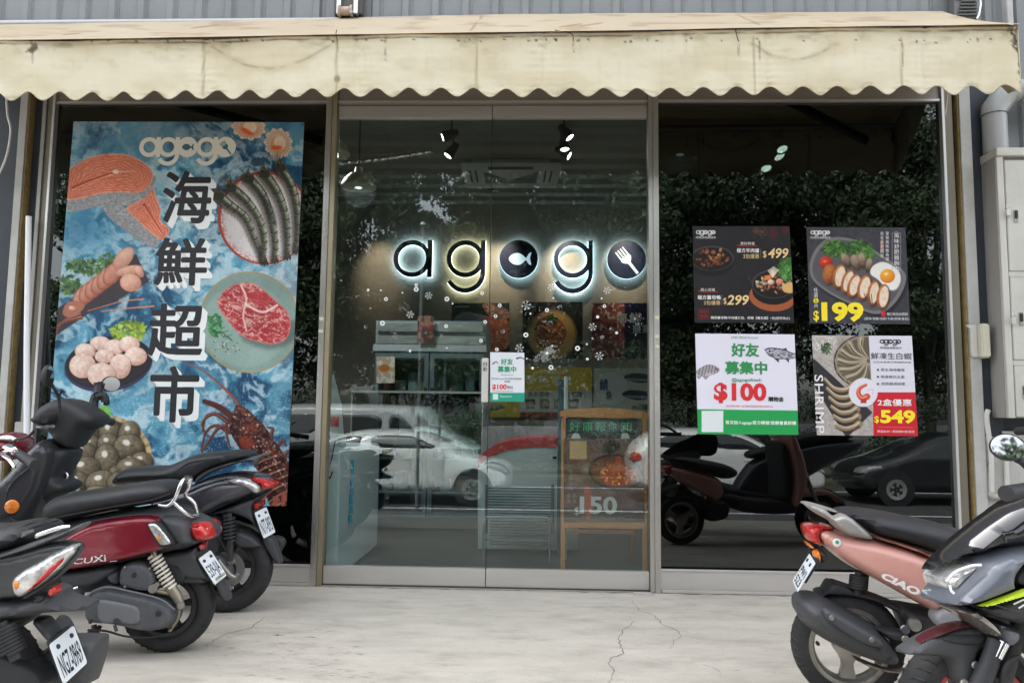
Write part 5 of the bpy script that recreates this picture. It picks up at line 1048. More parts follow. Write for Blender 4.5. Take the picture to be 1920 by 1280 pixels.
for i, (px, py, y, dx, dz, lit) in enumerate(((829, 258, 1.35, -0.8, -0.35, 1), (839, 293, 1.6, -0.6, -0.9, 1), (1069, 259, 1.35, 0.6, -0.8, 1), (1059, 281, 1.5, 0.1, -1, 1), (1068, 293, 1.6, 0.8, -0.5, 1), (1467, 281, 1.3, 0.15, -1, 1), (1462, 295, 1.5, 0.3, -1, 1), (1437, 317, 1.7, 0.05, -1, 1), (833, 352, 3.3, 0.05, -0.9, 0), (922, 354, 3.3, 0.0, -0.9, 0), (1025, 352, 3.3, -0.1, -0.9, 0), (1102, 349, 3.3, 0.1, -0.9, 0))):
    lb = ['lit black spotlight pointing left, upper of the two left of the ceiling air conditioner', 'lit black spotlight tucked against the left end of the ceiling air conditioner', 'lit black spotlight right of centre, topmost of the cluster of three', 'lit black spotlight right of centre, middle of the cluster of three', 'lit black spotlight right of centre, lowest of the cluster of three',
          'brightest ceiling spotlight seen through the poster window, uppermost of three', 'ceiling spotlight in the poster window, middle of three', 'ceiling spotlight in the poster window, lowest of three',
          'unlit black track spotlight hanging left of the air conditioner', 'unlit black track spotlight under the left half of the air conditioner', 'unlit black track spotlight under the right half of the air conditioner', 'unlit black track spotlight hanging right of the air conditioner'][i]
    spot(px, py, y, dx, dz, lb, lit, r=0.040 if i < 5 else 0.048)
for i, px in enumerate((700, 935, 1060, 1178)):
    x, _ = onY(px, 400, 3.5); l = bpy.data.lights.new('wall_washer', 'SPOT'); l.energy = (6, 12, 16, 12)[i]; l.color = (1.0, 0.80, 0.60); l.spot_size = RAD(48); l.spot_blend = 1.0; l.shadow_soft_size = 0.03
    o = bpy.data.objects.new('wall_washer', l); COL.objects.link(o); o.location = (x, 3.45, 3.08); o.rotation_euler = (RAD(42), 0, 0)
# air conditioner cassette
a, b = pbox(862, 305, 1053, 345, 2.3, 0.7)
t = thing('air_conditioner', 'pale grey four way ceiling air conditioner cassette', 'air conditioner', ((a[0]+b[0])/2, 2.6, a[2]))
GRW = mat('cassette_plastic', (0.42, 0.42, 0.40), 0.5)
X0, X1, Z0, Z1 = a[0], b[0], a[2], b[2]; dz = Z1-Z0
m = MB().add([(X0, 2.3, Z1), (X1, 2.3, Z1), (X1-0.05, 2.36, Z0), (X0+0.05, 2.36, Z0), (X0, 2.5, Z1), (X1, 2.5, Z1), (X1-0.05, 2.44, Z0), (X0+0.05, 2.44, Z0)], [(0, 1, 2, 3), (5, 4, 7, 6), (4, 0, 3, 7), (1, 5, 6, 2), (4, 5, 1, 0), (3, 2, 6, 7)])
wpart(m, 'casing', GRW, t, bev=0.006)
wpart(MB().box((X0+0.1, 2.33, Z1+0.0005), (X1-0.1, 2.48, 3.19)), 'upper_box', mat('galvanised_box', (0.30, 0.31, 0.29), 0.5, 0.3), t)
def onc(u, v): return (X0+0.05*v+u*(X1-X0-0.1*v), 2.3+0.06*v-0.004, Z1-v*dz)
for (u0, v0, u1, v1) in ((0.27, 0.18, 0.73, 0.3), (0.07, 0.35, 0.09, 0.85), (0.13, 0.35, 0.15, 0.85), (0.85, 0.35, 0.87, 0.85), (0.91, 0.35, 0.93, 0.85)):
    wpart(MB().add([onc(u0, v0), onc(u1, v0), onc(u1, v1), onc(u0, v1)]+[tuple(np.array(onc(*q))+np.array((0, 0.003, 0))) for q in ((u0, v0), (u1, v0), (u1, v1), (u0, v1))], [(0, 1, 2, 3), (7, 6, 5, 4), (0, 4, 5, 1), (1, 5, 6, 2), (2, 6, 7, 3), (3, 7, 4, 0)]), 'slot', PO, t)
wpart(MB().add([onc(0.22, 0.4), onc(0.5, 0.75), onc(0.78, 0.4), onc(0.78, 0.9), onc(0.22, 0.9)], [(0, 1, 2, 3, 4)]), 'grille', mat('grille_dark', (0.14, 0.14, 0.13), 0.6), t)
# ducts and beams
a, b = pbox(700, 258, 1215, 276, 3.0, 0.12); tag(MB().box(a, b).build('ceiling_beam', mat('beam_blue_black', (0.03, 0.04, 0.05), 0.5)), 'dark blue steel beam crossing the shop ceiling', 'beam')
p0, p1, p2 = onY(560, 312, 1.6), onY(700, 300, 1.6), onY(812, 284, 1.6)
m = MB(); pts = catmull([(p0[0], 1.6, p0[1]), (p1[0], 1.6, p1[1]), (p2[0], 1.6, p2[1])], 30); m.tube(pts, [0.020+0.006*math.sin(i*1.7) for i in range(len(pts))], 12)
tag(m.build('foil_hose', mat('foil', (0.75, 0.70, 0.64), 0.25, 0.95, bump=0.5, bscale=30), smooth=60), 'crinkled silver foil hose running under the ceiling at the left door', 'hose')
# pendant lamps
def pendant(px, py, y, r, lbl, pw):
    x, z = onY(px, py, y); t = thing('pendant_lamp', lbl, 'lamp', (x, y, z))
    wpart(MB().lathe([(r, 0.0), (r*0.96, 0.02), (r*0.80, r*0.45), (r*0.5, r*0.75), (r*0.24, r*0.85), (r*0.2, r*1.15), (0.0, r*1.15)], (x, y, z), (0, 0, 1), 28), 'lamp_shade', mat('shade_enamel', (0.60, 0.52, 0.40), 0.35, 0.3), t, smooth=50)
    wpart(MB().lathe([(0.0, 0.012), (r*0.9, 0.012)], (x, y, z), (0, 0, 1), 28), 'diffuser', mat('pendant_diffuser', (0.35, 0.42, 0.50), 0.3, emit=(0.52, 0.70, 0.88), estr=0.040), t)
    wpart(MB().lathe([(0.0, 0.0), (r*0.2, -0.002), (r*0.2, 0.011)], (x, y, z), (0, 0, 1), 12), 'bulb', mat('pendant_bulb', (0.9, 0.95, 1), 0.3, emit=(0.9, 0.97, 1.0), estr=0.280), t)
    wpart(MB().tube([(x, y, z+r*1.15), (x, y, 3.2)], 0.006, 6), 'cord', PO, t)
    l = bpy.data.lights.new('pendant_light', 'SPOT'); l.spot_size = RAD(165); l.spot_blend = 0.6; l.energy = pw*3.6; l.color = (0.92, 0.97, 1.0); l.shadow_soft_size = 0.12; o = bpy.data.objects.new('pendant_light', l); COL.objects.link(o); o.location = (x, y, z-0.02)
pendant(672, 352, 1.1, 0.130, 'cream dome pendant lamp hanging inside the left sliding door', 3.5)
pendant(618, 288, 1.3, 0.155, 'dome pendant lamp half hidden behind the left door post', 2)
pendant(1275, 290, 1.0, 0.145, 'dome pendant lamp glowing dimly at the top left of the poster window', 3)
pendant(930, 200, 2.6, 0.13, 'dome pendant lamp high above the doorway behind the header', 15)  # unseen lamp, added to brighten the shop interior
# glass front fridge
Yf = 1.9
a, b = pbox(697, 600, 908, 1008, Yf, 0.65); FX0, FX1, FZ1 = a[0], b[0], b[2]
t = thing('display_fridge', 'tall two door glass display fridge with a grey frame and stocked shelves', 'fridge', ((FX0+FX1)/2, Yf+0.3, 0.0))
FG = mat('fridge_grey', (0.30, 0.33, 0.34), 0.4, 0.2); FGD = mat('fridge_frame_dark', (0.12, 0.16, 0.17), 0.4)
zh = onY(800, 655, Yf)[1]
wpart(MB().box((FX0, Yf+0.05, 0.03), (FX0+0.04, Yf+0.65, FZ1)).box((FX1-0.04, Yf+0.05, 0.03), (FX1, Yf+0.65, FZ1)).box((FX0+0.041, Yf+0.6, 0.03), (FX1-0.041, Yf+0.65, FZ1)).box((FX0+0.041, Yf+0.05, 0.03), (FX1-0.041, Yf+0.599, 0.14)).box((FX0+0.041, Yf+0.05, zh), (FX1-0.041, Yf+0.599, FZ1)), 'cabinet', FG, t)['kind'] = 'stuff'
z0, z1 = onY(800, 646, Yf)[1], onY(800, 606, Yf)[1]; zm = (z0+z1)/2
for za_, zb_ in ((z0+0.005, zm-0.02), (zm+0.02, z1)): wpart(MB().box((FX0+0.02, Yf+0.02, za_), (FX1-0.02, Yf+0.049, zb_)), 'light_box', mat('lightbox_steel', (0.55, 0.56, 0.52), 0.25, 0.6, var=0.3, vscale=3, stretch=(1, 1, 6)), t, bev=0.004)
wpart(MB().box((FX0-0.01, Yf, zh-0.02), (FX1+0.01, Yf+0.049, z0)), 'fascia', mat('fascia_grey', (0.42, 0.44, 0.44), 0.4), t, bev=0.006)
xm = (FX0+FX1)/2
for i in (0, 1):
    xa_, xb_ = (FX0+0.01, xm-0.005) if i == 0 else (xm+0.005, FX1-0.01)
    d = wpart(MB().box((xa_, Yf, 0.12), (xa_+0.035, Yf+0.045, zh-0.03)).box((xb_-0.035, Yf, 0.12), (xb_, Yf+0.045, zh-0.03)).box((xa_+0.036, Yf, 0.12), (xb_-0.036, Yf+0.045, 0.16)).box((xa_+0.036, Yf, zh-0.07), (xb_-0.036, Yf+0.045, zh-0.03)), 'fridge_door', FGD, t); d['kind'] = 'stuff'
    wpart(MB().box((xa_+0.036, Yf+0.018, 0.161), (xb_-0.036, Yf+0.024, zh-0.071)), 'door_glass', glass_mat('fridge_glass', (0.80, 0.88, 0.88), 0.05), t)
    wpart(MB().box(((xb_-0.03) if i == 0 else xa_+0.012, Yf-0.02, 0.75), ((xb_-0.012) if i == 0 else xa_+0.03, Yf-0.001, 1.15)), 'door_handle', PO, t, bev=0.003)
r_ = random.Random(3); cols = [(0.5, 0.12, 0.1), (0.55, 0.5, 0.42), (0.15, 0.3, 0.4), (0.5, 0.4, 0.2), (0.3, 0.32, 0.34), (0.12, 0.2, 0.14), (0.6, 0.6, 0.58)]
for k in range(5):
    z = 0.3+k*0.27; wpart(MB().box((FX0+0.045, Yf+0.08, z), (FX1-0.045, Yf+0.58, z+0.012)), 'shelf', mat('shelf_wire', (0.45, 0.45, 0.45), 0.4, 0.5), t)
    x = FX0+0.06
    while x < FX1-0.14:
        w_, h_ = r_.uniform(0.06, 0.11), r_.uniform(0.09, 0.19); ci = r_.randrange(len(cols))
        o = MB().box((x, Yf+0.12+r_.uniform(0, 0.05), z+0.0125), (x+w_, Yf+0.3, z+0.0125+h_)).build('food_pack', mat('pack_%d' % ci, cols[ci], 0.4, var=0.3, vscale=25), bev=0.008)
        nm_ = ('red', 'beige', 'blue', 'mustard', 'grey', 'dark green', 'white')[ci]; sh_ = ('lowest', 'second', 'middle', 'fourth', 'top')[k]; npk = globals().setdefault('npk', {}); q_ = npk.setdefault((k, ci), 0); npk[(k, ci)] += 1
        tag(o, ('%s food pack on the %s shelf of the glass fridge' % (nm_, sh_))+('', ', second of two', ', third of three', ', last of four')[min(3, q_)], 'pack', 'food packs in the display fridge'); x += w_+r_.uniform(0.01, 0.06)
def sheet_part(root, nm, c, y, fn, res=1.3): return printed(nm, c, fn, res=res, y=y, parent=root, thick=0.002)
def pa(P):
    P.fill((196, 170, 140)); P.put(sstep(0.45, 0.6, fbm(P.U/7, P.V/7, 4)), (236, 226, 214), 0.9); P.put(P.ell(720, 690, 10, 7), (196, 110, 50))
x, z = onY(722, 720, Yf-0.004)
def wall_print(nm, lbl, cat, c, y, fn, res=1.3):
    x0, z0 = onY((c[0][0]+c[1][0])/2, c[2][1], y); t = thing(nm, lbl, cat, (x0, y, z0)); printed('sheet', c, fn, res=res, y=y, parent=t, thick=0.003); return t
wall_print('product_card', 'small pale product card taped inside the left fridge door', 'card', [(706, 668), (740, 668), (740, 718), (706, 718)], Yf-0.003, pa)
def pb(P): P.fill((92, 60, 58)); P.put(sstep(0.5, 0.62, fbm(P.U/6, P.V/6, 8)), (172, 120, 100), 0.8); P.put(P.rect(784, 612, 814, 616), (150, 50, 46))
wall_print('small_food_card', 'small dark red meat picture hanging in front of the fridge light box', 'card', [(783, 592), (813, 592), (813, 643), (783, 643)], Yf-0.03, pb)
def pc(P):
    P.fill((38, 42, 48)); P.put(P.poly([(850, 600), (880, 585), (960, 610), (955, 640), (870, 640)], sm=3, soft=3), (120, 128, 140)); food(P, [(905, 600), (950, 598), (962, 640), (915, 665)], ((190, 84, 60), (226, 132, 98), (240, 180, 150)), 6, 5); food(P, [(905, 570), (935, 572), (960, 590), (940, 600), (915, 590)], ((120, 70, 56), (200, 150, 130), (226, 190, 170)), 6, 7); P.put(P.line([(852, 575), (880, 575)], 1.4), (190, 190, 190))
wall_print('wall_poster', 'dark square poster of salmon and lemon on the back wall behind the fridge', 'poster', [(847, 568), (955, 568), (955, 664), (847, 664)], 3.96, pc)
def pd(P):
    P.fill((34, 32, 32)); P.put(P.ell(1035, 627, 47, 47), (150, 118, 70)); P.put(P.ell(1035, 627, 43, 43), (200, 158, 96)); food(P, [(1010, 600), (1040, 592), (1062, 620), (1050, 650), (1020, 655), (1002, 630)], ((120, 48, 30), (186, 110, 66), (226, 190, 130)), 7, 12, contrast=1.5); leafy(P, 1035, 600, 10, 8, [(50, 80, 40), (70, 100, 50)], 30, 3, 5); P.put(P.line([(985, 575), (1005, 575)], 1.2), (170, 170, 170))
wall_print('wall_poster', 'dark square poster of a golden noodle bowl on the back wall', 'poster', [(980, 566), (1092, 566), (1092, 672), (980, 672)], 3.96, pd)
def pe(P):
    P.fill((120, 106, 104)); food(P, [(1105, 566), (1172, 566), (1172, 674), (1105, 674)], ((90, 40, 40), (176, 90, 84), (214, 196, 190)), 10, 22, sm=0, contrast=1.5); P.put(P.rect(1171, 560, 1225, 680), (24, 26, 58)); P.put(P.line([(1180, 655), (1190, 650), (1200, 655), (1190, 660), (1180, 655)], 1, sm=3), (190, 190, 200))
t = wall_print('wall_poster', 'navy and red seafood feast poster on the back wall at the right door edge', 'poster', [(1110, 568), (1218, 568), (1218, 672), (1110, 672)], 3.96, pe)
for ch, b_ in (('海', (1156, 586, 1176, 606)), ('鮮', (1180, 586, 1202, 606)), ('盛', (1186, 608, 1202, 624)), ('宴', (1204, 608, 1218, 624))): m = MB(); T(m, ch, *b_, 3.9585, bold=0.02); wpart(m, 'lettering', ink('feast_grey', (170, 170, 180)), t, fixn=False)['kind'] = 'stuff'
def pf(P):
    P.fill((216, 184, 60)); P.put(P.rect(975, 732, 1120, 780), (196, 196, 190)); 
    for i in range(4): P.put(P.rect(985+i*27, 748, 1003+i*27, 766), (90, 84, 76)); P.put(P.ell(994+i*27, 757, 7, 5), (186, 170, 140))
    P.put(P.rect(975, 772, 1120, 785), (150, 30, 30)); leafy(P, 925, 762, 20, 6, [(60, 90, 50)], 30, 5, 6)
t = wall_print('banner_poster', 'yellow and white bargain poster low on the back wall behind the easel', 'poster', [(915, 688), (1110, 688), (1110, 782), (915, 782)], 3.93, pf)
for ch, b_ in (('值', (985, 702, 1002, 720)), ('特', (1010, 704, 1026, 720)), ('惠', (1034, 704, 1050, 720)), ('組', (1056, 704, 1072, 720)), ('全館鮮凍商品優惠', (1012, 692, 1066, 700)), ('多多選購', (990, 734, 1030, 744)), ('真心推薦', (1050, 734, 1092, 744))): m = MB(); T(m, ch, *b_, 3.9285, bold=0.02); wpart(m, 'lettering', ink('cream_text', (226, 222, 200)) if b_[1] < 730 else ink('olive_text', (110, 100, 40)), t, fixn=False)['kind'] = 'stuff'
def pg(P):
    P.fill((190, 190, 176)); P.put(P.ell(1146, 728, 31, 31), (206, 210, 206)); 
    for j, (x, y) in enumerate(((1200, 708), (1196, 740), (1212, 766))): P.put(P.poly([(x-30, y), (x-15, y-9), (x+20, y-5), (x+35, y+3), (x, y+10)], sm=3), (44, 62, 76)); P.put(P.line([(x-24, y+3), (x+30, y+5)], 5, sm=2, soft=3), (150, 164, 170), 0.8)
t = wall_print('mackerel_poster', 'pale mackerel poster with blue characters on the wall right of the yellow one', 'poster', [(1113, 690), (1222, 690), (1222, 778), (1113, 778)], 3.93, pg)
for ch, b_ in (('鯖', (1124, 710, 1140, 732)), ('魚', (1136, 732, 1148, 750))): m = MB(); T(m, ch, *b_, 3.9285, bold=0.02); wpart(m, 'lettering', ink('mackerel_blue', (40, 74, 104)), t, fixn=False)['kind'] = 'stuff'
# chest freezer with a red rim
Yc = 1.05
def cpt(px, py): return onY(px, py, Yc)
t = thing('chest_freezer', 'white chest freezer with a curved red lid rim behind the folding stools', 'freezer', (0.0, Yc+0.3, 0.0))
top = catmull([(896, 868), (915, 849), (945, 836), (985, 829), (1030, 828), (1085, 832)], 5)
bodyp = [cpt(896, 1030)]+[cpt(1085, 1030)]+[cpt(a, b+10) for a, b in reversed(top)]
WHE = mat('freezer_white', (0.62, 0.66, 0.66), 0.35, var=0.04); REDE = mat('freezer_red', (0.60, 0.02, 0.03), 0.35)
wpart(MB().prism([(a, max(0.03, b)) for a, b in bodyp], lambda a, b: (a, Yc, b), lambda a, b: (a, Yc+0.62, b)), 'body', WHE, t)
rim = [cpt(a, b+9.5) for a, b in top]+[cpt(a, b-8) for a, b in reversed(top)]
wpart(MB().prism(rim, lambda a, b: (a, Yc-0.02, b), lambda a, b: (a, Yc+0.64, b)), 'red_rim', REDE, t)
a, b = pbox(1032, 852, 1054, 863, Yc-0.006, 0.005); wpart(MB().box(a, b), 'label_plate', mat('label_pale', (0.75, 0.75, 0.72), 0.5), t)
a, b = pbox(1036, 855, 1044, 860, Yc-0.008, 0.001); wpart(MB().box(a, b), 'label_mark', PO, t)
a, b = pbox(905, 800, 1050, 827, 1.75, 0.5); tag(MB().box((a[0], a[1], 0.0), b).build('low_freezer', mat('freezer_grey', (0.35, 0.36, 0.36), 0.5), bev=0.01), 'grey low freezer standing behind the white chest freezer', 'freezer')
# folded stools
Ys = 0.72; SGR = mat('stool_grey', (0.11, 0.14, 0.14), 0.4, 0.3)
t = thing('folding_stool_rack', 'grey tubular rack of folded slatted stools in front of the chest freezer', 'rack', (onY(975, 1000, Ys)[0], Ys+0.1, 0.0))
for k in range(11):
    a, b = pbox(910+(k % 3), 914+k*5.2, 1040-(k % 2)*2, 917+k*5.2, Ys+0.03+0.004*k, 0.012); wpart(MB().box(a, b), 'slat', SGR, t, bev=0.002)
for x_ in (912, 1036): a, b = pbox(x_-3, 908, x_+3, 1000, Ys+0.06, 0.02); wpart(MB().box(a, b), 'side_rail', SGR, t, bev=0.003)
for k in range(9):
    a, b = pbox(918, 976+k*5.4, 1028, 978.5+k*5.4, Ys+0.12, 0.01); wpart(MB().box(a, b), 'slat', SGR, t)
fr = [onY(*q, Ys) for q in ((906, 1052), (907, 990), (912, 973), (922, 969), (1014, 969), (1026, 974), (1030, 990), (1031, 1052))]
wpart(MB().tube([(a, Ys, max(0.012, b)) for a, b in fr], 0.009, 10, smooth=4), 'tube_frame', mat('stool_tube', (0.30, 0.33, 0.33), 0.3, 0.6), t, smooth=50)
a, b = pbox(908, 1010, 1030, 1014, Ys, 0.01); wpart(MB().box(a, b), 'crossbar', mat('stool_tube'), t)
# easel board
Ye = 0.42
def ex(px, py=900): return onY(px, py, Ye)[0]
def ez(py, px=1130): return onY(px, py, Ye)[1]
WOOD = mat('easel_wood', (0.62, 0.26, 0.09), 0.5, var=0.15, vscale=8, stretch=(1, 1, 0.15))
t = thing('easel_board', 'wooden easel board with green chalk writing and a brown hotpot poster priced 150', 'easel', (ex(1132), Ye, 0.0))
wpart(MB().box((ex(1052), Ye, 0.0), (ex(1060), Ye+0.03, ez(783))), 'leg', WOOD, t, bev=0.003); wpart(MB().box((ex(1205), Ye, 0.0), (ex(1213), Ye+0.03, ez(783))), 'leg', WOOD, t, bev=0.003)
hp = [(ex(x_, 775), ez(y_)) for x_, y_ in catmull([(1050, 782), (1052, 771), (1075, 767), (1130, 764), (1190, 768), (1214, 773), (1215, 783)], 4)]+[(ex(1130), ez(783.2))]
wpart(MB().prism(hp, lambda a, b: (a, Ye-0.004, b), lambda a, b: (a, Ye+0.034, b)), 'arched_rail', WOOD, t, bev=0.002)
wpart(MB().box((ex(1060.3), Ye+0.012, ez(822)), (ex(1204.7), Ye+0.02, ez(783.5))), 'chalkboard', mat('chalkboard', (0.035, 0.045, 0.042), 0.7, var=0.3, vscale=12), t)
wpart(MB().box((ex(1060.3), Ye, ez(990)), (ex(1204.7), Ye+0.028, ez(979))), 'crossbar', WOOD, t, bev=0.002)
for xx in (1062, 1200): wpart(MB().tube([(ex(xx), Ye+0.04, ez(800)), (ex(xx), Ye+0.42, 0.01)], 0.012, 6), 'rear_leg', WOOD, t)
wpart(MB().box((ex(1064), Ye+0.40, 0.18), (ex(1198), Ye+0.42, 0.2)), 'rear_crossbar', WOOD, t)
m = MB()
for i, ch in enumerate('好康報你知'): q = MB(); T(q, ch, 1068+i*24, 790, 1088+i*24-(4 if i == 3 else 0), 808, Ye+0.0105); wpart(q, 'chalk_lettering', mat('chalk_green', (0.10, 0.55, 0.22), 0.8), t, fixn=False)['kind'] = 'stuff'
for cx in (1080, 1172):
    pts = catmull([(cx-9, 822), (cx-6, 814), (cx, 811), (cx+6, 814), (cx+9, 822)], 3); wpart(MB().add([(*[onY(a, b, Ye+0.0105)[0]], Ye+0.0105, onY(a, b, Ye+0.0105)[1]) for a, b in pts], [tuple(range(len(pts)))]), 'chalk_drawing', mat('chalk_white', (0.6, 0.6, 0.58), 0.8), t, fixn=False)
def ph(P):
    P.fill((92, 66, 58)); P.C += (fbm(P.U/20, P.V/20, 4)[..., None]-0.5)*0.2; P.put(P.rect(1068, 826, 1100, 860), (160, 128, 92)); P.put(P.ell(1155, 885, 52, 34, 8), (48, 34, 32)); P.put(P.ell(1155, 885, 47, 29, 8), (96, 50, 36)); food(P, [(1125, 885), (1150, 870), (1190, 880), (1185, 905), (1140, 908)], ((110, 36, 18), (176, 70, 30), (214, 130, 70)), 8, 5); P.put(P.line([(1160, 860), (1155, 880)], 10, 14), (150, 66, 36)); P.put(P.ell(1145, 838, 18, 12, -20), (50, 36, 34)); P.put(P.ell(1195, 845, 14, 10), (120, 64, 40)); P.put(P.rect(1050, 950, 1225, 985), (70, 58, 54), 0.8); P.put(P.poly([(1095, 920), (1106, 914), (1112, 950), (1100, 975)], sm=3), (140, 70, 50))
printed('poster_sheet', [(1057, 822), (1208, 822), (1208, 978), (1057, 978)], ph, res=1.0, y=Ye-0.006, parent=t, thick=0.003, gain=2.2)
for tx, b_, cn in (('150', (1087, 930, 1157, 963), 'w'), ('$', (1077, 950, 1086, 966), 'w'), ('任', (1066, 880, 1074, 888), 'g'), ('選', (1066, 890, 1074, 898), 'g'), ('三', (1066, 900, 1074, 908), 'g'), ('包', (1066, 910, 1074, 918), 'g'), ('金', (1062, 925, 1070, 933), 'g'), ('湯', (1062, 935, 1070, 943), 'g'), ('品', (1073, 925, 1081, 933), 'g'), ('底', (1073, 935, 1081, 943), 'g'), ('SINCE Golden Soup Anna', (1092, 967, 1172, 971), 'g')):
    q = MB(); T(q, tx, *b_, Ye-0.0068, bold=0.03 if tx == '150' else 0); wpart(q, 'lettering', ink('easel_white', (214, 210, 204)) if cn == 'w' else ink('easel_grey', (170, 150, 140)), t, fixn=False)['kind'] = 'stuff'
# left counter and small things
CW = mat('counter_white', (0.50, 0.56, 0.56), 0.4, var=0.03)
xcr = onY(612, 1050, 0.14)[0]+0.06
o = MB().box((-2.9, 0.14, 0.0), (xcr, 1.25, 0.73)).build('counter', CW, bev=0.012); tag(o, 'low white counter just inside the left door', 'counter')
m = MB(); t = thing('blue_streamer', 'blue plastic streamer hanging on the white counter inside the left door', 'streamer', (xcr+0.01, 0.42, 0.35))
for k in range(7):
    z = 0.66-k*0.055; y = 0.40+0.01*(k % 2); wpart(MB().add([(xcr+0.006, y-0.022, z), (xcr+0.012, y+0.020, z-0.004), (xcr+0.018, y+0.012, z-0.05), (xcr+0.008, y-0.014, z-0.046)]+[(xcr+0.003, y-0.022, z), (xcr+0.009, y+0.020, z-0.004), (xcr+0.015, y+0.012, z-0.05), (xcr+0.005, y-0.014, z-0.046)], [(0, 1, 2, 3), (7, 6, 5, 4), (0, 4, 5, 1), (1, 5, 6, 2), (2, 6, 7, 3), (3, 7, 4, 0)]), 'segment', mat('streamer_blue', (0.05, 0.35, 0.50), 0.4), t)
x, z = onY(634, 765, 0.35)
t = thing('leaflet_stand', 'white leaflet stand with a red block leaning on the counter at the left door edge', 'stand', (x, 0.35, 0.73))
wpart(MB().prism([(x-0.04, 0.735), (x+0.05, 0.735), (x+0.02, 1.0), (x-0.035, 1.18), (x-0.05, 1.16)], lambda a, b: (a, 0.34, b), lambda a, b: (a, 0.346, b)), 'board', mat('leaflet_white', (0.55, 0.57, 0.56), 0.4), t, bev=0.001)
wpart(MB().box((x-0.045, 0.336, 0.86), (x+0.01, 0.3395, 0.93)), 'red_block', REDE, t)
wpart(MB().box((x+0.02, 0.335, 0.74), (x+0.06, 0.339, 0.80)), 'card', mat('leaflet_white'), t)
p0 = onY(617, 880, 0.1); m = MB().tube([(p0[0]+0.03, 0.1, p0[1]+0.16), (p0[0]+0.01, 0.1, p0[1]+0.05), (p0[0]-0.01, 0.1, p0[1]-0.01), (p0[0]+0.005, 0.1, p0[1]-0.05), (p0[0]+0.02, 0.1, p0[1]-0.01)], 0.004, 6, smooth=5)
tag(m.build('hook_cord', PO), 'black looped cord hanging beside the left door post', 'cord')
a, b = pbox(660, 737, 903, 840, 1.5, 0.02)
t = thing('display_board', 'grey framed display board standing across the shop in front of the fridge', 'board', ((a[0]+b[0])/2, 1.5, a[2]))
GB = glass_mat('acrylic_grey', (0.55, 0.57, 0.57), 0.10)
wpart(MB().box(a, b), 'acrylic_panel', GB, t); wpart(MB().box((a[0]-0.01, 1.495, b[2]+0.0005), (b[0]+0.01, 1.525, b[2]+0.018)), 'top_rail', mat('board_rail', (0.5, 0.5, 0.48), 0.4, 0.4), t)
for xx in (a[0]-0.006, b[0]+0.006): wpart(MB().box((xx-0.005, 1.498, 0.0), (xx+0.005, 1.522, b[2])), 'post', mat('board_rail'), t)
a, b = pbox(1058, 706, 1064, 768, 0.9, 0.03); t = MB().tube([((a[0]+b[0])/2, 0.9, 0.0), ((a[0]+b[0])/2, 0.9, b[2])], (b[0]-a[0])/2+0.002, 12).build('paper_roll', mat('roll_white', (0.7, 0.72, 0.72), 0.5), smooth=50); tag(t, 'upright white paper roll standing behind the easel board', 'roll')
a, b = pbox(1046, 712, 1057, 772, 0.95, 0.03); t = MB().box((a[0], a[1], 0.0), b).build('teal_board', mat('teal_board', (0.06, 0.12, 0.15), 0.5)); tag(t, 'narrow dark teal board standing beside the white roll', 'board')
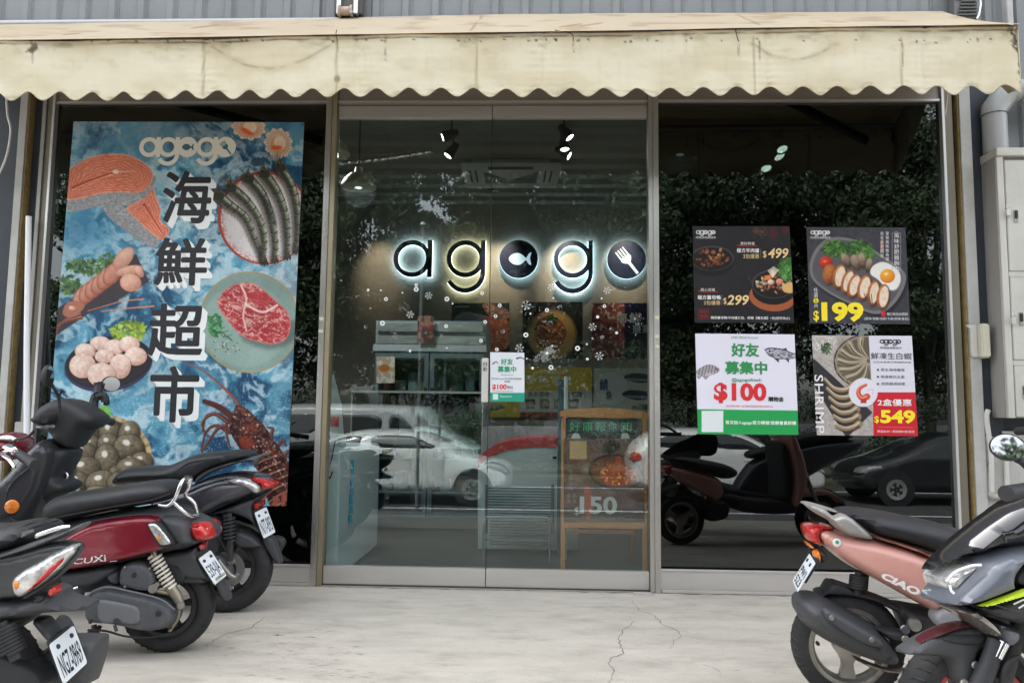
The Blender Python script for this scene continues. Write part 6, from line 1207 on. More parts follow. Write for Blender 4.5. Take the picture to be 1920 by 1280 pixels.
# ------------------------------------------------------------------ scooters
def seg_dist(P, poly):
    P = np.array(P, float); D = np.full(len(P), 1e9); n = len(poly); Q = np.array(poly, float)
    for i in range(n):
        a, c = Q[i], Q[(i+1) % n]; e = c-a; L = e@e+1e-12
        t = np.clip(((P-a)@e)/L, 0, 1); D = np.minimum(D, np.hypot(*(P-a-t[:, None]*e).T))
    return D
def inside(P, poly):
    P = np.array(P, float); Q = np.array(poly, float); r = np.zeros(len(P), bool); n = len(Q)
    for i in range(n):
        a, c = Q[i], Q[(i+1) % n]; r ^= ((a[1] > P[:, 1]) != (c[1] > P[:, 1])) & (P[:, 0] < (c[0]-a[0])*(P[:, 1]-a[1])/(c[1]-a[1]+1e-15)+a[0])
    return r
def puff(mb, outline, lo, hi, R, grid=0.012, sym=False, sm=3, sharp=False):
    """solid with a side outline (x,z); lo/hi: lateral limits (numbers or functions of x,z); edges rounded over the distance R"""
    O = chaikin(outline, 2) if (sm and not sharp) else [np.array(p, float) for p in outline]
    pts = []
    for i in range(len(O)):
        a, b = O[i], O[(i+1) % len(O)]; L = np.linalg.norm(b-a); k = max(1, int(round(L/(grid*0.9))))
        for j in range(k): pts.append(a+(b-a)*j/k)
    B = []
    for p in pts:
        if not B or np.linalg.norm(p-B[-1]) > grid*0.25: B.append(p)
    if np.linalg.norm(B[0]-B[-1]) < grid*0.25: B.pop()
    B = np.array(B); n = len(B)
    area = 0.5*np.sum(B[:, 0]*np.roll(B[:, 1], -1)-np.roll(B[:, 0], -1)*B[:, 1]); sgn = 1 if area > 0 else -1
    tn = np.roll(B, -1, 0)-np.roll(B, 1, 0); tn /= np.linalg.norm(tn, axis=1)[:, None]+1e-9; nn = np.stack([-tn[:, 1], tn[:, 0]], 1)*sgn
    extra = []
    for fr in (0.05, 0.2, 0.45, 0.75):
        d = fr*R; C_ = B+nn*d; dd = seg_dist(C_, B); ok = inside(C_, B) & (dd > d*0.93); C_ = C_[ok]; last = None
        for p in C_:
            if last is None or np.linalg.norm(p-last) > grid*0.55: extra.append(p); last = p
    xs = np.arange(B[:, 0].min(), B[:, 0].max(), grid); zs = np.arange(B[:, 1].min(), B[:, 1].max(), grid)
    G = np.array([(x+(grid/2 if j % 2 else 0), z) for j, z in enumerate(zs) for x in xs])
    if len(G):
        ok = inside(G, B); G = G[ok]
        if len(G): dd = seg_dist(G, B); G = G[dd > max(0.9*R, grid*0.5)] if R > grid*0.5 else G[dd > grid*0.5]
    allp = [tuple(p) for p in B]+[tuple(p) for p in extra]+[tuple(p) for p in G]
    vo, eo, fo, *_ = delaunay_2d_cdt([Vector(p) for p in allp], [], [list(range(n))], 1, 1e-6)
    V = np.array([tuple(v) for v in vo]); d = seg_dist(V, B); t = np.clip(d/max(R, 1e-5), 0, 1); pw = 2.6 if sym else 2.0; g = np.clip(1-(1-t)**pw, 0, 1)**(1/pw); g[d < 1e-5] = 0
    H = np.array([hi(*p) if callable(hi) else hi for p in V]); Lw = np.array([lo(*p) if callable(lo) else lo for p in V])
    N = len(V)
    if sym: top = [(V[i, 0], H[i]*g[i], V[i, 1]) for i in range(N)]; bot = [(V[i, 0], -H[i]*g[i], V[i, 1]) for i in range(N)]
    else: top = [(V[i, 0], Lw[i]+(H[i]-Lw[i])*g[i], V[i, 1]) for i in range(N)]; bot = [(V[i, 0], Lw[i]-(0.0), V[i, 1]) for i in range(N)]
    mb.add(top+bot, [tuple(f) for f in fo]+[tuple(i+N for i in reversed(f)) for f in fo]); return mb

class Scooter:
    def __init__(s, name, label, ox, oy, heading, side, cat='scooter'):
        s.fwd = np.array([math.cos(heading), math.sin(heading), 0]); s.left = np.array([-math.sin(heading), math.cos(heading), 0]); s.O = np.array([ox, oy, 0.0]); s.sg = side
        s.t = thing(name, label, cat, (ox, oy, 0), heading)
    def S(s, px, py, n=0.0):         # photo pixel to local x,z on the vertical plane at lateral offset n (towards the camera side)
        d = ray(px, py); n = n*s.sg; t = ((s.O-CAM)@s.left+n)/(d@s.left); P = CAM+d*t-s.O; return float(P@s.fwd), float(P[2])
    def out(s, pts, n): return [s.S(*p, n) for p in pts]
    def part(s, name, m, pts=None, n=0.1, lo=None, hi=None, R=0.03, grid=0.012, sym=False, both=False, top=None, sm=3, sharp=False, smooth=50, taper=None):
        """panel traced on the plane n; lo..hi lateral extent; sym: closed across the centre line; both: mirrored copy on the far side as a second part"""
        hi = n if hi is None else hi
        if sym: n = hi*0.6; R = R*0.62
        mb = MB(); O = s.out(pts, n) if pts is not None else [(a*0.89, b*0.89) for a, b in s._o]
        H = (lambda x, z: hi*taper(x, z)) if taper else hi
        if sym: puff(mb, O, 0, H, R, grid, True, sm, sharp)
        else:
            puff(mb, O, (hi-0.02 if lo is None else lo), H, R, grid, False, sm, sharp)
            if s.sg < 0: mb.v = [(a, -b, c) for a, b, c in mb.v]
        o = mb.build(name, m, parent=top or s.t, smooth=smooth)
        if both and not sym:
            mb.v = [(a, -b, c) for a, b, c in mb.v]; mb.build(name, m, parent=top or s.t, smooth=smooth)
        return o
    def tube(s, name, m, pts, r, seg=10, smooth=4, both=False, top=None, sq=1.0):       # pts: (px,py,n)
        L = [(*s.S(p[0], p[1], p[2])[:1], p[2]*s.sg, s.S(p[0], p[1], p[2])[1]) for p in pts]; return s.ltube(name, m, L, r, seg, smooth, both, top, sq, 1.0)
    def ltube(s, name, m, L, r, seg=10, smooth=4, both=False, top=None, sq=1.0, k=0.89):
        L = [(a*k, b*k, c*k) for a, b, c in L]
        o = MB().tube(L, r, seg, smooth=smooth, sq=sq).build(name, m, parent=top or s.t, smooth=50)
        if both: MB().tube([(a, -b, c) for a, b, c in L], r, seg, smooth=smooth, sq=sq).build(name, m, parent=top or s.t, smooth=50)
        return o
    def disc(s, name, m, px, py, n, r, h=0.006, top=None, seg=16, dome=0.0):
        x, z = s.S(px, py, n); return MB().lathe([(r, 0), (r, h*0.7), (r*0.85, h), (0, h+dome)], (x, n*s.sg, z), (0, s.sg, 0), seg).build(name, m, parent=top or s.t, smooth=40)
    def letters(s, txt, m, q, n, bold=0.0, name='lettering', shear=0.0, top=None, dy=0.0015):   # q: TL TR BR BL photo pixels on plane n
        Q = [np.array(s.S(*p, n)) for p in q]; mb = MB()
        f = lambda a, b: tuple([*(lambda r: (r[0], (n+dy)*s.sg, r[1]))(Q[3]*(1-a)*(1-b)+Q[2]*a*(1-b)+Q[1]*a*b+Q[0]*(1-a)*b)])
        text_on(mb, txt, 0, 0, 1, 1, f, bold, shear); o = mb.build(name, m, parent=top or s.t, fixn=False); o['kind'] = 'stuff'; return o
    def wheel(s, x, z, R, w, rim_r, rim_m, spokes=3, hub=0.045, sw=0.035, disc=None, tyre_m=None):
        T_ = s.t; prof = [(rim_r, -w*0.36), (rim_r+0.012, -w*0.44), (R-0.05, -w*0.5), (R-0.022, -w*0.48), (R-0.007, -w*0.32), (R, -w*0.12), (R, w*0.12), (R-0.007, w*0.32), (R-0.022, w*0.48), (R-0.05, w*0.5), (rim_r+0.012, w*0.44), (rim_r, w*0.36), (rim_r, -w*0.36)]
        wh = MB().lathe([(0.014, -w*0.5), (hub, -w*0.42), (hub, w*0.42), (0.014, w*0.5)], (x, 0, z), (0, 1, 0), 20).build('wheel', rim_m, parent=T_, smooth=40)
        MB().lathe(prof, (x, 0, z), (0, 1, 0), 64).build('tyre', TYRE, parent=wh, smooth=60)
        # tread grooves as thin dark bars along the shoulders
        tr = MB()
        for k in range(40):
            a = 2*math.pi*k/40
            for sd_ in (-1, 1):
                p = []
                for (rr, yy, da) in ((R-0.0015, 0.008, 0), (R-0.004, w*0.27, 0.06), (R-0.018, w*0.46, 0.09)):
                    p.append((x+(rr)*math.cos(a+da), sd_*yy, z+(rr)*math.sin(a+da)))
                tr.tube(p, 0.0028, 4, cap=False)
        o = tr.build('tread', BLACKSEAL, parent=wh); o['kind'] = 'stuff'
        MB().lathe([(rim_r+0.004, -w*0.40), (rim_r+0.004, w*0.40), (rim_r-0.012, w*0.40), (rim_r-0.018, w*0.30), (rim_r-0.022, 0), (rim_r-0.018, -w*0.30), (rim_r-0.012, -w*0.40), (rim_r+0.004, -w*0.40)], (x, 0, z), (0, 1, 0), 48).build('rim', rim_m, parent=wh, smooth=40)
        for k in range(spokes):
            a = 2*math.pi*k/spokes+0.5; c, n_ = math.cos(a), math.sin(a)
            m = MB().prism([(hub*0.6, -sw*0.8), (rim_r*0.5, -sw*0.42), (rim_r-0.015, -sw*0.75), (rim_r-0.015, sw*0.75), (rim_r*0.5, sw*0.42), (hub*0.6, sw*0.8)], lambda u, v: (x+u*c-v*n_, -0.016, z+u*n_+v*c), lambda u, v: (x+u*c-v*n_, 0.016, z+u*n_+v*c))
            m.build('spoke', rim_m, parent=wh, bev=0.004)
        if disc:
            MB().lathe([(disc*0.55, 0), (disc, 0), (disc, 0.004), (disc*0.55, 0.004), (disc*0.55, 0)], (x, s.sg*(w*0.5+0.004), z), (0, s.sg, 0), 32).build('brake_disc', mat('disc_steel', (0.5, 0.5, 0.5), 0.3, 0.9), parent=wh, smooth=40)
        return wh
    def spring(s, p0, p1, n, r, turns, wire, m, damper_m):
        a = np.array([*s.S(*p0, n)]); b = np.array([*s.S(*p1, n)]); A = np.array([a[0], n*s.sg, a[1]]); B = np.array([b[0], n*s.sg, b[1]]); ax = (B-A); L = np.linalg.norm(ax); ax /= L; u = np.array([0, 1.0, 0]); v = np.cross(ax, u)
        k = turns*12; pts = [A+ax*L*i/k+(u*math.cos(2*math.pi*i/12)+v*math.sin(2*math.pi*i/12))*r for i in range(k+1)]
        sp = MB().tube(pts, wire, 6).build('spring', m, parent=s.t, smooth=60)
        MB().tube([A-ax*0.01, B+ax*0.02], r*0.55, 10).build('damper', damper_m, parent=sp, smooth=40); return A, B
    def plate(s, corners, n0, n1, txt, holder=None):
        """number plate: photo corners TL TR BR BL; left edge on the plane n0 (near side), right edge on the plane n1"""
        P = []
        for c, n in zip(corners, (n0, n1, n1, n0)): x, z = s.S(*c, n); P.append(np.array([x, n*s.sg, z]))
        P[2] = P[1]+P[3]-P[0]; nr = np.cross(P[1]-P[0], P[3]-P[0]); nr /= np.linalg.norm(nr)
        cv = (CAM-s.O); cl = np.array([cv@s.fwd, cv@s.left, cv[2]]); 
        if nr@(cl-P[0]) < 0: nr = -nr
        U_, V_ = P[1]-P[0], P[0]-P[3]; O_ = P[3]
        rr = []; r_ = 0.07
        for cx, cy_, a0 in ((1-r_, r_, -90), (1-r_, 1-r_, 0), (r_, 1-r_, 90), (r_, r_, 180)):
            for k in range(4): a = RAD(a0+k*30); rr.append((cx+r_*math.cos(a), cy_+r_*math.sin(a)))
        f0 = lambda a, b: O_+U_*a+V_*b; f1 = lambda a, b: O_+U_*a+V_*b+nr*0.003
        pl = MB().prism(rr, f0, f1).build('number_plate', mat('plate_white', (0.74, 0.78, 0.82), 0.35), parent=s.t)
        m = MB(); text_on(m, txt, 0.07, 0.10, 0.93, 0.66, lambda a, b: O_+U_*a+V_*b+nr*0.0036, 0.012); o = m.build('plate_lettering', mat('plate_ink', (0.015, 0.015, 0.02), 0.4), parent=pl, fixn=False); o['kind'] = 'stuff'
        for u in (0.22, 0.78): MB().lathe([(0.007, 0), (0.006, 0.004), (0, 0.005)], f1(u, 0.83), tuple(nr), 8).build('bolt', mat('bolt_dark', (0.05, 0.05, 0.055), 0.4, 0.5), parent=pl)
        m = MB().prism([(0.1, 0.1), (0.9, 0.1), (0.9, 1.06), (0.1, 1.06)], lambda a, b: O_+U_*a+V_*b-nr*0.012, lambda a, b: O_+U_*a+V_*b-nr*0.0015); m.build('plate_bracket', PLB, parent=s.t)
        return pl

TYRE = mat('tyre_rubber', (0.022, 0.022, 0.023), 0.75, var=0.25, vscale=20, dirt=(0.10, 0.095, 0.085), dscale=8, damt=0.35)
PLB = mat('textured_black_plastic', (0.028, 0.029, 0.032), 0.55, bump=0.15, bscale=500, var=0.15, vscale=12, dirt=(0.09, 0.088, 0.082), dscale=7, damt=0.2)
PLG = mat('grey_black_plastic', (0.050, 0.052, 0.057), 0.5, bump=0.15, bscale=400, var=0.12, vscale=10, dirt=(0.11, 0.107, 0.10), dscale=6, damt=0.22)
VINYL = mat('seat_vinyl', (0.020, 0.021, 0.024), 0.42, bump=0.25, bscale=700, var=0.15, vscale=8, rvar=0.06)
ENG = mat('engine_grey_plastic', (0.070, 0.074, 0.083), 0.5, var=0.12, vscale=10, bump=0.12, bscale=300, dirt=(0.20, 0.19, 0.17), dscale=9, damt=0.4)
CHROME = mat('chrome', (0.75, 0.75, 0.76), 0.12, 1.0, rvar=0.05, vscale=12)
ALLOY = mat('cast_alloy', (0.36, 0.35, 0.32), 0.4, 0.8, var=0.15, vscale=12, dirt=(0.12, 0.11, 0.10), dscale=10, damt=0.5)
REDP = mat('metallic_red_paint', (0.22, 0.010, 0.024), 0.30, 0.30, var=0.06, vscale=4, coat=0.9, dirt=(0.28, 0.10, 0.10), dscale=20, damt=0.15)
DARKP = mat('metallic_charcoal_paint', (0.055, 0.058, 0.072), 0.25, 0.5, var=0.05, coat=0.9)
PINKP = mat('metallic_salmon_paint', (0.60, 0.30, 0.25), 0.36, 0.05, var=0.04, vscale=4, coat=0.7, dirt=(0.45, 0.26, 0.2), dscale=30, damt=0.15)
GREYP = mat('satin_blue_grey_paint', (0.115, 0.125, 0.15), 0.38, 0.25, var=0.06, coat=0.4)
BLKP = mat('gloss_black_paint', (0.012, 0.012, 0.014), 0.10, 0.0, coat=1.0, rvar=0.04)
def lens(name, col, glow=0.0): return mat(name, col, 0.12, 0.0, coat=1.0, var=0.25, vscale=60, bump=0.35, bscale=90, emit=None)
REDL = lens('red_lens', (0.50, 0.012, 0.010)); ORAL = lens('orange_lens', (0.75, 0.22, 0.02)); CLRL = mat('clear_lens', (0.55, 0.55, 0.54), 0.10, 0.55, coat=1.0, var=0.5, vscale=28, bump=0.6, bscale=45)
MIRG = mat('mirror_glass', (0.42, 0.43, 0.45), 0.02, 1.0)
SPRW = mat('spring_cream', (0.62, 0.58, 0.50), 0.4); BRN = mat('damper_bronze', (0.30, 0.26, 0.20), 0.45, 0.6, var=0.2)

E_ = lambda *p: [(a/2, b/2+640) for a, b in p]
G_ = lambda *p: [(a/3.047+200, b/3.047+820) for a, b in p]
H_ = lambda *p: [(a/3.554, b/3.554+660) for a, b in p]
K_ = lambda *p: [(a/4, b/4+960) for a, b in p]
N_ = lambda *p: [(a/3.556+1480, b/3.556+920) for a, b in p]
Q_ = lambda *p: [(a/2.665+1660, b/2.665+800) for a, b in p]
def e3(f, *p): return [(*f((a, b))[0], n) for a, b, n in p]

# ---- red scooter -------------------------------------------------------------------------------
s = Scooter('motor_scooter', 'red scooter with long black seat and chrome grab rail, parked before the charcoal one', *onZ(312, 1219.6), math.pi+RAD(8), 1)
s.wheel(0, 0.178, 0.178, 0.088, 0.112, mat('wheel_black', (0.03, 0.03, 0.032), 0.4, 0.3), 5, sw=0.020)
s.wheel(1.10, 0.178, 0.178, 0.085, 0.112, mat('wheel_black'), 5, sw=0.020)
s.part('tail_body', PLG, E_((180, 690), (330, 655), (600, 612), (690, 640), (760, 668), (800, 700), (806, 742), (740, 762), (690, 785), (640, 792), (430, 840), (230, 865), (150, 800)), n=0.12, hi=0.135, R=0.10, grid=0.014, sym=True, taper=lambda x, z: min(1.0, max(0.45, 0.55+0.45*(x+0.18)/0.25)))
s.part('side_panel', REDP, E_((150, 800), (205, 750), (330, 678), (450, 658), (545, 650), (592, 656), (618, 700), (658, 768), (560, 800), (430, 832), (255, 862), (170, 868)), n=0.145, lo=0.09, hi=0.158, R=0.022, grid=0.011, both=True)
s.part('side_panel_rear', PLG, E_((590, 645), (690, 662), (712, 690), (712, 740), (738, 762), (660, 778), (600, 690)), n=0.13, lo=0.07, hi=0.142, R=0.03)
s.part('seat', VINYL, E_((155, 660), (163, 610), (200, 580), (280, 566), (420, 548), (540, 526), (620, 525), (655, 545), (652, 578), (600, 606), (500, 622), (380, 642), (270, 668), (195, 692), (162, 688)), n=0.10, hi=0.15, R=0.075, grid=0.011, sym=True)
o = s.part('turn_signal', CLRL, E_((547, 684), (562, 675), (592, 676), (640, 735), (652, 762), (604, 770), (590, 755)), n=0.155, lo=0.13, hi=0.166, R=0.012, grid=0.008, both=True)
s.disc('bulb', ORAL, *E_((597, 738))[0], 0.164, 0.008, top=o)
s.part('turn_signal_trim', BLACKSEAL, E_((540, 680), (558, 668), (598, 669), (648, 733), (660, 766), (600, 778), (583, 760)), n=0.15, lo=0.12, hi=0.160, R=0.01, grid=0.01)
s.part('tail_light', REDL, E_((708, 684), (735, 670), (778, 676), (800, 705), (806, 738), (742, 756), (715, 722)), n=0.09, hi=0.115, R=0.05, grid=0.009, sym=True)
for k in range(4): s.part('lens_rib', mat('red_lens_dark', (0.30, 0.008, 0.008), 0.2, coat=1), E_((716, 694+k*9), (748, 688+k*10), (750, 691+k*10), (718, 697+k*9)), n=0.112, lo=0.10, hi=0.117, R=0.003, grid=0.006, sharp=True)
s.part('lower_reflector', REDL, E_((742, 758), (768, 752), (764, 778), (752, 790)), n=0.05, hi=0.05, R=0.01, sym=True)
s.part('rear_fender', PLG, E_((560, 800), (640, 792), (700, 780), (735, 762), (740, 800), (800, 905), (782, 905), (690, 905), (655, 875), (600, 850)), n=0.08, lo=-0.06, hi=0.075, R=0.02)
s.part('mud_flap', PLG, E_((782, 860), (812, 868), (858, 950), (860, 972), (845, 978), (822, 962)), n=0.05, lo=0.0, hi=0.055, R=0.012)
s.plate(E_((743, 815), (788, 782), (850, 878), (805, 912)), 0.09, 0.02, '539-JJA')
s.part('plate_strip', mat('dealer_strip', (0.35, 0.35, 0.28), 0.5), E_((800, 892), (838, 864), (844, 873), (806, 902)), n=0.075, lo=0.060, hi=0.085, R=0.002, grid=0.02, sharp=True)
s.part('inner_body', PLB, E_((220, 850), (430, 832), (600, 800), (700, 800), (720, 900), (600, 930), (440, 930), (250, 950), (100, 960), (60, 900)), n=0.05, hi=0.075, R=0.03, grid=0.02, sym=True)
s.part('frame_cover', PLG, E_((220, 862), (300, 856), (420, 834), (455, 850), (400, 895), (330, 932), (240, 935), (215, 900)), n=0.10, lo=0.03, hi=0.115, R=0.02)
s.part('airbox', ENG, E_((442, 880), (450, 840), (480, 824), (540, 826), (580, 855), (592, 900), (578, 935), (540, 942), (460, 926), (442, 910)), n=0.12, lo=0.04, hi=0.135, R=0.015)
s.disc('airbox_bolt', BLACKSEAL, *E_((504, 875))[0], 0.133, 0.009)
s.part('airbox_duct', ENG, E_((380, 870), (450, 845), (458, 925), (400, 915)), n=0.10, lo=0.03, hi=0.105, R=0.02)
c = s.part('engine_case', ENG, E_((308, 1000), (315, 960), (345, 930), (390, 915), (470, 928), (600, 958), (645, 985), (662, 1025), (650, 1062), (612, 1086), (540, 1096), (420, 1066), (330, 1062), (312, 1040)), n=0.13, lo=0.045, hi=0.150, R=0.022)
s.part('case_rib', mat('engine_grey_raised', (0.125, 0.13, 0.14), 0.5, var=0.1), E_((362, 975), (375, 962), (500, 985), (525, 1000), (530, 1050), (510, 1062), (455, 1058), (450, 1042), (432, 1040), (425, 1060), (368, 1052)), n=0.15, lo=0.140, hi=0.160, R=0.008, grid=0.01, top=c)
for q in ((595, 1018), (437, 1008), (330, 975), (340, 1050), (640, 1070)): s.disc('case_bolt', BLACKSEAL, *E_(q)[0], 0.150, 0.007 if q != (595, 1018) else 0.011, top=c)
s.tube('kick_crank', PLB, e3(E_, (430, 1062, .15), (437, 1085, .155)), 0.006)
A, B = s.spring(E_((578, 800))[0], E_((640, 922))[0], 0.11, 0.022, 9, 0.0050, SPRW, BRN)
s.tube('shock_body', BRN, e3(E_, (636, 915, .11), (662, 950, .11), (680, 990, .11)), [0.022, 0.020, 0.014], seg=14, smooth=0)
s.tube('shock_link', BRN, e3(E_, (545, 922, .12), (590, 935, .12), (645, 945, .115)), 0.008)
for q, r in (((575, 925), 0.018), ((680, 988), 0.014), ((590, 910), 0.010)): s.disc('link_bolt', ALLOY, *E_(q)[0], 0.125, r, h=0.012)
s.tube('brake_arm', BRN, e3(E_, (672, 1000, .085), (665, 1040, .085), (635, 1085, .085)), 0.007)
s.part('inner_mudguard', PLG, E_((590, 850), (640, 820), (720, 830), (770, 880), (780, 908), (700, 905), (640, 915), (600, 900)), n=0.06, hi=0.062, R=0.02, sym=True)
s.tube('grab_rail', CHROME, e3(E_, (596, 612, .13), (630, 615, .14), (655, 590, .14), (680, 530, .13), (700, 508, .10)), 0.0072)
s.tube('grab_rail', CHROME, e3(E_, (700, 508, .10), (716, 512, .05), (716, 525, -.05), (705, 520, -.12)), 0.0072)
s.tube('grab_rail', CHROME, e3(E_, (716, 512, .06), (708, 545, .06), (696, 575, .05), (728, 605, .03), (742, 650, .02)), 0.008)
s.tube('grab_rail', CHROME, e3(E_, (648, 600, .14), (680, 630, .13), (715, 655, .10), (744, 652, .04)), 0.008)
s.letters('CUXi', CHROME, E_((280, 815), (398, 796), (400, 822), (272, 836)), 0.158, bold=0.02, dy=0.003)
s.tube('side_stand', PLB, e3(E_, (375, 1065, .08), (350, 1120, .11), (335, 1090, .10), (370, 1080, .08)), 0.008)
s.tube('centre_stand', PLB, e3(E_, (352, 1062, .09), (358, 1100, .10)), 0.010); x, z = s.S(183, 1246, .12); s.ltube('stand_foot', BRN, [(x+0.02, 0.12, 0.07), (x, 0.13, 0.012)], 0.010, k=1.0)
s.tube('footrest', CHROME, e3(E_, (215, 945, .14), (295, 922, .13)), 0.009); s.disc('footrest_hub', PLB, *E_((295, 945))[0], 0.13, 0.022, h=0.03)
s.tube('brake_cable', BLACKSEAL, e3(E_, (640, 1092, .09), (560, 1108, .12), (470, 1104, .13), (400, 1085, .12), (330, 1080, .10)), 0.004)
s.tube('fuel_hose', BLACKSEAL, e3(E_, (560, 830, .12), (600, 850, .13), (610, 900, .12), (585, 930, .12)), 0.005)
s.tube('case_lip', mat('engine_grey_raised'), e3(E_, (312, 1002, .149), (330, 950, .149), (395, 920, .149), (480, 934, .149), (600, 965, .149), (655, 1005, .149)), 0.0035, smooth=5)
for q in ((470, 845), (562, 850), (470, 918), (575, 925)): s.disc('airbox_screw', ALLOY, *E_(q)[0], 0.134, 0.005)
s.tube('seat_seam', BLACKSEAL, e3(E_, (170, 668, .148), (270, 648, .150), (420, 620, .150), (560, 596, .149), (640, 570, .146)), 0.0022, smooth=6)
s.tube('panel_seam', BLACKSEAL, e3(E_, (330, 676, .157), (450, 656, .158), (545, 648, .158), (592, 654, .157)), 0.0022, smooth=6)
s.tube('scratch', mat('scratch_pale', (0.6, 0.4, 0.38), 0.6), e3(E_, (412, 824, .1585), (438, 822, .1585)), 0.0014, smooth=0, seg=5)
# front half (mostly outside the frame)
s._o = [(0.50, 0.30), (0.95, 0.28), (1.02, 0.34), (0.96, 0.38), (0.60, 0.40), (0.48, 0.42)]; s.part('floorboard', PLG, None, hi=0.16, R=0.03, sym=True, grid=0.02)
s._o = [(0.90, 0.30), (1.02, 0.33), (1.12, 0.60), (1.06, 0.90), (0.98, 0.95), (0.96, 0.80), (0.97, 0.55)]; s.part('leg_shield', REDP, None, hi=0.20, R=0.08, sym=True, grid=0.02)
s._o = [(1.08, 0.42), (1.28, 0.46), (1.42, 0.40), (1.44, 0.33), (1.36, 0.40), (1.15, 0.38)]; s.part('front_fender', REDP, None, hi=0.07, R=0.05, sym=True, grid=0.02)
s.ltube('fork', ALLOY, [(1.24, 0.07, 0.213), (1.10, 0.07, 0.62)], 0.016, both=True)
hx, hz = s.S(*H_((40, 590))[0], 0.05)
s.part('headlight_cowl', REDP, H_((-60, 560), (0, 528), (60, 550), (92, 590), (90, 640), (40, 700), (-20, 740), (-90, 700)), n=0.12, hi=0.14, R=0.10, sym=True, grid=0.016)
s.part('cowl_stripe', WHITEP, H_((-40, 560), (30, 552), (85, 580), (88, 600), (20, 592), (-40, 596)), n=0.13, lo=0.09, hi=0.142, R=0.02)
s.tube('handgrip', BLACKSEAL, e3(H_, (95, 660, .20), (150, 695, .25), (235, 752, .36)), [0.017, 0.017, 0.018, 0.019], smooth=3, seg=14)
s.tube('handlebar', CHROME, e3(H_, (-40, 640, .08), (50, 640, .15), (110, 668, .21)), 0.012)
s.tube('brake_lever', CHROME, e3(H_, (60, 655, .22), (10, 675, .24), (60, 715, .30), (92, 760, .33), (97, 785, .35)), [0.012, 0.009, 0.007, 0.006, 0.007], sq=0.6)
s.tube('lever_clamp', CHROME, e3(H_, (50, 640, .18), (100, 660, .22), (120, 650, .22)), 0.018)
s.tube('mirror_stalk', BLACKSEAL, e3(H_, (98, 640, .20), (98, 590, .20), (140, 575, .22), (190, 560, .24), (230, 520, .26)), 0.005)

# ---- black scooter -----------------------------------------------------------------------------
s = Scooter('motor_scooter', 'black and charcoal scooter with red tail light parked nearest the seafood banner', *onZ(426, 1145.3), math.pi+RAD(8), 1)
s.wheel(0, 0.204, 0.204, 0.095, 0.125, mat('wheel_black'), 5, sw=0.022, disc=0.085)
s.wheel(1.12, 0.204, 0.204, 0.095, 0.125, mat('wheel_black'), 5, sw=0.022)
s.part('rear_body', DARKP, G_((250, 330), (480, 272), (560, 232), (640, 205), (720, 196), (800, 200), (900, 216), (962, 262), (935, 300), (850, 330), (740, 372), (640, 412), (560, 455), (470, 430), (380, 420), (240, 440)), n=0.12, hi=0.15, R=0.09, sym=True, taper=lambda x, z: min(1.0, max(0.4, 0.5+0.5*(x+0.25)/0.35)))
s.part('silver_stripe', mat('silver_paint', (0.42, 0.43, 0.47), 0.25, 0.7, coat=0.8), G_((420, 312), (520, 262), (620, 234), (700, 222), (760, 228), (640, 245), (520, 290), (440, 330)), n=0.148, lo=0.11, hi=0.152, R=0.012, both=True)
s.part('under_tail', PLG, G_((520, 452), (640, 410), (850, 332), (930, 304), (900, 325), (846, 372), (842, 425), (893, 580), (870, 580), (815, 482), (700, 440), (600, 452)), n=0.08, lo=-0.06, hi=0.085, R=0.02)
s.part('mud_flap', PLG, G_((880, 545), (930, 560), (960, 580), (1002, 716), (985, 726), (955, 712), (890, 610)), n=0.04, lo=-0.01, hi=0.05, R=0.012)
s.part('seat', VINYL, G_((20, 278), (32, 230), (62, 196), (110, 176), (180, 166), (330, 166), (400, 138), (480, 100), (560, 86), (640, 78), (780, 69), (832, 96), (822, 122), (700, 150), (590, 182), (510, 242), (480, 262), (400, 256), (300, 256), (150, 262)), n=0.06, hi=0.145, R=0.075, sym=True)
s.part('grab_rail', mat('dark_alloy', (0.13, 0.135, 0.14), 0.4, 0.6), G_((494, 252), (520, 212), (560, 186), (650, 150), (800, 116), (928, 84), (938, 94), (870, 124), (852, 172), (834, 172), (842, 134), (760, 142), (660, 176), (570, 214), (512, 262)), n=0.11, lo=0.085, hi=0.125, R=0.014, grid=0.009)
o = s.part('side_light', CLRL, G_((636, 244), (700, 222), (800, 228), (885, 272), (872, 318), (836, 326), (800, 292), (700, 266)), n=0.12, lo=0.08, hi=0.136, R=0.02, grid=0.009)
s.part('tail_light', REDL, G_((788, 229), (850, 216), (930, 236), (972, 266), (942, 296), (884, 306), (888, 276), (840, 250)), n=0.09, hi=0.125, R=0.04, grid=0.009, sym=True)
s.letters('Z1', CHROME, G_((548, 296), (608, 284), (590, 306), (520, 330)), 0.155, bold=0.01, dy=0.002, shear=0.3)
s.part('reflector', REDL, G_((848, 372), (872, 366), (876, 402), (852, 408)), n=0.07, hi=0.09, R=0.006, sym=True)
s.plate(G_((843, 430), (910, 396), (966, 541), (896, 577)), 0.095, 0.02, 'N77-B93')
s.part('mudguard', PLG, G_((720, 600), (735, 530), (780, 532), (850, 560), (890, 608), (878, 632), (760, 632)), n=0.06, hi=0.075, R=0.03, sym=True)
s.part('mud_flap', PLB, G_((935, 560), (1000, 570), (1022, 600), (1000, 640), (945, 735), (905, 740)), n=-0.02, lo=-0.06, hi=-0.02, R=0.012)
s.part('rear_hub', ENG, G_((560, 640), (640, 640), (720, 690), (740, 780), (700, 830), (600, 800)), n=0.06, lo=0.0, hi=0.085, R=0.03)
for k, q in enumerate(((715, 700), (745, 790), (705, 860))): s.disc('caliper', ALLOY, *G_(q)[0], 0.075, 0.018-0.003*k, h=0.022)
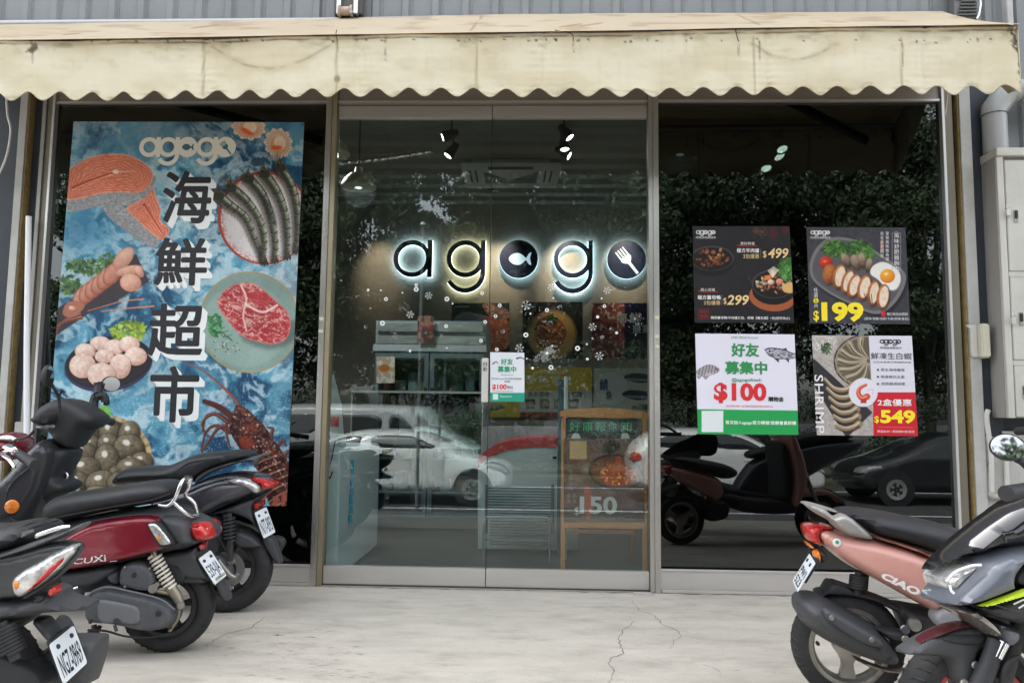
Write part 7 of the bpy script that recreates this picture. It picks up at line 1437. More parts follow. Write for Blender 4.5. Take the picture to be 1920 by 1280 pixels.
s.spring(G_((700, 444))[0], G_((706, 590))[0], 0.10, 0.024, 7, 0.0055, BLACKSEAL, PLB); s.tube('shock_body', PLB, e3(G_, (705, 590, .10), (707, 700, .09)), 0.015)
s.part('lower_frame', PLB, G_((250, 440), (520, 452), (640, 430), (700, 560), (640, 700), (480, 760), (200, 720), (0, 640), (-100, 560)), n=0.04, hi=0.09, R=0.05, grid=0.02, sym=True)
x0 = 0.45; s._o = [(0.48, 0.26), (0.95, 0.25), (1.02, 0.33), (0.95, 0.37), (0.60, 0.38), (0.46, 0.40)]; s.part('floorboard', PLG, None, hi=0.15, R=0.03, sym=True, grid=0.02)
s.tube('seat_seam', BLACKSEAL, e3(G_, (50, 262, .144), (200, 252, .145), (320, 250, .145), (400, 190, .145), (480, 140, .145), (640, 118, .144), (810, 100, .14)), 0.002, smooth=6)
s.tube('brake_hose', BLACKSEAL, e3(G_, (650, 470, .09), (640, 560, .10), (680, 640, .10), (715, 690, .09)), 0.004)
s.tube('rear_axle_arm', ALLOY, e3(G_, (640, 700, .08), (700, 780, .09), (735, 800, .09)), 0.012, smooth=3)
# front: shield, column, handlebar cowl
s.part('leg_shield', mat('shield_black', (0.030, 0.032, 0.036), 0.35, coat=0.4, rvar=0.05), H_((-60, 900), (0, 852), (90, 772), (160, 680), (215, 620), (300, 566), (350, 600), (385, 640), (365, 760), (340, 860), (300, 960), (220, 1080), (180, 1140), (120, 1150), (0, 1190), (-60, 1190)), n=0.10, hi=0.19, R=0.09, grid=0.014, sym=True)
s.part('shield_inner', PLB, H_((250, 700), (320, 600), (400, 632), (470, 645), (448, 720), (400, 800), (385, 845), (458, 872), (450, 932), (300, 985), (235, 1080), (200, 1140), (150, 1120), (230, 900)), n=0.0, hi=0.12, R=0.05, grid=0.014, sym=True)
s.part('shield_rim', PLG, H_((20, 950), (60, 860), (140, 790), (215, 742), (240, 760), (120, 850), (70, 920), (40, 1020), (60, 1070), (120, 1140), (90, 1150), (20, 1060)), n=0.19, lo=0.13, hi=0.20, R=0.012)
s.part('position_light', mat('lilac_lens', (0.62, 0.60, 0.72), 0.15, 0.3, coat=1), H_((188, 700), (235, 655), (306, 616), (300, 640), (250, 690), (222, 717)), n=0.16, lo=0.12, hi=0.185, R=0.012, grid=0.009, both=True)
s.disc('side_reflector', ORAL, *H_((83, 1027))[0], 0.20, 0.030, h=0.010, seg=24)
s.part('handlebar_cowl', PLB, H_((212, 430), (235, 385), (290, 340), (370, 304), (470, 308), (560, 352), (612, 388), (655, 425), (642, 480), (600, 510), (560, 520), (530, 560), (500, 605), (472, 646), (420, 642), (360, 600), (330, 545), (270, 520), (225, 480)), n=0.02, hi=0.13, R=0.09, grid=0.011, sym=True)
s.part('cowl_panel', mat('shield_black'), H_((330, 545), (420, 420), (470, 470), (470, 600), (420, 636), (360, 598)), n=0.09, lo=0.05, hi=0.125, R=0.03)
s.part('instrument_panel', mat('instrument_glass', (0.25, 0.26, 0.22), 0.08, 0.3, coat=1.0, var=0.5, vscale=60), H_((425, 332), (480, 328), (540, 362), (562, 396), (500, 392), (450, 366)), n=0.09, hi=0.105, R=0.03, grid=0.008, sym=True)
s.part('switch_housing', BLACKSEAL, H_((203, 440), (225, 415), (290, 425), (312, 455), (305, 480), (240, 490), (212, 475)), n=0.22, lo=0.10, hi=0.26, R=0.02)
s.part('front_lamp', CLRL, H_((235, 478), (312, 478), (320, 505), (285, 520), (245, 508)), n=0.20, lo=0.12, hi=0.23, R=0.012, grid=0.007)
s.tube('handlebar', BLACKSEAL, e3(H_, (400, 430, .06), (330, 440, .16), (290, 445, .24)), [0.026, 0.022, 0.020], smooth=3)
s.tube('handgrip', BLACKSEAL, e3(H_, (640, 440, -.12), (680, 450, -.2), (745, 466, -.34)), [0.018, 0.017, 0.018, 0.019], smooth=3)
s.tube('mirror_stalk', BLACKSEAL, e3(H_, (398, 400, .15), (392, 300, .16), (372, 262, .18), (345, 215, .20)), 0.007)
s.tube('mirror_ball', BLACKSEAL, e3(H_, (385, 300, .16), (408, 268, .16), (420, 256, .16)), [0.005, 0.005, 0.014], smooth=2)
def mirror(s, px, py, n, rx, rz, face, lbl=None, tilt=0.0):
    x, z = s.S(px, py, n); d = Vector(face).normalized(); up = Vector((math.sin(tilt), 0, math.cos(tilt))); up = (up-d*up.dot(d)).normalized(); sd = up.cross(d); c = Vector((x, n*s.sg, z)); m = MB(); k = 24
    prof = [(1.0, 0.002), (1.02, -0.006), (0.9, -0.018), (0.55, -0.030), (0.0, -0.034)]
    vv = [c+d*h+(sd*math.cos(6.2832*i/k)*rx+up*math.sin(6.2832*i/k)*rz)*q for q, h in prof[:-1] for i in range(k)]+[c+d*prof[-1][1]]
    ff = [(j*k+i, j*k+(i+1) % k, (j+1)*k+(i+1) % k, (j+1)*k+i) for j in range(3) for i in range(k)]+[(3*k+i, 3*k+(i+1) % k, 4*k) for i in range(k)]
    vv += [c+d*0.0005+(sd*math.cos(6.2832*i/k)*rx+up*math.sin(6.2832*i/k)*rz)*0.93 for i in range(k)]; ff.append(tuple(4*k+1+i for i in range(k))); ff += [(i, (i+1) % k, 4*k+1+(i+1) % k, 4*k+1+i) for i in range(k)]
    h = m.add(vv, ff).build('mirror', BLACKSEAL, parent=s.t, smooth=50)
    MB().add([c+d*0.0016+(sd*math.cos(6.2832*i/k)*rx+up*math.sin(6.2832*i/k)*rz)*0.92 for i in range(k)]+[c+d*0.0007+(sd*math.cos(6.2832*i/k)*rx+up*math.sin(6.2832*i/k)*rz)*0.92 for i in range(k)], [tuple(range(k)), tuple(range(2*k-1, k-1, -1))]+[(i, (i+1) % k, k+(i+1) % k, k+i) for i in range(k)]).build('mirror_glass', MIRG, parent=h, fixn=True)
    return h
mirror(s, *H_((332, 158))[0], .21, 0.045, 0.050, (-1.0, -0.08, 0.05), tilt=0.25)
mirror(s, *H_((742, 212))[0], -.25, 0.048, 0.040, (-0.75, 0.65, 0.0))
# phone clamp on the right side of the bar
for pts, r in ((((622, 385, -.16), (625, 330, -.17), (640, 290, -.17)), 0.022), (((640, 300, -.17), (690, 290, -.18), (700, 330, -.18)), 0.020), (((650, 280, -.18), (655, 230, -.2), (650, 200, -.2)), 0.020), (((650, 215, -.2), (690, 225, -.22)), 0.016), (((690, 340, -.18), (718, 345, -.19), (720, 312, -.19)), 0.008)):
    s.tube('phone_clamp', BLACKSEAL, e3(H_, *pts), r, seg=7)
s.tube('brake_lever', BLACKSEAL, e3(H_, (560, 490, -.12), (600, 492, -.18), (640, 480, -.26)), 0.006)
s.tube('key_ring', CHROME, e3(H_, (418, 800, .02), (445, 808, .02), (448, 840, .02), (425, 850, .02), (408, 826, .02), (418, 800, .02)), 0.006)
s.part('hook', BLACKSEAL, H_((395, 800), (420, 790), (455, 830), (450, 865), (410, 870), (392, 840)), n=0.02, hi=0.02, R=0.012, sym=True)
s._o = [(1.10, 0.40), (1.26, 0.48), (1.42, 0.42), (1.46, 0.33), (1.34, 0.42), (1.14, 0.37)]; s.part('front_fender', DARKP, None, hi=0.075, R=0.05, sym=True, grid=0.02)
s.ltube('fork', ALLOY, [(1.24, 0.075, 0.222), (1.08, 0.075, 0.62)], 0.016, both=True)

# ---- silver tailed scooter, cut by the left edge ------------------------------------------------
s = Scooter('motor_scooter', 'dark grey scooter tail with clear lamp and tilted plate, bottom left corner', CAM[0]+(ray(-70, 1380)*((-2.15-CAM[1])/ray(-70, 1380)[1]))[0], -2.15, math.pi+RAD(8), 1)
s.wheel(0, 0.195, 0.195, 0.10, 0.130, mat('wheel_black'), 5, sw=0.025)
s.wheel(1.14, 0.195, 0.195, 0.10, 0.130, mat('wheel_black'), 5, sw=0.025)
s.part('seat', VINYL, K_((-900, 40), (-600, 30), (-450, 120), (-150, 130), (0, 108), (60, 90), (170, 84), (235, 102), (268, 145), (276, 185), (200, 242), (100, 282), (-100, 330), (-900, 330)), n=0.08, hi=0.14, R=0.075, sym=True)
s.letters('SANYANG', mat('faded_print', (0.30, 0.30, 0.31), 0.6), K_((172, 146), (258, 118), (264, 140), (168, 188)), 0.128, dy=0.006)
s.part('grab_rail', mat('dark_alloy'), K_((-300, 400), (0, 305), (180, 242), (300, 205), (430, 170), (560, 100), (640, 76), (656, 82), (600, 132), (430, 204), (200, 292), (0, 352), (-300, 450)), n=0.13, lo=0.10, hi=0.145, R=0.014, grid=0.009)
s.tube('chrome_trim', CHROME, e3(K_, (275, 180, .14), (300, 165, .145), (410, 128, .14), (470, 112, .13), (520, 108, .12)), 0.006)
s.part('tail_body', mat('shield_black'), K_((-900, 330), (0, 330), (430, 205), (600, 232), (596, 300), (500, 420), (330, 560), (150, 655), (0, 660), (-400, 700), (-900, 700)), n=0.12, lo=0.09, hi=0.13, R=0.02)
s.part('inner_body', PLB, K_((-900, 340), (0, 340), (300, 270), (380, 300), (300, 440), (100, 620), (-400, 690), (-900, 690)), n=0.08, hi=0.088, R=0.05, grid=0.02, sym=True)
s.part('silver_strip', mat('silver_paint'), K_((-100, 470), (60, 430), (230, 360), (320, 335), (310, 352), (200, 395), (60, 450), (-100, 500)), n=0.135, lo=0.10, hi=0.142, R=0.01)
s.part('tail_lamp', CLRL, K_((76, 530), (100, 480), (150, 440), (260, 385), (400, 300), (520, 242), (596, 238), (592, 290), (540, 362), (440, 462), (330, 542), (200, 625), (150, 650), (95, 626)), n=0.135, lo=0.115, hi=0.150, R=0.02, grid=0.009)
s.part('tail_lamp_red', REDL, K_((340, 420), (400, 370), (500, 312), (506, 340), (430, 422), (320, 520), (210, 598), (170, 605), (240, 540)), n=0.15, lo=0.13, hi=0.157, R=0.012, grid=0.008)
s.part('turn_lens', ORAL, K_((84, 530), (100, 500), (150, 498), (162, 540), (135, 592), (100, 590)), n=0.15, lo=0.12, hi=0.157, R=0.010, grid=0.007)
s.part('lamp_surround', PLG, K_((590, 232), (604, 245), (598, 305), (540, 385), (440, 485), (330, 565), (190, 650), (150, 660), (150, 645), (330, 540), (440, 455), (540, 350), (584, 290)), n=0.14, lo=0.125, hi=0.152, R=0.008, grid=0.009)
s.part('tail_arm', PLG, K_((-300, 640), (0, 650), (160, 655), (330, 570), (430, 600), (440, 660), (600, 700), (645, 712), (632, 765), (560, 775), (300, 782), (100, 830), (-300, 880)), n=0.11, lo=0.02, hi=0.13, R=0.03)
s.part('side_reflector', REDL, K_((356, 576), (430, 534), (434, 606), (366, 646)), n=0.13, lo=0.11, hi=0.14, R=0.006, grid=0.008)
s.part('tail_hole', BLACKSEAL, K_((232, 640), (270, 618), (318, 622), (330, 650), (290, 682), (240, 678)), n=0.132, lo=0.12, hi=0.134, R=0.003)
s.part('plate_strut', PLG, K_((220, 800), (300, 795), (345, 805), (455, 965), (430, 1000), (380, 990), (300, 900)), n=0.06, lo=0.02, hi=0.08, R=0.012)
s.part('plate_strut', PLG, K_((360, 800), (470, 790), (560, 980), (500, 1000)), n=-0.02, lo=-0.06, hi=0.0, R=0.012)
s.part('rear_fender', PLG, K_((325, 972), (345, 962), (700, 960), (736, 972), (722, 1100), (665, 1290), (640, 1330), (200, 1330), (235, 1080), (340, 1030)), n=-0.02, lo=-0.10, hi=-0.01, R=0.02)
s.plate(K_((366, 992), (546, 848), (668, 1122), (474, 1290)), 0.12, 0.0, 'NGZ-0969')
s.part('hugger', PLB, K_((-200, 1060), (0, 1030), (120, 1070), (240, 1120), (330, 1180), (380, 1290), (300, 1330), (-200, 1330)), n=0.06, hi=0.07, R=0.03, sym=True)
s.spring(K_((20, 850))[0], K_((100, 1050))[0], 0.12, 0.028, 8, 0.006, BLACKSEAL, PLB)
s.part('lower_body', PLB, K_((-900, 640), (-300, 640), (-100, 700), (200, 790), (100, 900), (-300, 1100), (-900, 1100)), n=0.08, hi=0.11, R=0.05, grid=0.02, sym=True)
s._o = [(0.55, 0.26), (1.0, 0.25), (1.06, 0.33), (1.0, 0.37), (0.66, 0.38), (0.5, 0.45)]; s.part('floorboard', PLG, None, hi=0.15, R=0.03, sym=True, grid=0.02)
s._o = [(0.95, 0.30), (1.07, 0.33), (1.2, 0.60), (1.1, 0.95), (1.02, 0.98), (1.0, 0.80), (1.0, 0.55)]; s.part('leg_shield', GREYP, None, hi=0.19, R=0.08, sym=True, grid=0.02)
s._o = [(0.95, 0.98), (1.08, 0.93), (1.15, 1.0), (1.05, 1.10), (0.93, 1.08)]; s.part('handlebar_cowl', GREYP, None, hi=0.12, R=0.05, sym=True, grid=0.02)
s.ltube('handlebar', BLACKSEAL, [(0.93, -0.34, 1.02), (0.98, -0.15, 1.03), (0.98, 0.15, 1.03), (0.93, 0.34, 1.02)], 0.016)
s.ltube('fork', ALLOY, [(1.28, 0.075, 0.24), (1.12, 0.075, 0.62)], 0.016, both=True)
s._o = [(1.12, 0.44), (1.30, 0.50), (1.46, 0.44), (1.48, 0.36), (1.38, 0.46), (1.16, 0.40)]; s.part('front_fender', GREYP, None, hi=0.075, R=0.05, sym=True, grid=0.02)

# ---- salmon pink scooter ------------------------------------------------------------------------
s = Scooter('motor_scooter', 'salmon pink scooter with a grey rear carrier and long black muffler on the right', *(lambda q: (q[0], q[1]))(onZ(1588, 1209.5, 0.178)), -RAD(8), -1)
SILV = mat('carrier_silver', (0.36, 0.35, 0.33), 0.45, 0.5, bump=0.2, bscale=300, var=0.08)
s.wheel(0, 0.182, 0.182, 0.085, 0.128, ALLOY, 3, sw=0.040)
s.wheel(1.08, 0.182, 0.182, 0.08, 0.128, ALLOY, 3, sw=0.040)
s.part('rear_body', PINKP, N_((198, 292), (215, 270), (255, 262), (420, 298), (580, 320), (800, 380), (1000, 458), (1036, 510), (1085, 690), (1050, 742), (962, 812), (880, 765), (700, 668), (500, 558), (380, 490), (280, 410), (225, 345)), n=0.14, hi=0.155, R=0.07, grid=0.012, sym=True, taper=lambda x, z: min(1.0, 0.55+0.45*(x+0.25)/0.45) if x < 0.2 else 1.0)
s.part('under_seat_trim', mat('seat_seam_pink', (0.40, 0.17, 0.13), 0.4, 0.3), N_((560, 300), (700, 330), (900, 395), (1015, 455), (1010, 480), (900, 430), (740, 370), (600, 330)), n=0.13, lo=0.08, hi=0.145, R=0.01)
s.part('tail_light', REDL, N_((99, 252), (112, 232), (150, 222), (268, 222), (332, 268), (255, 262), (205, 280), (232, 362), (240, 378), (160, 356), (116, 322)), n=0.05, hi=0.085, R=0.05, grid=0.009, sym=True)
s.part('tail_light_amber', ORAL, N_((120, 345), (160, 358), (166, 388), (132, 378)), n=0.06, hi=0.07, R=0.015, grid=0.008, sym=True)
o = s.part('turn_signal', BLACKSEAL, N_((190, 402), (225, 396), (262, 425), (266, 462), (240, 492), (200, 488)), n=0.09, lo=0.045, hi=0.125, R=0.03, grid=0.008, both=True)
s.part('turn_signal_lens', ORAL, N_((160, 420), (178, 402), (205, 398), (222, 430), (218, 486), (190, 480)), n=0.09, lo=0.05, hi=0.118, R=0.02, grid=0.007)
s.plate(N_((25, 602), (138, 416), (177, 482), (57, 670)), -0.12+0.24, 0.10, 'PWJ-523') if False else None
# plate: seen edge-on from the right, rising to the left-rear
Pn = []
def pl_at(px, py, n): x, z = s.S(*N_((px, py))[0], n); return np.array([x, n*s.sg, z])
TL, TR = pl_at(138, 418, 0.0), pl_at(176, 482, 0.13); BL = pl_at(26, 600, 0.0); BR = TR+BL-TL
U_, V_, O_ = TR-TL, TL-BL, BL; nr = np.cross(U_, V_); nr /= np.linalg.norm(nr); cl = np.array([(CAM-s.O)@s.fwd, (CAM-s.O)@s.left, CAM[2]]); nr = nr if nr@(cl-BL) > 0 else -nr
fp = lambda a, b, h=0.0: O_+U_*a+V_*b+nr*h
pl = MB().prism([(0, 0), (1, 0), (1, 1), (0, 1)], lambda a, b: fp(a, b), lambda a, b: fp(a, b, 0.003)).build('number_plate', mat('plate_white'), parent=s.t, bev=0.001)
m = MB(); text_on(m, 'PW1', 0.12, 0.36, 0.88, 0.62, lambda a, b: fp(a, b, 0.0036), 0.02); text_on(m, '523', 0.12, 0.06, 0.88, 0.32, lambda a, b: fp(a, b, 0.0036), 0.02); o = m.build('plate_lettering', mat('plate_ink'), parent=pl, fixn=False); o['kind'] = 'stuff'
for u in (0.25, 0.75): MB().lathe([(0.007, 0), (0.006, 0.004), (0, 0.005)], fp(u, 0.83, 0.003), tuple(nr), 8).build('bolt', mat('bolt_dark'), parent=pl)
MB().prism([(0.2, 0.3), (0.8, 0.3), (0.8, 1.1), (0.2, 1.1)], lambda a, b: fp(a, b, -0.014), lambda a, b: fp(a, b, -0.002)).build('plate_bracket', PLB, parent=s.t)
s.part('rear_carrier', SILV, N_((104, 96), (112, 86), (150, 86), (235, 112), (262, 140), (300, 175), (345, 150), (400, 165), (500, 240), (566, 308), (562, 332), (480, 318), (400, 300), (330, 256), (280, 205), (190, 160)), n=0.12, lo=0.09, hi=0.135, R=0.014, grid=0.009)
s.part('carrier_bridge', SILV, N_((104, 96), (112, 86), (150, 86), (250, 112), (350, 145), (345, 160), (240, 135), (150, 118)), n=0.07, lo=-0.02, hi=0.089, R=0.01, grid=0.01)
s.part('carrier_leg', SILV, N_((262, 190), (290, 200), (350, 240), (385, 270), (395, 300), (330, 262), (285, 225)), n=0.10, lo=0.07, hi=0.12, R=0.01, grid=0.009)
s.part('seat', VINYL, N_((338, 160), (380, 138), (440, 132), (550, 140), (700, 160), (820, 185), (1000, 222), (1138, 255), (1280, 320), (1330, 400), (1250, 470), (1138, 480), (1060, 475), (950, 412), (760, 352), (600, 312), (540, 270), (430, 200)), n=0.10, hi=0.15, R=0.075, sym=True)
c = s.part('muffler', PLG, N_((56, 775), (66, 735), (110, 714), (180, 714), (250, 735), (330, 775), (450, 845), (560, 908), (640, 960), (720, 1050), (782, 1150), (770, 1190), (700, 1205), (600, 1182), (420, 1112), (250, 1030), (120, 930), (92, 870), (62, 825)), n=0.15, lo=0.03, hi=0.185, R=0.06, grid=0.012)
s.part('muffler_guard', mat('guard_black', (0.065, 0.068, 0.075), 0.6, bump=0.2, bscale=500), N_((218, 800), (235, 787), (262, 790), (420, 878), (600, 982), (632, 1018), (618, 1042), (590, 1046), (480, 1012), (330, 922), (236, 852)), n=0.18, lo=0.165, hi=0.198, R=0.010, grid=0.009, top=c)
for q in ((281, 843), (548, 990)): s.disc('guard_screw', ALLOY, *N_(q)[0], 0.197, 0.008, top=c)
s.part('exhaust_pipe', BRN, N_((430, 1110), (600, 1182), (720, 1210), (800, 1200), (900, 1190), (900, 1215), (760, 1240), (600, 1215), (440, 1140)), n=0.12, lo=0.08, hi=0.12, R=0.02)
s.part('muffler_bracket', PLB, N_((560, 918), (640, 922), (800, 940), (806, 985), (780, 1010), (690, 1012), (640, 975)), n=0.11, lo=0.07, hi=0.12, R=0.012)
for q in ((772, 985), (765, 918), (772, 1045)): s.disc('bracket_bolt', ALLOY, *N_(q)[0], 0.12, 0.012)
s.part('rear_fender', PLB, N_((175, 690), (190, 672), (235, 665), (262, 612), (295, 600), (420, 642), (560, 690), (745, 762), (840, 850), (800, 860), (700, 800), (560, 735), (400, 700), (250, 690), (205, 715)), n=0.03, hi=0.06, R=0.02, sym=True)
s.spring(N_((466, 560))[0], N_((458, 650))[0], 0.05, 0.026, 5, 0.006, BLACKSEAL, PLB)
s.part('engine_block', PLB, N_((700, 760), (960, 810), (1100, 800), (1200, 900), (1150, 1080), (900, 1120), (800, 1060), (780, 900)), n=0.08, hi=0.10, R=0.04, grid=0.02, sym=True)
s.part('engine_cover', mat('light_grey_plastic', (0.27, 0.27, 0.28), 0.5, bump=0.1, bscale=300), N_((955, 850), (980, 790), (1060, 758), (1160, 775), (1300, 800), (1300, 930), (1138, 920), (1000, 920)), n=0.14, lo=0.09, hi=0.15, R=0.015)
s.disc('engine_bolt', ALLOY, *N_((828, 885))[0], 0.10, 0.022, h=0.02); s.disc('engine_bolt', ENG, *N_((765, 918))[0], 0.11, 0.014, h=0.02)
s.letters('CIAO', WHITEP, N_((632, 540), (882, 655), (850, 700), (598, 572)), 0.160, bold=0.05, shear=0.0, dy=0.004)
s.letters('MMS', mat('letter_grey', (0.5, 0.46, 0.45), 0.4), N_((872, 672), (935, 708), (920, 728), (850, 690)), 0.160, dy=0.004)
c = s.disc('round_sticker', WHITEP, *N_((316, 343))[0], 0.118, 0.0135, h=0.002, seg=24); s.disc('sticker_print', mat('sticker_green', (0.08, 0.32, 0.25), 0.5), *N_((318, 340))[0], 0.1205, 0.006, h=0.001, top=c)
s.disc('valve', BLACKSEAL, *N_((185, 1010))[0], 0.03, 0.006, h=0.02)
s._o = [(0.42, 0.27), (0.95, 0.25), (1.0, 0.33), (0.92, 0.37), (0.6, 0.38), (0.42, 0.42)]; s.part('floorboard', PLB, None, hi=0.16, R=0.03, sym=True, grid=0.02)
s._o = [(0.88, 0.30), (0.98, 0.33), (1.06, 0.60), (0.95, 0.93), (0.88, 0.98), (0.86, 0.88), (0.93, 0.55)]; s.part('leg_shield', PINKP, None, hi=0.20, R=0.07, sym=True, grid=0.02)
s._o = [(0.82, 0.35), (0.90, 0.40), (0.92, 0.60), (0.85, 0.88), (0.80, 0.85), (0.84, 0.55)]; s.part('shield_inner', PLB, None, hi=0.15, R=0.04, sym=True, grid=0.02)
s._o = [(0.78, 0.98), (0.86, 0.93), (0.98, 0.97), (1.02, 1.04), (0.92, 1.12), (0.80, 1.08)]; s.part('handlebar_cowl', PINKP, None, hi=0.12, R=0.06, sym=True, grid=0.015)
s.ltube('handlebar', BLACKSEAL, [(0.78, -0.35, 1.02), (0.84, -0.14, 1.03), (0.84, 0.14, 1.03), (0.78, 0.35, 1.02)], 0.016)
s.ltube('fork', ALLOY, [(1.22, 0.07, 0.213), (1.06, 0.07, 0.62)], 0.016, both=True)
s._o = [(1.04, 0.42), (1.22, 0.48), (1.40, 0.40), (1.42, 0.32), (1.32, 0.42), (1.10, 0.38)]; s.part('front_fender', PINKP, None, hi=0.07, R=0.05, sym=True, grid=0.02)
for sd_ in (-1, 1): s.ltube('mirror_stalk', BLACKSEAL, [(0.86, 0.16*sd_, 1.06), (0.82, 0.22*sd_, 1.15), (0.80, 0.28*sd_, 1.20)], 0.005)

# ---- grey and black scooter at the right edge ---------------------------------------------------
gx, gy = onZ(1819, 1333, 0.192)
s = Scooter('sport_scooter', 'grey and black sport scooter nose with lime stripe and red wheel at the right edge', gx, gy, math.pi+RAD(6), 1)
REDW = mat('red_wheel_paint', (0.36, 0.012, 0.022), 0.3, 0.2, coat=0.6)
s.wheel(0, 0.192, 0.192, 0.10, 0.136, REDW, 5, sw=0.022, disc=0.095)
s.wheel(-1.15, 0.192, 0.192, 0.11, 0.136, REDW, 5, sw=0.022)
s.ltube('fork', PLB, [(0.0, 0.085, 0.215), (-0.15, 0.085, 0.62)], 0.022, both=True)
s.part('front_fender', PLG, Q_((98, 1142), (105, 1122), (200, 1062), (330, 1004), (440, 984), (545, 1020), (560, 1060), (520, 1110), (470, 1130), (466, 1200), (440, 1300), (370, 1300), (345, 1180), (300, 1160), (120, 1152)), n=0.085, lo=0.04, hi=0.095, R=0.02)
s.part('fender_edge', mat('dark_red_tint', (0.08, 0.015, 0.02), 0.3, coat=0.5), Q_((150, 1098), (240, 1036), (340, 996), (440, 980), (520, 1004), (430, 1006), (340, 1020), (250, 1056), (170, 1104)), n=0.085, lo=0.05, hi=0.100, R=0.012)
s.part('fender_crease', PLB, Q_((268, 1065), (330, 1035), (500, 1030), (520, 1060), (460, 1098), (350, 1088)), n=0.095, lo=0.085, hi=0.104, R=0.012)
for q in ((447, 1188), (391, 1276)): s.disc('fender_bolt', ALLOY, *Q_(q)[0], 0.10, 0.010)
s.part('nose', BLKP, Q_((274, 752), (285, 720), (330, 668), (400, 598), (470, 540), (560, 470), (693, 380), (1100, 250), (1250, 300), (1250, 640), (900, 640), (620, 620), (510, 662), (440, 658), (335, 712)), n=0.15, lo=0.07, hi=0.175, R=0.06, grid=0.012)
s.part('nose_crease', mat('gloss_black_soft', (0.03, 0.03, 0.034), 0.2, coat=1.0), Q_((430, 640), (520, 560), (693, 440), (900, 380), (900, 400), (693, 500), (560, 600), (500, 650)), n=0.15, lo=0.08, hi=0.17, R=0.03)
s.part('visor', mat('visor_smoke', (0.02, 0.012, 0.014), 0.08, coat=1.0), Q_((508, 490), (560, 430), (640, 375), (760, 310), (900, 230), (980, 260), (760, 400), (640, 450), (552, 502)), n=0.10, lo=0.05, hi=0.12, R=0.03, grid=0.012)
s.part('side_fairing', GREYP, Q_((308, 892), (325, 855), (400, 778), (480, 700), (510, 660), (620, 618), (800, 570), (1000, 560), (1050, 700), (760, 700), (690, 690), (640, 752), (650, 790), (700, 800), (560, 862), (450, 902), (360, 916), (320, 906)), n=0.17, lo=0.06, hi=0.205, R=0.03)
s.part('fairing_gap', BLACKSEAL, Q_((638, 752), (700, 680), (800, 680), (900, 800), (700, 812), (650, 790)), n=0.18, lo=0.08, hi=0.185, R=0.012)
s.part('headlight', CLRL, Q_((292, 772), (320, 738), (380, 700), (440, 672), (506, 668), (500, 690), (460, 725), (400, 775), (340, 842), (318, 830)), n=0.14, lo=0.05, hi=0.172, R=0.03, grid=0.009)
s.tube('headlight_tube', WHITEP, e3(Q_, (305, 772, .16), (350, 725, .165), (430, 694, .172), (480, 690, .178)), 0.0035)
s.tube('headlight_tube', WHITEP, e3(Q_, (322, 790, .165), (330, 818, .17), (345, 832, .175)), 0.003)
s.part('lower_lamp', mat('smoked_lens', (0.30, 0.28, 0.25), 0.1, 0.4, coat=1.0, var=0.3, vscale=40, bump=0.4, bscale=60), Q_((372, 924), (450, 904), (500, 935), (560, 985), (606, 1055), (606, 1088), (560, 1050), (470, 985), (410, 950)), n=0.16, lo=0.05, hi=0.19, R=0.02, grid=0.009)
s.part('lower_fairing', PLB, Q_((460, 905), (560, 870), (693, 830), (1100, 720), (1200, 900), (1000, 1100), (693, 1000), (600, 980), (540, 960)), n=0.18, lo=0.05, hi=0.19, R=0.02)
s.part('lime_stripe', mat('lime_decal', (0.55, 0.72, 0.04), 0.4), Q_((468, 896), (560, 862), (693, 815), (850, 770), (850, 785), (693, 840), (590, 872), (500, 896)), n=0.195, lo=0.185, hi=0.2085, R=0.004, grid=0.01, sharp=True)
s.part('grey_stripe', mat('silver_paint'), Q_((510, 882), (540, 880), (620, 905), (693, 920), (693, 932), (610, 915)), n=0.19, lo=0.18, hi=0.1945, R=0.003, grid=0.01, sharp=True)
for a, b in (((640, 885), (693, 860)), ((665, 905), (693, 888))): s.tube('decal_stroke', WHITEP, e3(Q_, (*a, .192), (*b, .192)), 0.0022, seg=5, smooth=0)
s.part('belly_panel', GREYP, Q_((524, 966), (600, 978), (693, 1008), (693, 1040), (660, 1100), (636, 1132), (604, 1085), (570, 1010)), n=0.15, lo=0.06, hi=0.165, R=0.02)
s.tube('fork_tube', CHROME, e3(Q_, (555, 1150, .13), (592, 1075, .13)), 0.014, smooth=0, seg=14)
s.tube('fork_leg', PLB, e3(Q_, (465, 1300, .12), (520, 1180, .12), (552, 1060, .12)), [0.024, 0.022, 0.018], smooth=0, seg=14)
s.tube('brake_hose', BLACKSEAL, e3(Q_, (580, 1290, .13), (600, 1200, .14), (660, 1150, .14), (700, 1190, .14)), 0.007)
s.part('fork_guard', PLB, Q_((500, 1120), (540, 1060), (560, 1150), (530, 1200), (600, 1300), (500, 1300)), n=0.10, lo=0.06, hi=0.12, R=0.015)
s.tube('handgrip', BLACKSEAL, e3(Q_, (602, 332, .34), (640, 326, .32), (800, 300, .22)), 0.0175, seg=14)
mirror(s, *Q_((611, 100))[0], .36, 0.035, 0.030, (0.50, 0.80, 0.22), tilt=-0.15)
s.tube('mirror_stalk', BLACKSEAL, e3(Q_, (655, 155, .34), (700, 185, .30), (800, 300, .25)), 0.010)
s._o = [(-0.45, 0.30), (-0.95, 0.30), (-1.10, 0.50), (-1.62, 0.78), (-1.66, 0.88), (-1.3, 0.86), (-0.7, 0.70), (-0.55, 0.50)]; s.part('rear_body', GREYP, None, hi=0.15, R=0.09, sym=True, grid=0.02)
s._o = [(-0.60, 0.74), (-0.90, 0.82), (-1.10, 0.92), (-1.55, 0.96), (-1.58, 0.88), (-1.2, 0.82), (-0.66, 0.66)]; s.part('seat', VINYL, None, hi=0.14, R=0.07, sym=True, grid=0.02)
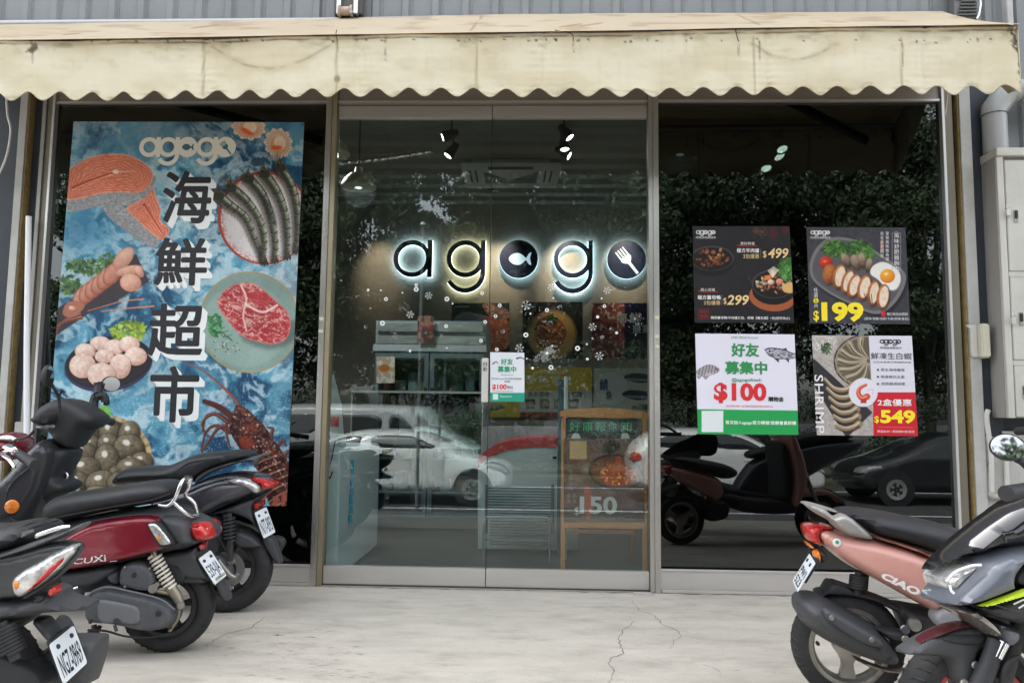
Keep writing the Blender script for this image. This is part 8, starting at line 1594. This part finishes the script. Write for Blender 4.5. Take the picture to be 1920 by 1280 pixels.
s._o = [(-0.20, 0.35), (-0.50, 0.28), (-0.90, 0.28), (-0.85, 0.40), (-0.40, 0.45), (-0.30, 0.58), (-0.18, 0.55), (-0.15, 0.45)]; s.part('floor_body', PLB, None, hi=0.17, R=0.08, sym=True, grid=0.02)
# ------------------------------------------------------------------ the street behind the viewer (seen in the glass)
SZ = -0.80
def car(label, x, y, L_, H_c, W_, paint, facing, style='hatch', cat='car'):
    """x: centre; facing +1 towards +x"""
    t = thing('parked_car', label, cat, (x, y, SZ)); k = facing
    hl = L_/2
    if style == 'van': prof = [(-hl, 0.30), (-hl, 1.5), (-hl+0.08, H_c-0.12), (-hl+0.4, H_c), (hl-1.5, H_c), (hl-1.25, H_c-0.12), (hl-0.75, 1.15), (hl-0.12, 0.98), (hl, 0.75), (hl-0.02, 0.32), (hl-0.4, 0.25), (-hl+0.2, 0.25)]
    elif style == 'sedan': prof = [(-hl, 0.35), (-hl-0.02, 0.75), (-hl+0.06, 1.0), (-hl+0.6, 1.04), (-hl+1.25, H_c-0.12), (-hl+1.7, H_c), (hl-2.0, H_c), (hl-1.6, H_c-0.1), (hl-1.05, 0.98), (hl-0.25, 0.82), (hl, 0.62), (hl-0.03, 0.30), (hl-0.3, 0.22), (-hl+0.2, 0.22)]
    else: prof = [(-hl, 0.35), (-hl, 0.9), (-hl+0.12, 1.15), (-hl+0.42, H_c-0.1), (-hl+0.8, H_c), (hl-1.9, H_c), (hl-1.45, H_c-0.15), (hl-0.85, 1.02), (hl-0.2, 0.85), (hl, 0.62), (hl-0.03, 0.30), (hl-0.3, 0.22), (-hl+0.2, 0.22)]
    P_ = lambda a: [(p*k, q) for p, q in a]
    belt = 0.98 if style != 'van' else 1.12
    def half(x_, z_): return W_/2*(1.0 if z_ < belt else 1.0-0.20*(z_-belt)/(H_c-belt))
    m = MB(); puff(m, P_(prof), 0, half, 0.16, 0.07, True)
    m.build('body', paint, parent=t, smooth=60)
    # glasshouse
    if style == 'van': win = [[(-hl+0.2, 1.18), (-hl+0.2, H_c-0.25), (-hl+1.3, H_c-0.22), (-hl+1.3, 1.18)], [(-hl+1.4, 1.18), (-hl+1.4, H_c-0.22), (hl-2.0, H_c-0.22), (hl-2.0, 1.18)], [(hl-1.9, 1.18), (hl-1.9, H_c-0.22), (hl-1.55, H_c-0.24), (hl-1.1, 1.2)]]
    elif style == 'sedan': win = [[(-hl+0.95, 1.05), (-hl+1.4, H_c-0.14), (-hl+1.85, H_c-0.1), (-hl+1.85, 1.04)], [(-hl+1.92, 1.04), (-hl+1.92, H_c-0.1), (hl-2.0, H_c-0.1), (hl-1.75, H_c-0.16), (hl-1.25, 1.03)]]
    else: win = [[(-hl+0.35, 1.08), (-hl+0.6, H_c-0.14), (-hl+1.5, H_c-0.1), (-hl+1.5, 1.06)], [(-hl+1.58, 1.06), (-hl+1.58, H_c-0.1), (hl-1.95, H_c-0.1), (hl-1.6, H_c-0.2), (hl-1.15, 1.05)]]
    WG = mat('car_glass', (0.02, 0.025, 0.025), 0.05, coat=1.0)
    for w_ in win:
        for sd_ in (1, -1):
            m = MB(); puff(m, P_(w_), W_*0.35, lambda a, b: half(a, b)+0.006, 0.03, 0.07, False, sm=3); m.v = [(a, b*sd_, c) for a, b, c in m.v]; m.build('window', WG, parent=t, smooth=50)
    for sx in (hl-0.75, -hl+0.78):
        for sd_ in (1, -1):
            wx = sx*k; wy = sd_*(W_/2-0.10)
            wh = MB().lathe([(0.20, -0.11), (0.31, -0.10), (0.325, -0.05), (0.325, 0.05), (0.31, 0.10), (0.20, 0.11)], (wx, wy, 0.325), (0, 1, 0), 28).build('wheel', TYRE, parent=t, smooth=40)
            MB().lathe([(0.20, 0), (0.205, 0.02), (0.06, 0.0), (0.0, 0.012)], (wx, wy+sd_*0.10, 0.325), (0, sd_, 0), 24).build('hubcap', mat('hubcap_alloy', (0.5, 0.5, 0.5), 0.35, 0.7), parent=wh, smooth=30)
            MB().lathe([(0.37, 0), (0.37, 0.012), (0.20, 0.012)], (wx, sd_*(W_/2-0.008), 0.34), (0, sd_, 0), 28).build('wheel_arch', BLACKSEAL, parent=t)
            for q in range(5): a = q*1.2566; MB().box((0.06, -0.025, 0), (0.19, 0.025, 0.014)).xf(Matrix.Translation((wx, wy+sd_*0.115, 0.325))@Matrix.Rotation(a, 4, 'Y')@Matrix.Rotation(RAD(90), 4, 'X')).build('spoke', mat('hubcap_alloy'), parent=wh)
    for sd_ in (1, -1):
        m = MB(); puff(m, P_([(hl-0.55, 0.70), (hl-0.6, 0.84), (hl-0.2, 0.80), (hl-0.04, 0.66), (hl-0.1, 0.58)]), W_*0.3, W_/2+0.004, 0.05, 0.05); m.v = [(a, b*sd_, c) for a, b, c in m.v]; m.build('headlight', CLRL, parent=t, smooth=50)
        m = MB(); puff(m, P_([(-hl+0.0, 0.78), (-hl+0.05, 1.0), (-hl+0.22, 1.02), (-hl+0.3, 0.82)]), W_*0.3, W_/2+0.004, 0.04, 0.05); m.v = [(a, b*sd_, c) for a, b, c in m.v]; m.build('tail_light', REDL, parent=t, smooth=50)
        for dx in (0.35, -0.75): MB().box(((dx-0.09)*k, sd_*(W_/2-0.01), 0.86), ((dx+0.09)*k, sd_*(W_/2+0.015), 0.885)).build('door_handle', paint, parent=t, bev=0.006)
    return t
WHC = mat('white_car_paint', (0.78, 0.79, 0.78), 0.25, coat=0.8); BKC = mat('black_car_paint', (0.02, 0.021, 0.024), 0.2, coat=1.0); SLC = mat('silver_car_paint', (0.40, 0.42, 0.43), 0.28, 0.5, coat=0.8)
def mx(px, y): return onY(px, 850, -y)[0]       # where a thing at depth y stands to be mirrored at column px
car('white hatchback parked across the road, mirrored in the poster window', mx(1350, -12.2), -12.2, 3.95, 1.50, 1.72, WHC, 1)
car('white saloon parked across the road, mirrored in the left door', mx(745, -11.2), -11.2, 4.7, 1.42, 1.80, WHC, 1, 'sedan')
car('white van parked behind the white saloon across the road', mx(700, -14.9), -14.9, 4.8, 1.95, 1.85, mat('dull_white_car_paint', (0.42, 0.43, 0.43), 0.3, coat=0.6), 1, 'van', 'van')
car('black hatchback parked across the road at the right', mx(1765, -12.4), -12.4, 4.2, 1.48, 1.75, BKC, -1)
car('silver hatchback parked across the road, far left', mx(300, -12.3), -12.3, 4.1, 1.50, 1.72, SLC, 1)
# trees, shrubs and a lamp post beyond the road
LEAFD = mat('leaf_dark', (0.034, 0.056, 0.026), 0.6, var=0.6, vscale=2.5); LEAFM = mat('leaf_mid', (0.044, 0.072, 0.030), 0.6, var=0.6, vscale=2.5); BARK = mat('bark', (0.10, 0.085, 0.065), 0.9, var=0.3, vscale=12, bump=0.5, bscale=40)
def leaf_mesh(name, centres, n, size, m, parent, seed):
    r_ = np.random.RandomState(seed); V = []; F = []
    k = len(centres); per = n//k; allv = []
    for (c, rad) in centres:
        d = r_.normal(size=(per, 3)); d /= np.linalg.norm(d, axis=1)[:, None]; rr = rad*(r_.uniform(0.25, 1.0, per)**0.5); p = np.array(c)+d*rr[:, None]*np.array([1, 1, 0.75])
        u = r_.normal(size=(per, 3)); u /= np.linalg.norm(u, axis=1)[:, None]; w_ = np.cross(u, r_.normal(size=(per, 3))); w_ /= np.linalg.norm(w_, axis=1)[:, None]; s_ = size*r_.uniform(0.5, 1.2, per)[:, None]
        allv.append(np.stack([p-u*s_, p+w_*s_*0.45, p+u*s_, p-w_*s_*0.45], 1).reshape(-1, 3))
    A = np.vstack(allv); me = bpy.data.meshes.new(name); N = len(A)//4
    me.vertices.add(len(A)); me.vertices.foreach_set('co', A.astype(np.float32).ravel()); me.loops.add(len(A)); me.loops.foreach_set('vertex_index', np.arange(len(A), dtype=np.int32)); me.polygons.add(N); me.polygons.foreach_set('loop_start', np.arange(0, len(A), 4, dtype=np.int32)); me.polygons.foreach_set('loop_total', np.full(N, 4, np.int32)); me.update(calc_edges=True); me.materials.append(m)
    o = bpy.data.objects.new(name, me); COL.objects.link(o); o.parent = parent; return o
def tree(label, x, y, h, r, seed, leaf, n=42000):
    g = random.Random(seed); t = thing('street_tree', label, 'tree', (x, y, SZ+0.1), 0, 'trees beyond the road')
    pts = [(0, 0, 0), (g.uniform(-.1, .1), 0, h*0.2), (g.uniform(-.2, .2), g.uniform(-.2, .2), h*0.42), (g.uniform(-.3, .3), 0, h*0.75)]
    MB().tube(pts, [0.17, 0.13, 0.10, 0.03], 10, smooth=4).build('trunk', BARK, parent=t, smooth=60)
    cs = []
    for i in range(44):
        a = g.uniform(0, 6.283); q = g.uniform(0.15, 1.0)*r; z = h*g.uniform(0.24, 0.93); q *= math.sin(math.pi*min(0.95, max(0.2, (z/h-0.15)/0.85)))**0.5; c = (q*math.cos(a), q*math.sin(a)*0.8, z); cs.append((c, g.uniform(0.45, 1.05)*r*0.36))
        if i < 9: MB().tube([(0, 0, h*g.uniform(0.2, 0.42)), (c[0]*0.5, c[1]*0.5, (c[2]+h*0.35)/2), c], [0.06, 0.04, 0.012], 6, smooth=3).build('limb', BARK, parent=t, smooth=60)
    leaf_mesh('crown', cs, n, 0.11, leaf, t, seed); return t
for i, (x, y, h, r) in enumerate(((-14.6, -21.5, 11.9, 4.6), (-9.6, -20.9, 11.4, 4.4), (-5.2, -21.7, 10.8, 4.2), (-0.9, -21.1, 10.4, 4.1), (3.6, -21.5, 10.6, 4.2), (8.1, -20.9, 12.5, 4.6), (12.8, -21.5, 13.0, 4.7), (17.5, -21.1, 12.4, 4.6), (-11.8, -25.5, 12.4, 4.8), (-2.8, -26.0, 10.6, 4.6), (5.8, -25.5, 11.7, 4.8), (14.8, -25.5, 13.6, 5.1))):
    tree(['leafy street tree at the far left beyond the road', 'leafy street tree beyond the silver car', 'leafy street tree left of the white saloon', 'leafy street tree behind the white van', 'leafy street tree between the white cars', 'dense street tree behind the white hatchback', 'dense street tree behind the black hatchback', 'dense street tree at the far right beyond the road', 'back row tree at the far left', 'back row tree behind the saloon', 'back row tree behind the hatchback', 'back row tree at the far right'][i], x, y, h, r, 40+i, LEAFD if i % 2 else LEAFM)
hd_ = thing('hedge', 'long clipped hedge along the far side of the road', 'hedge', (0, -16.6, -0.66)); g = random.Random(3)
leaf_mesh('foliage', [((x_*0.6-17, g.uniform(-0.3, 0.3), 0.75+g.uniform(-0.25, 0.35)), g.uniform(0.5, 0.75)) for x_ in range(58)]+[((x_*0.6-17, g.uniform(-0.3, 0.3), 1.5+g.uniform(-0.3, 0.5)), g.uniform(0.4, 0.6)) for x_ in range(58)], 60000, 0.06, LEAFD, hd_, 5)
x = mx(783, -9.6); t = thing('street_post', 'slim grey post at the near kerb, mirrored in the left door', 'post', (x, -9.6, SZ))
MB().tube([(0, 0, 0), (0, 0, 3.0), (0, 0, 5.2)], [0.032, 0.030, 0.028], 10, smooth=4).build('post', mat('post_grey_paint', (0.16, 0.17, 0.17), 0.6), parent=t, smooth=60)
MB().lathe([(0, 0), (0.07, 0), (0.05, 0.05), (0, 0.07)], (0, 0, 5.2), (0, 0, 1), 12).build('post_cap', mat('galvanised_bar'), parent=t)
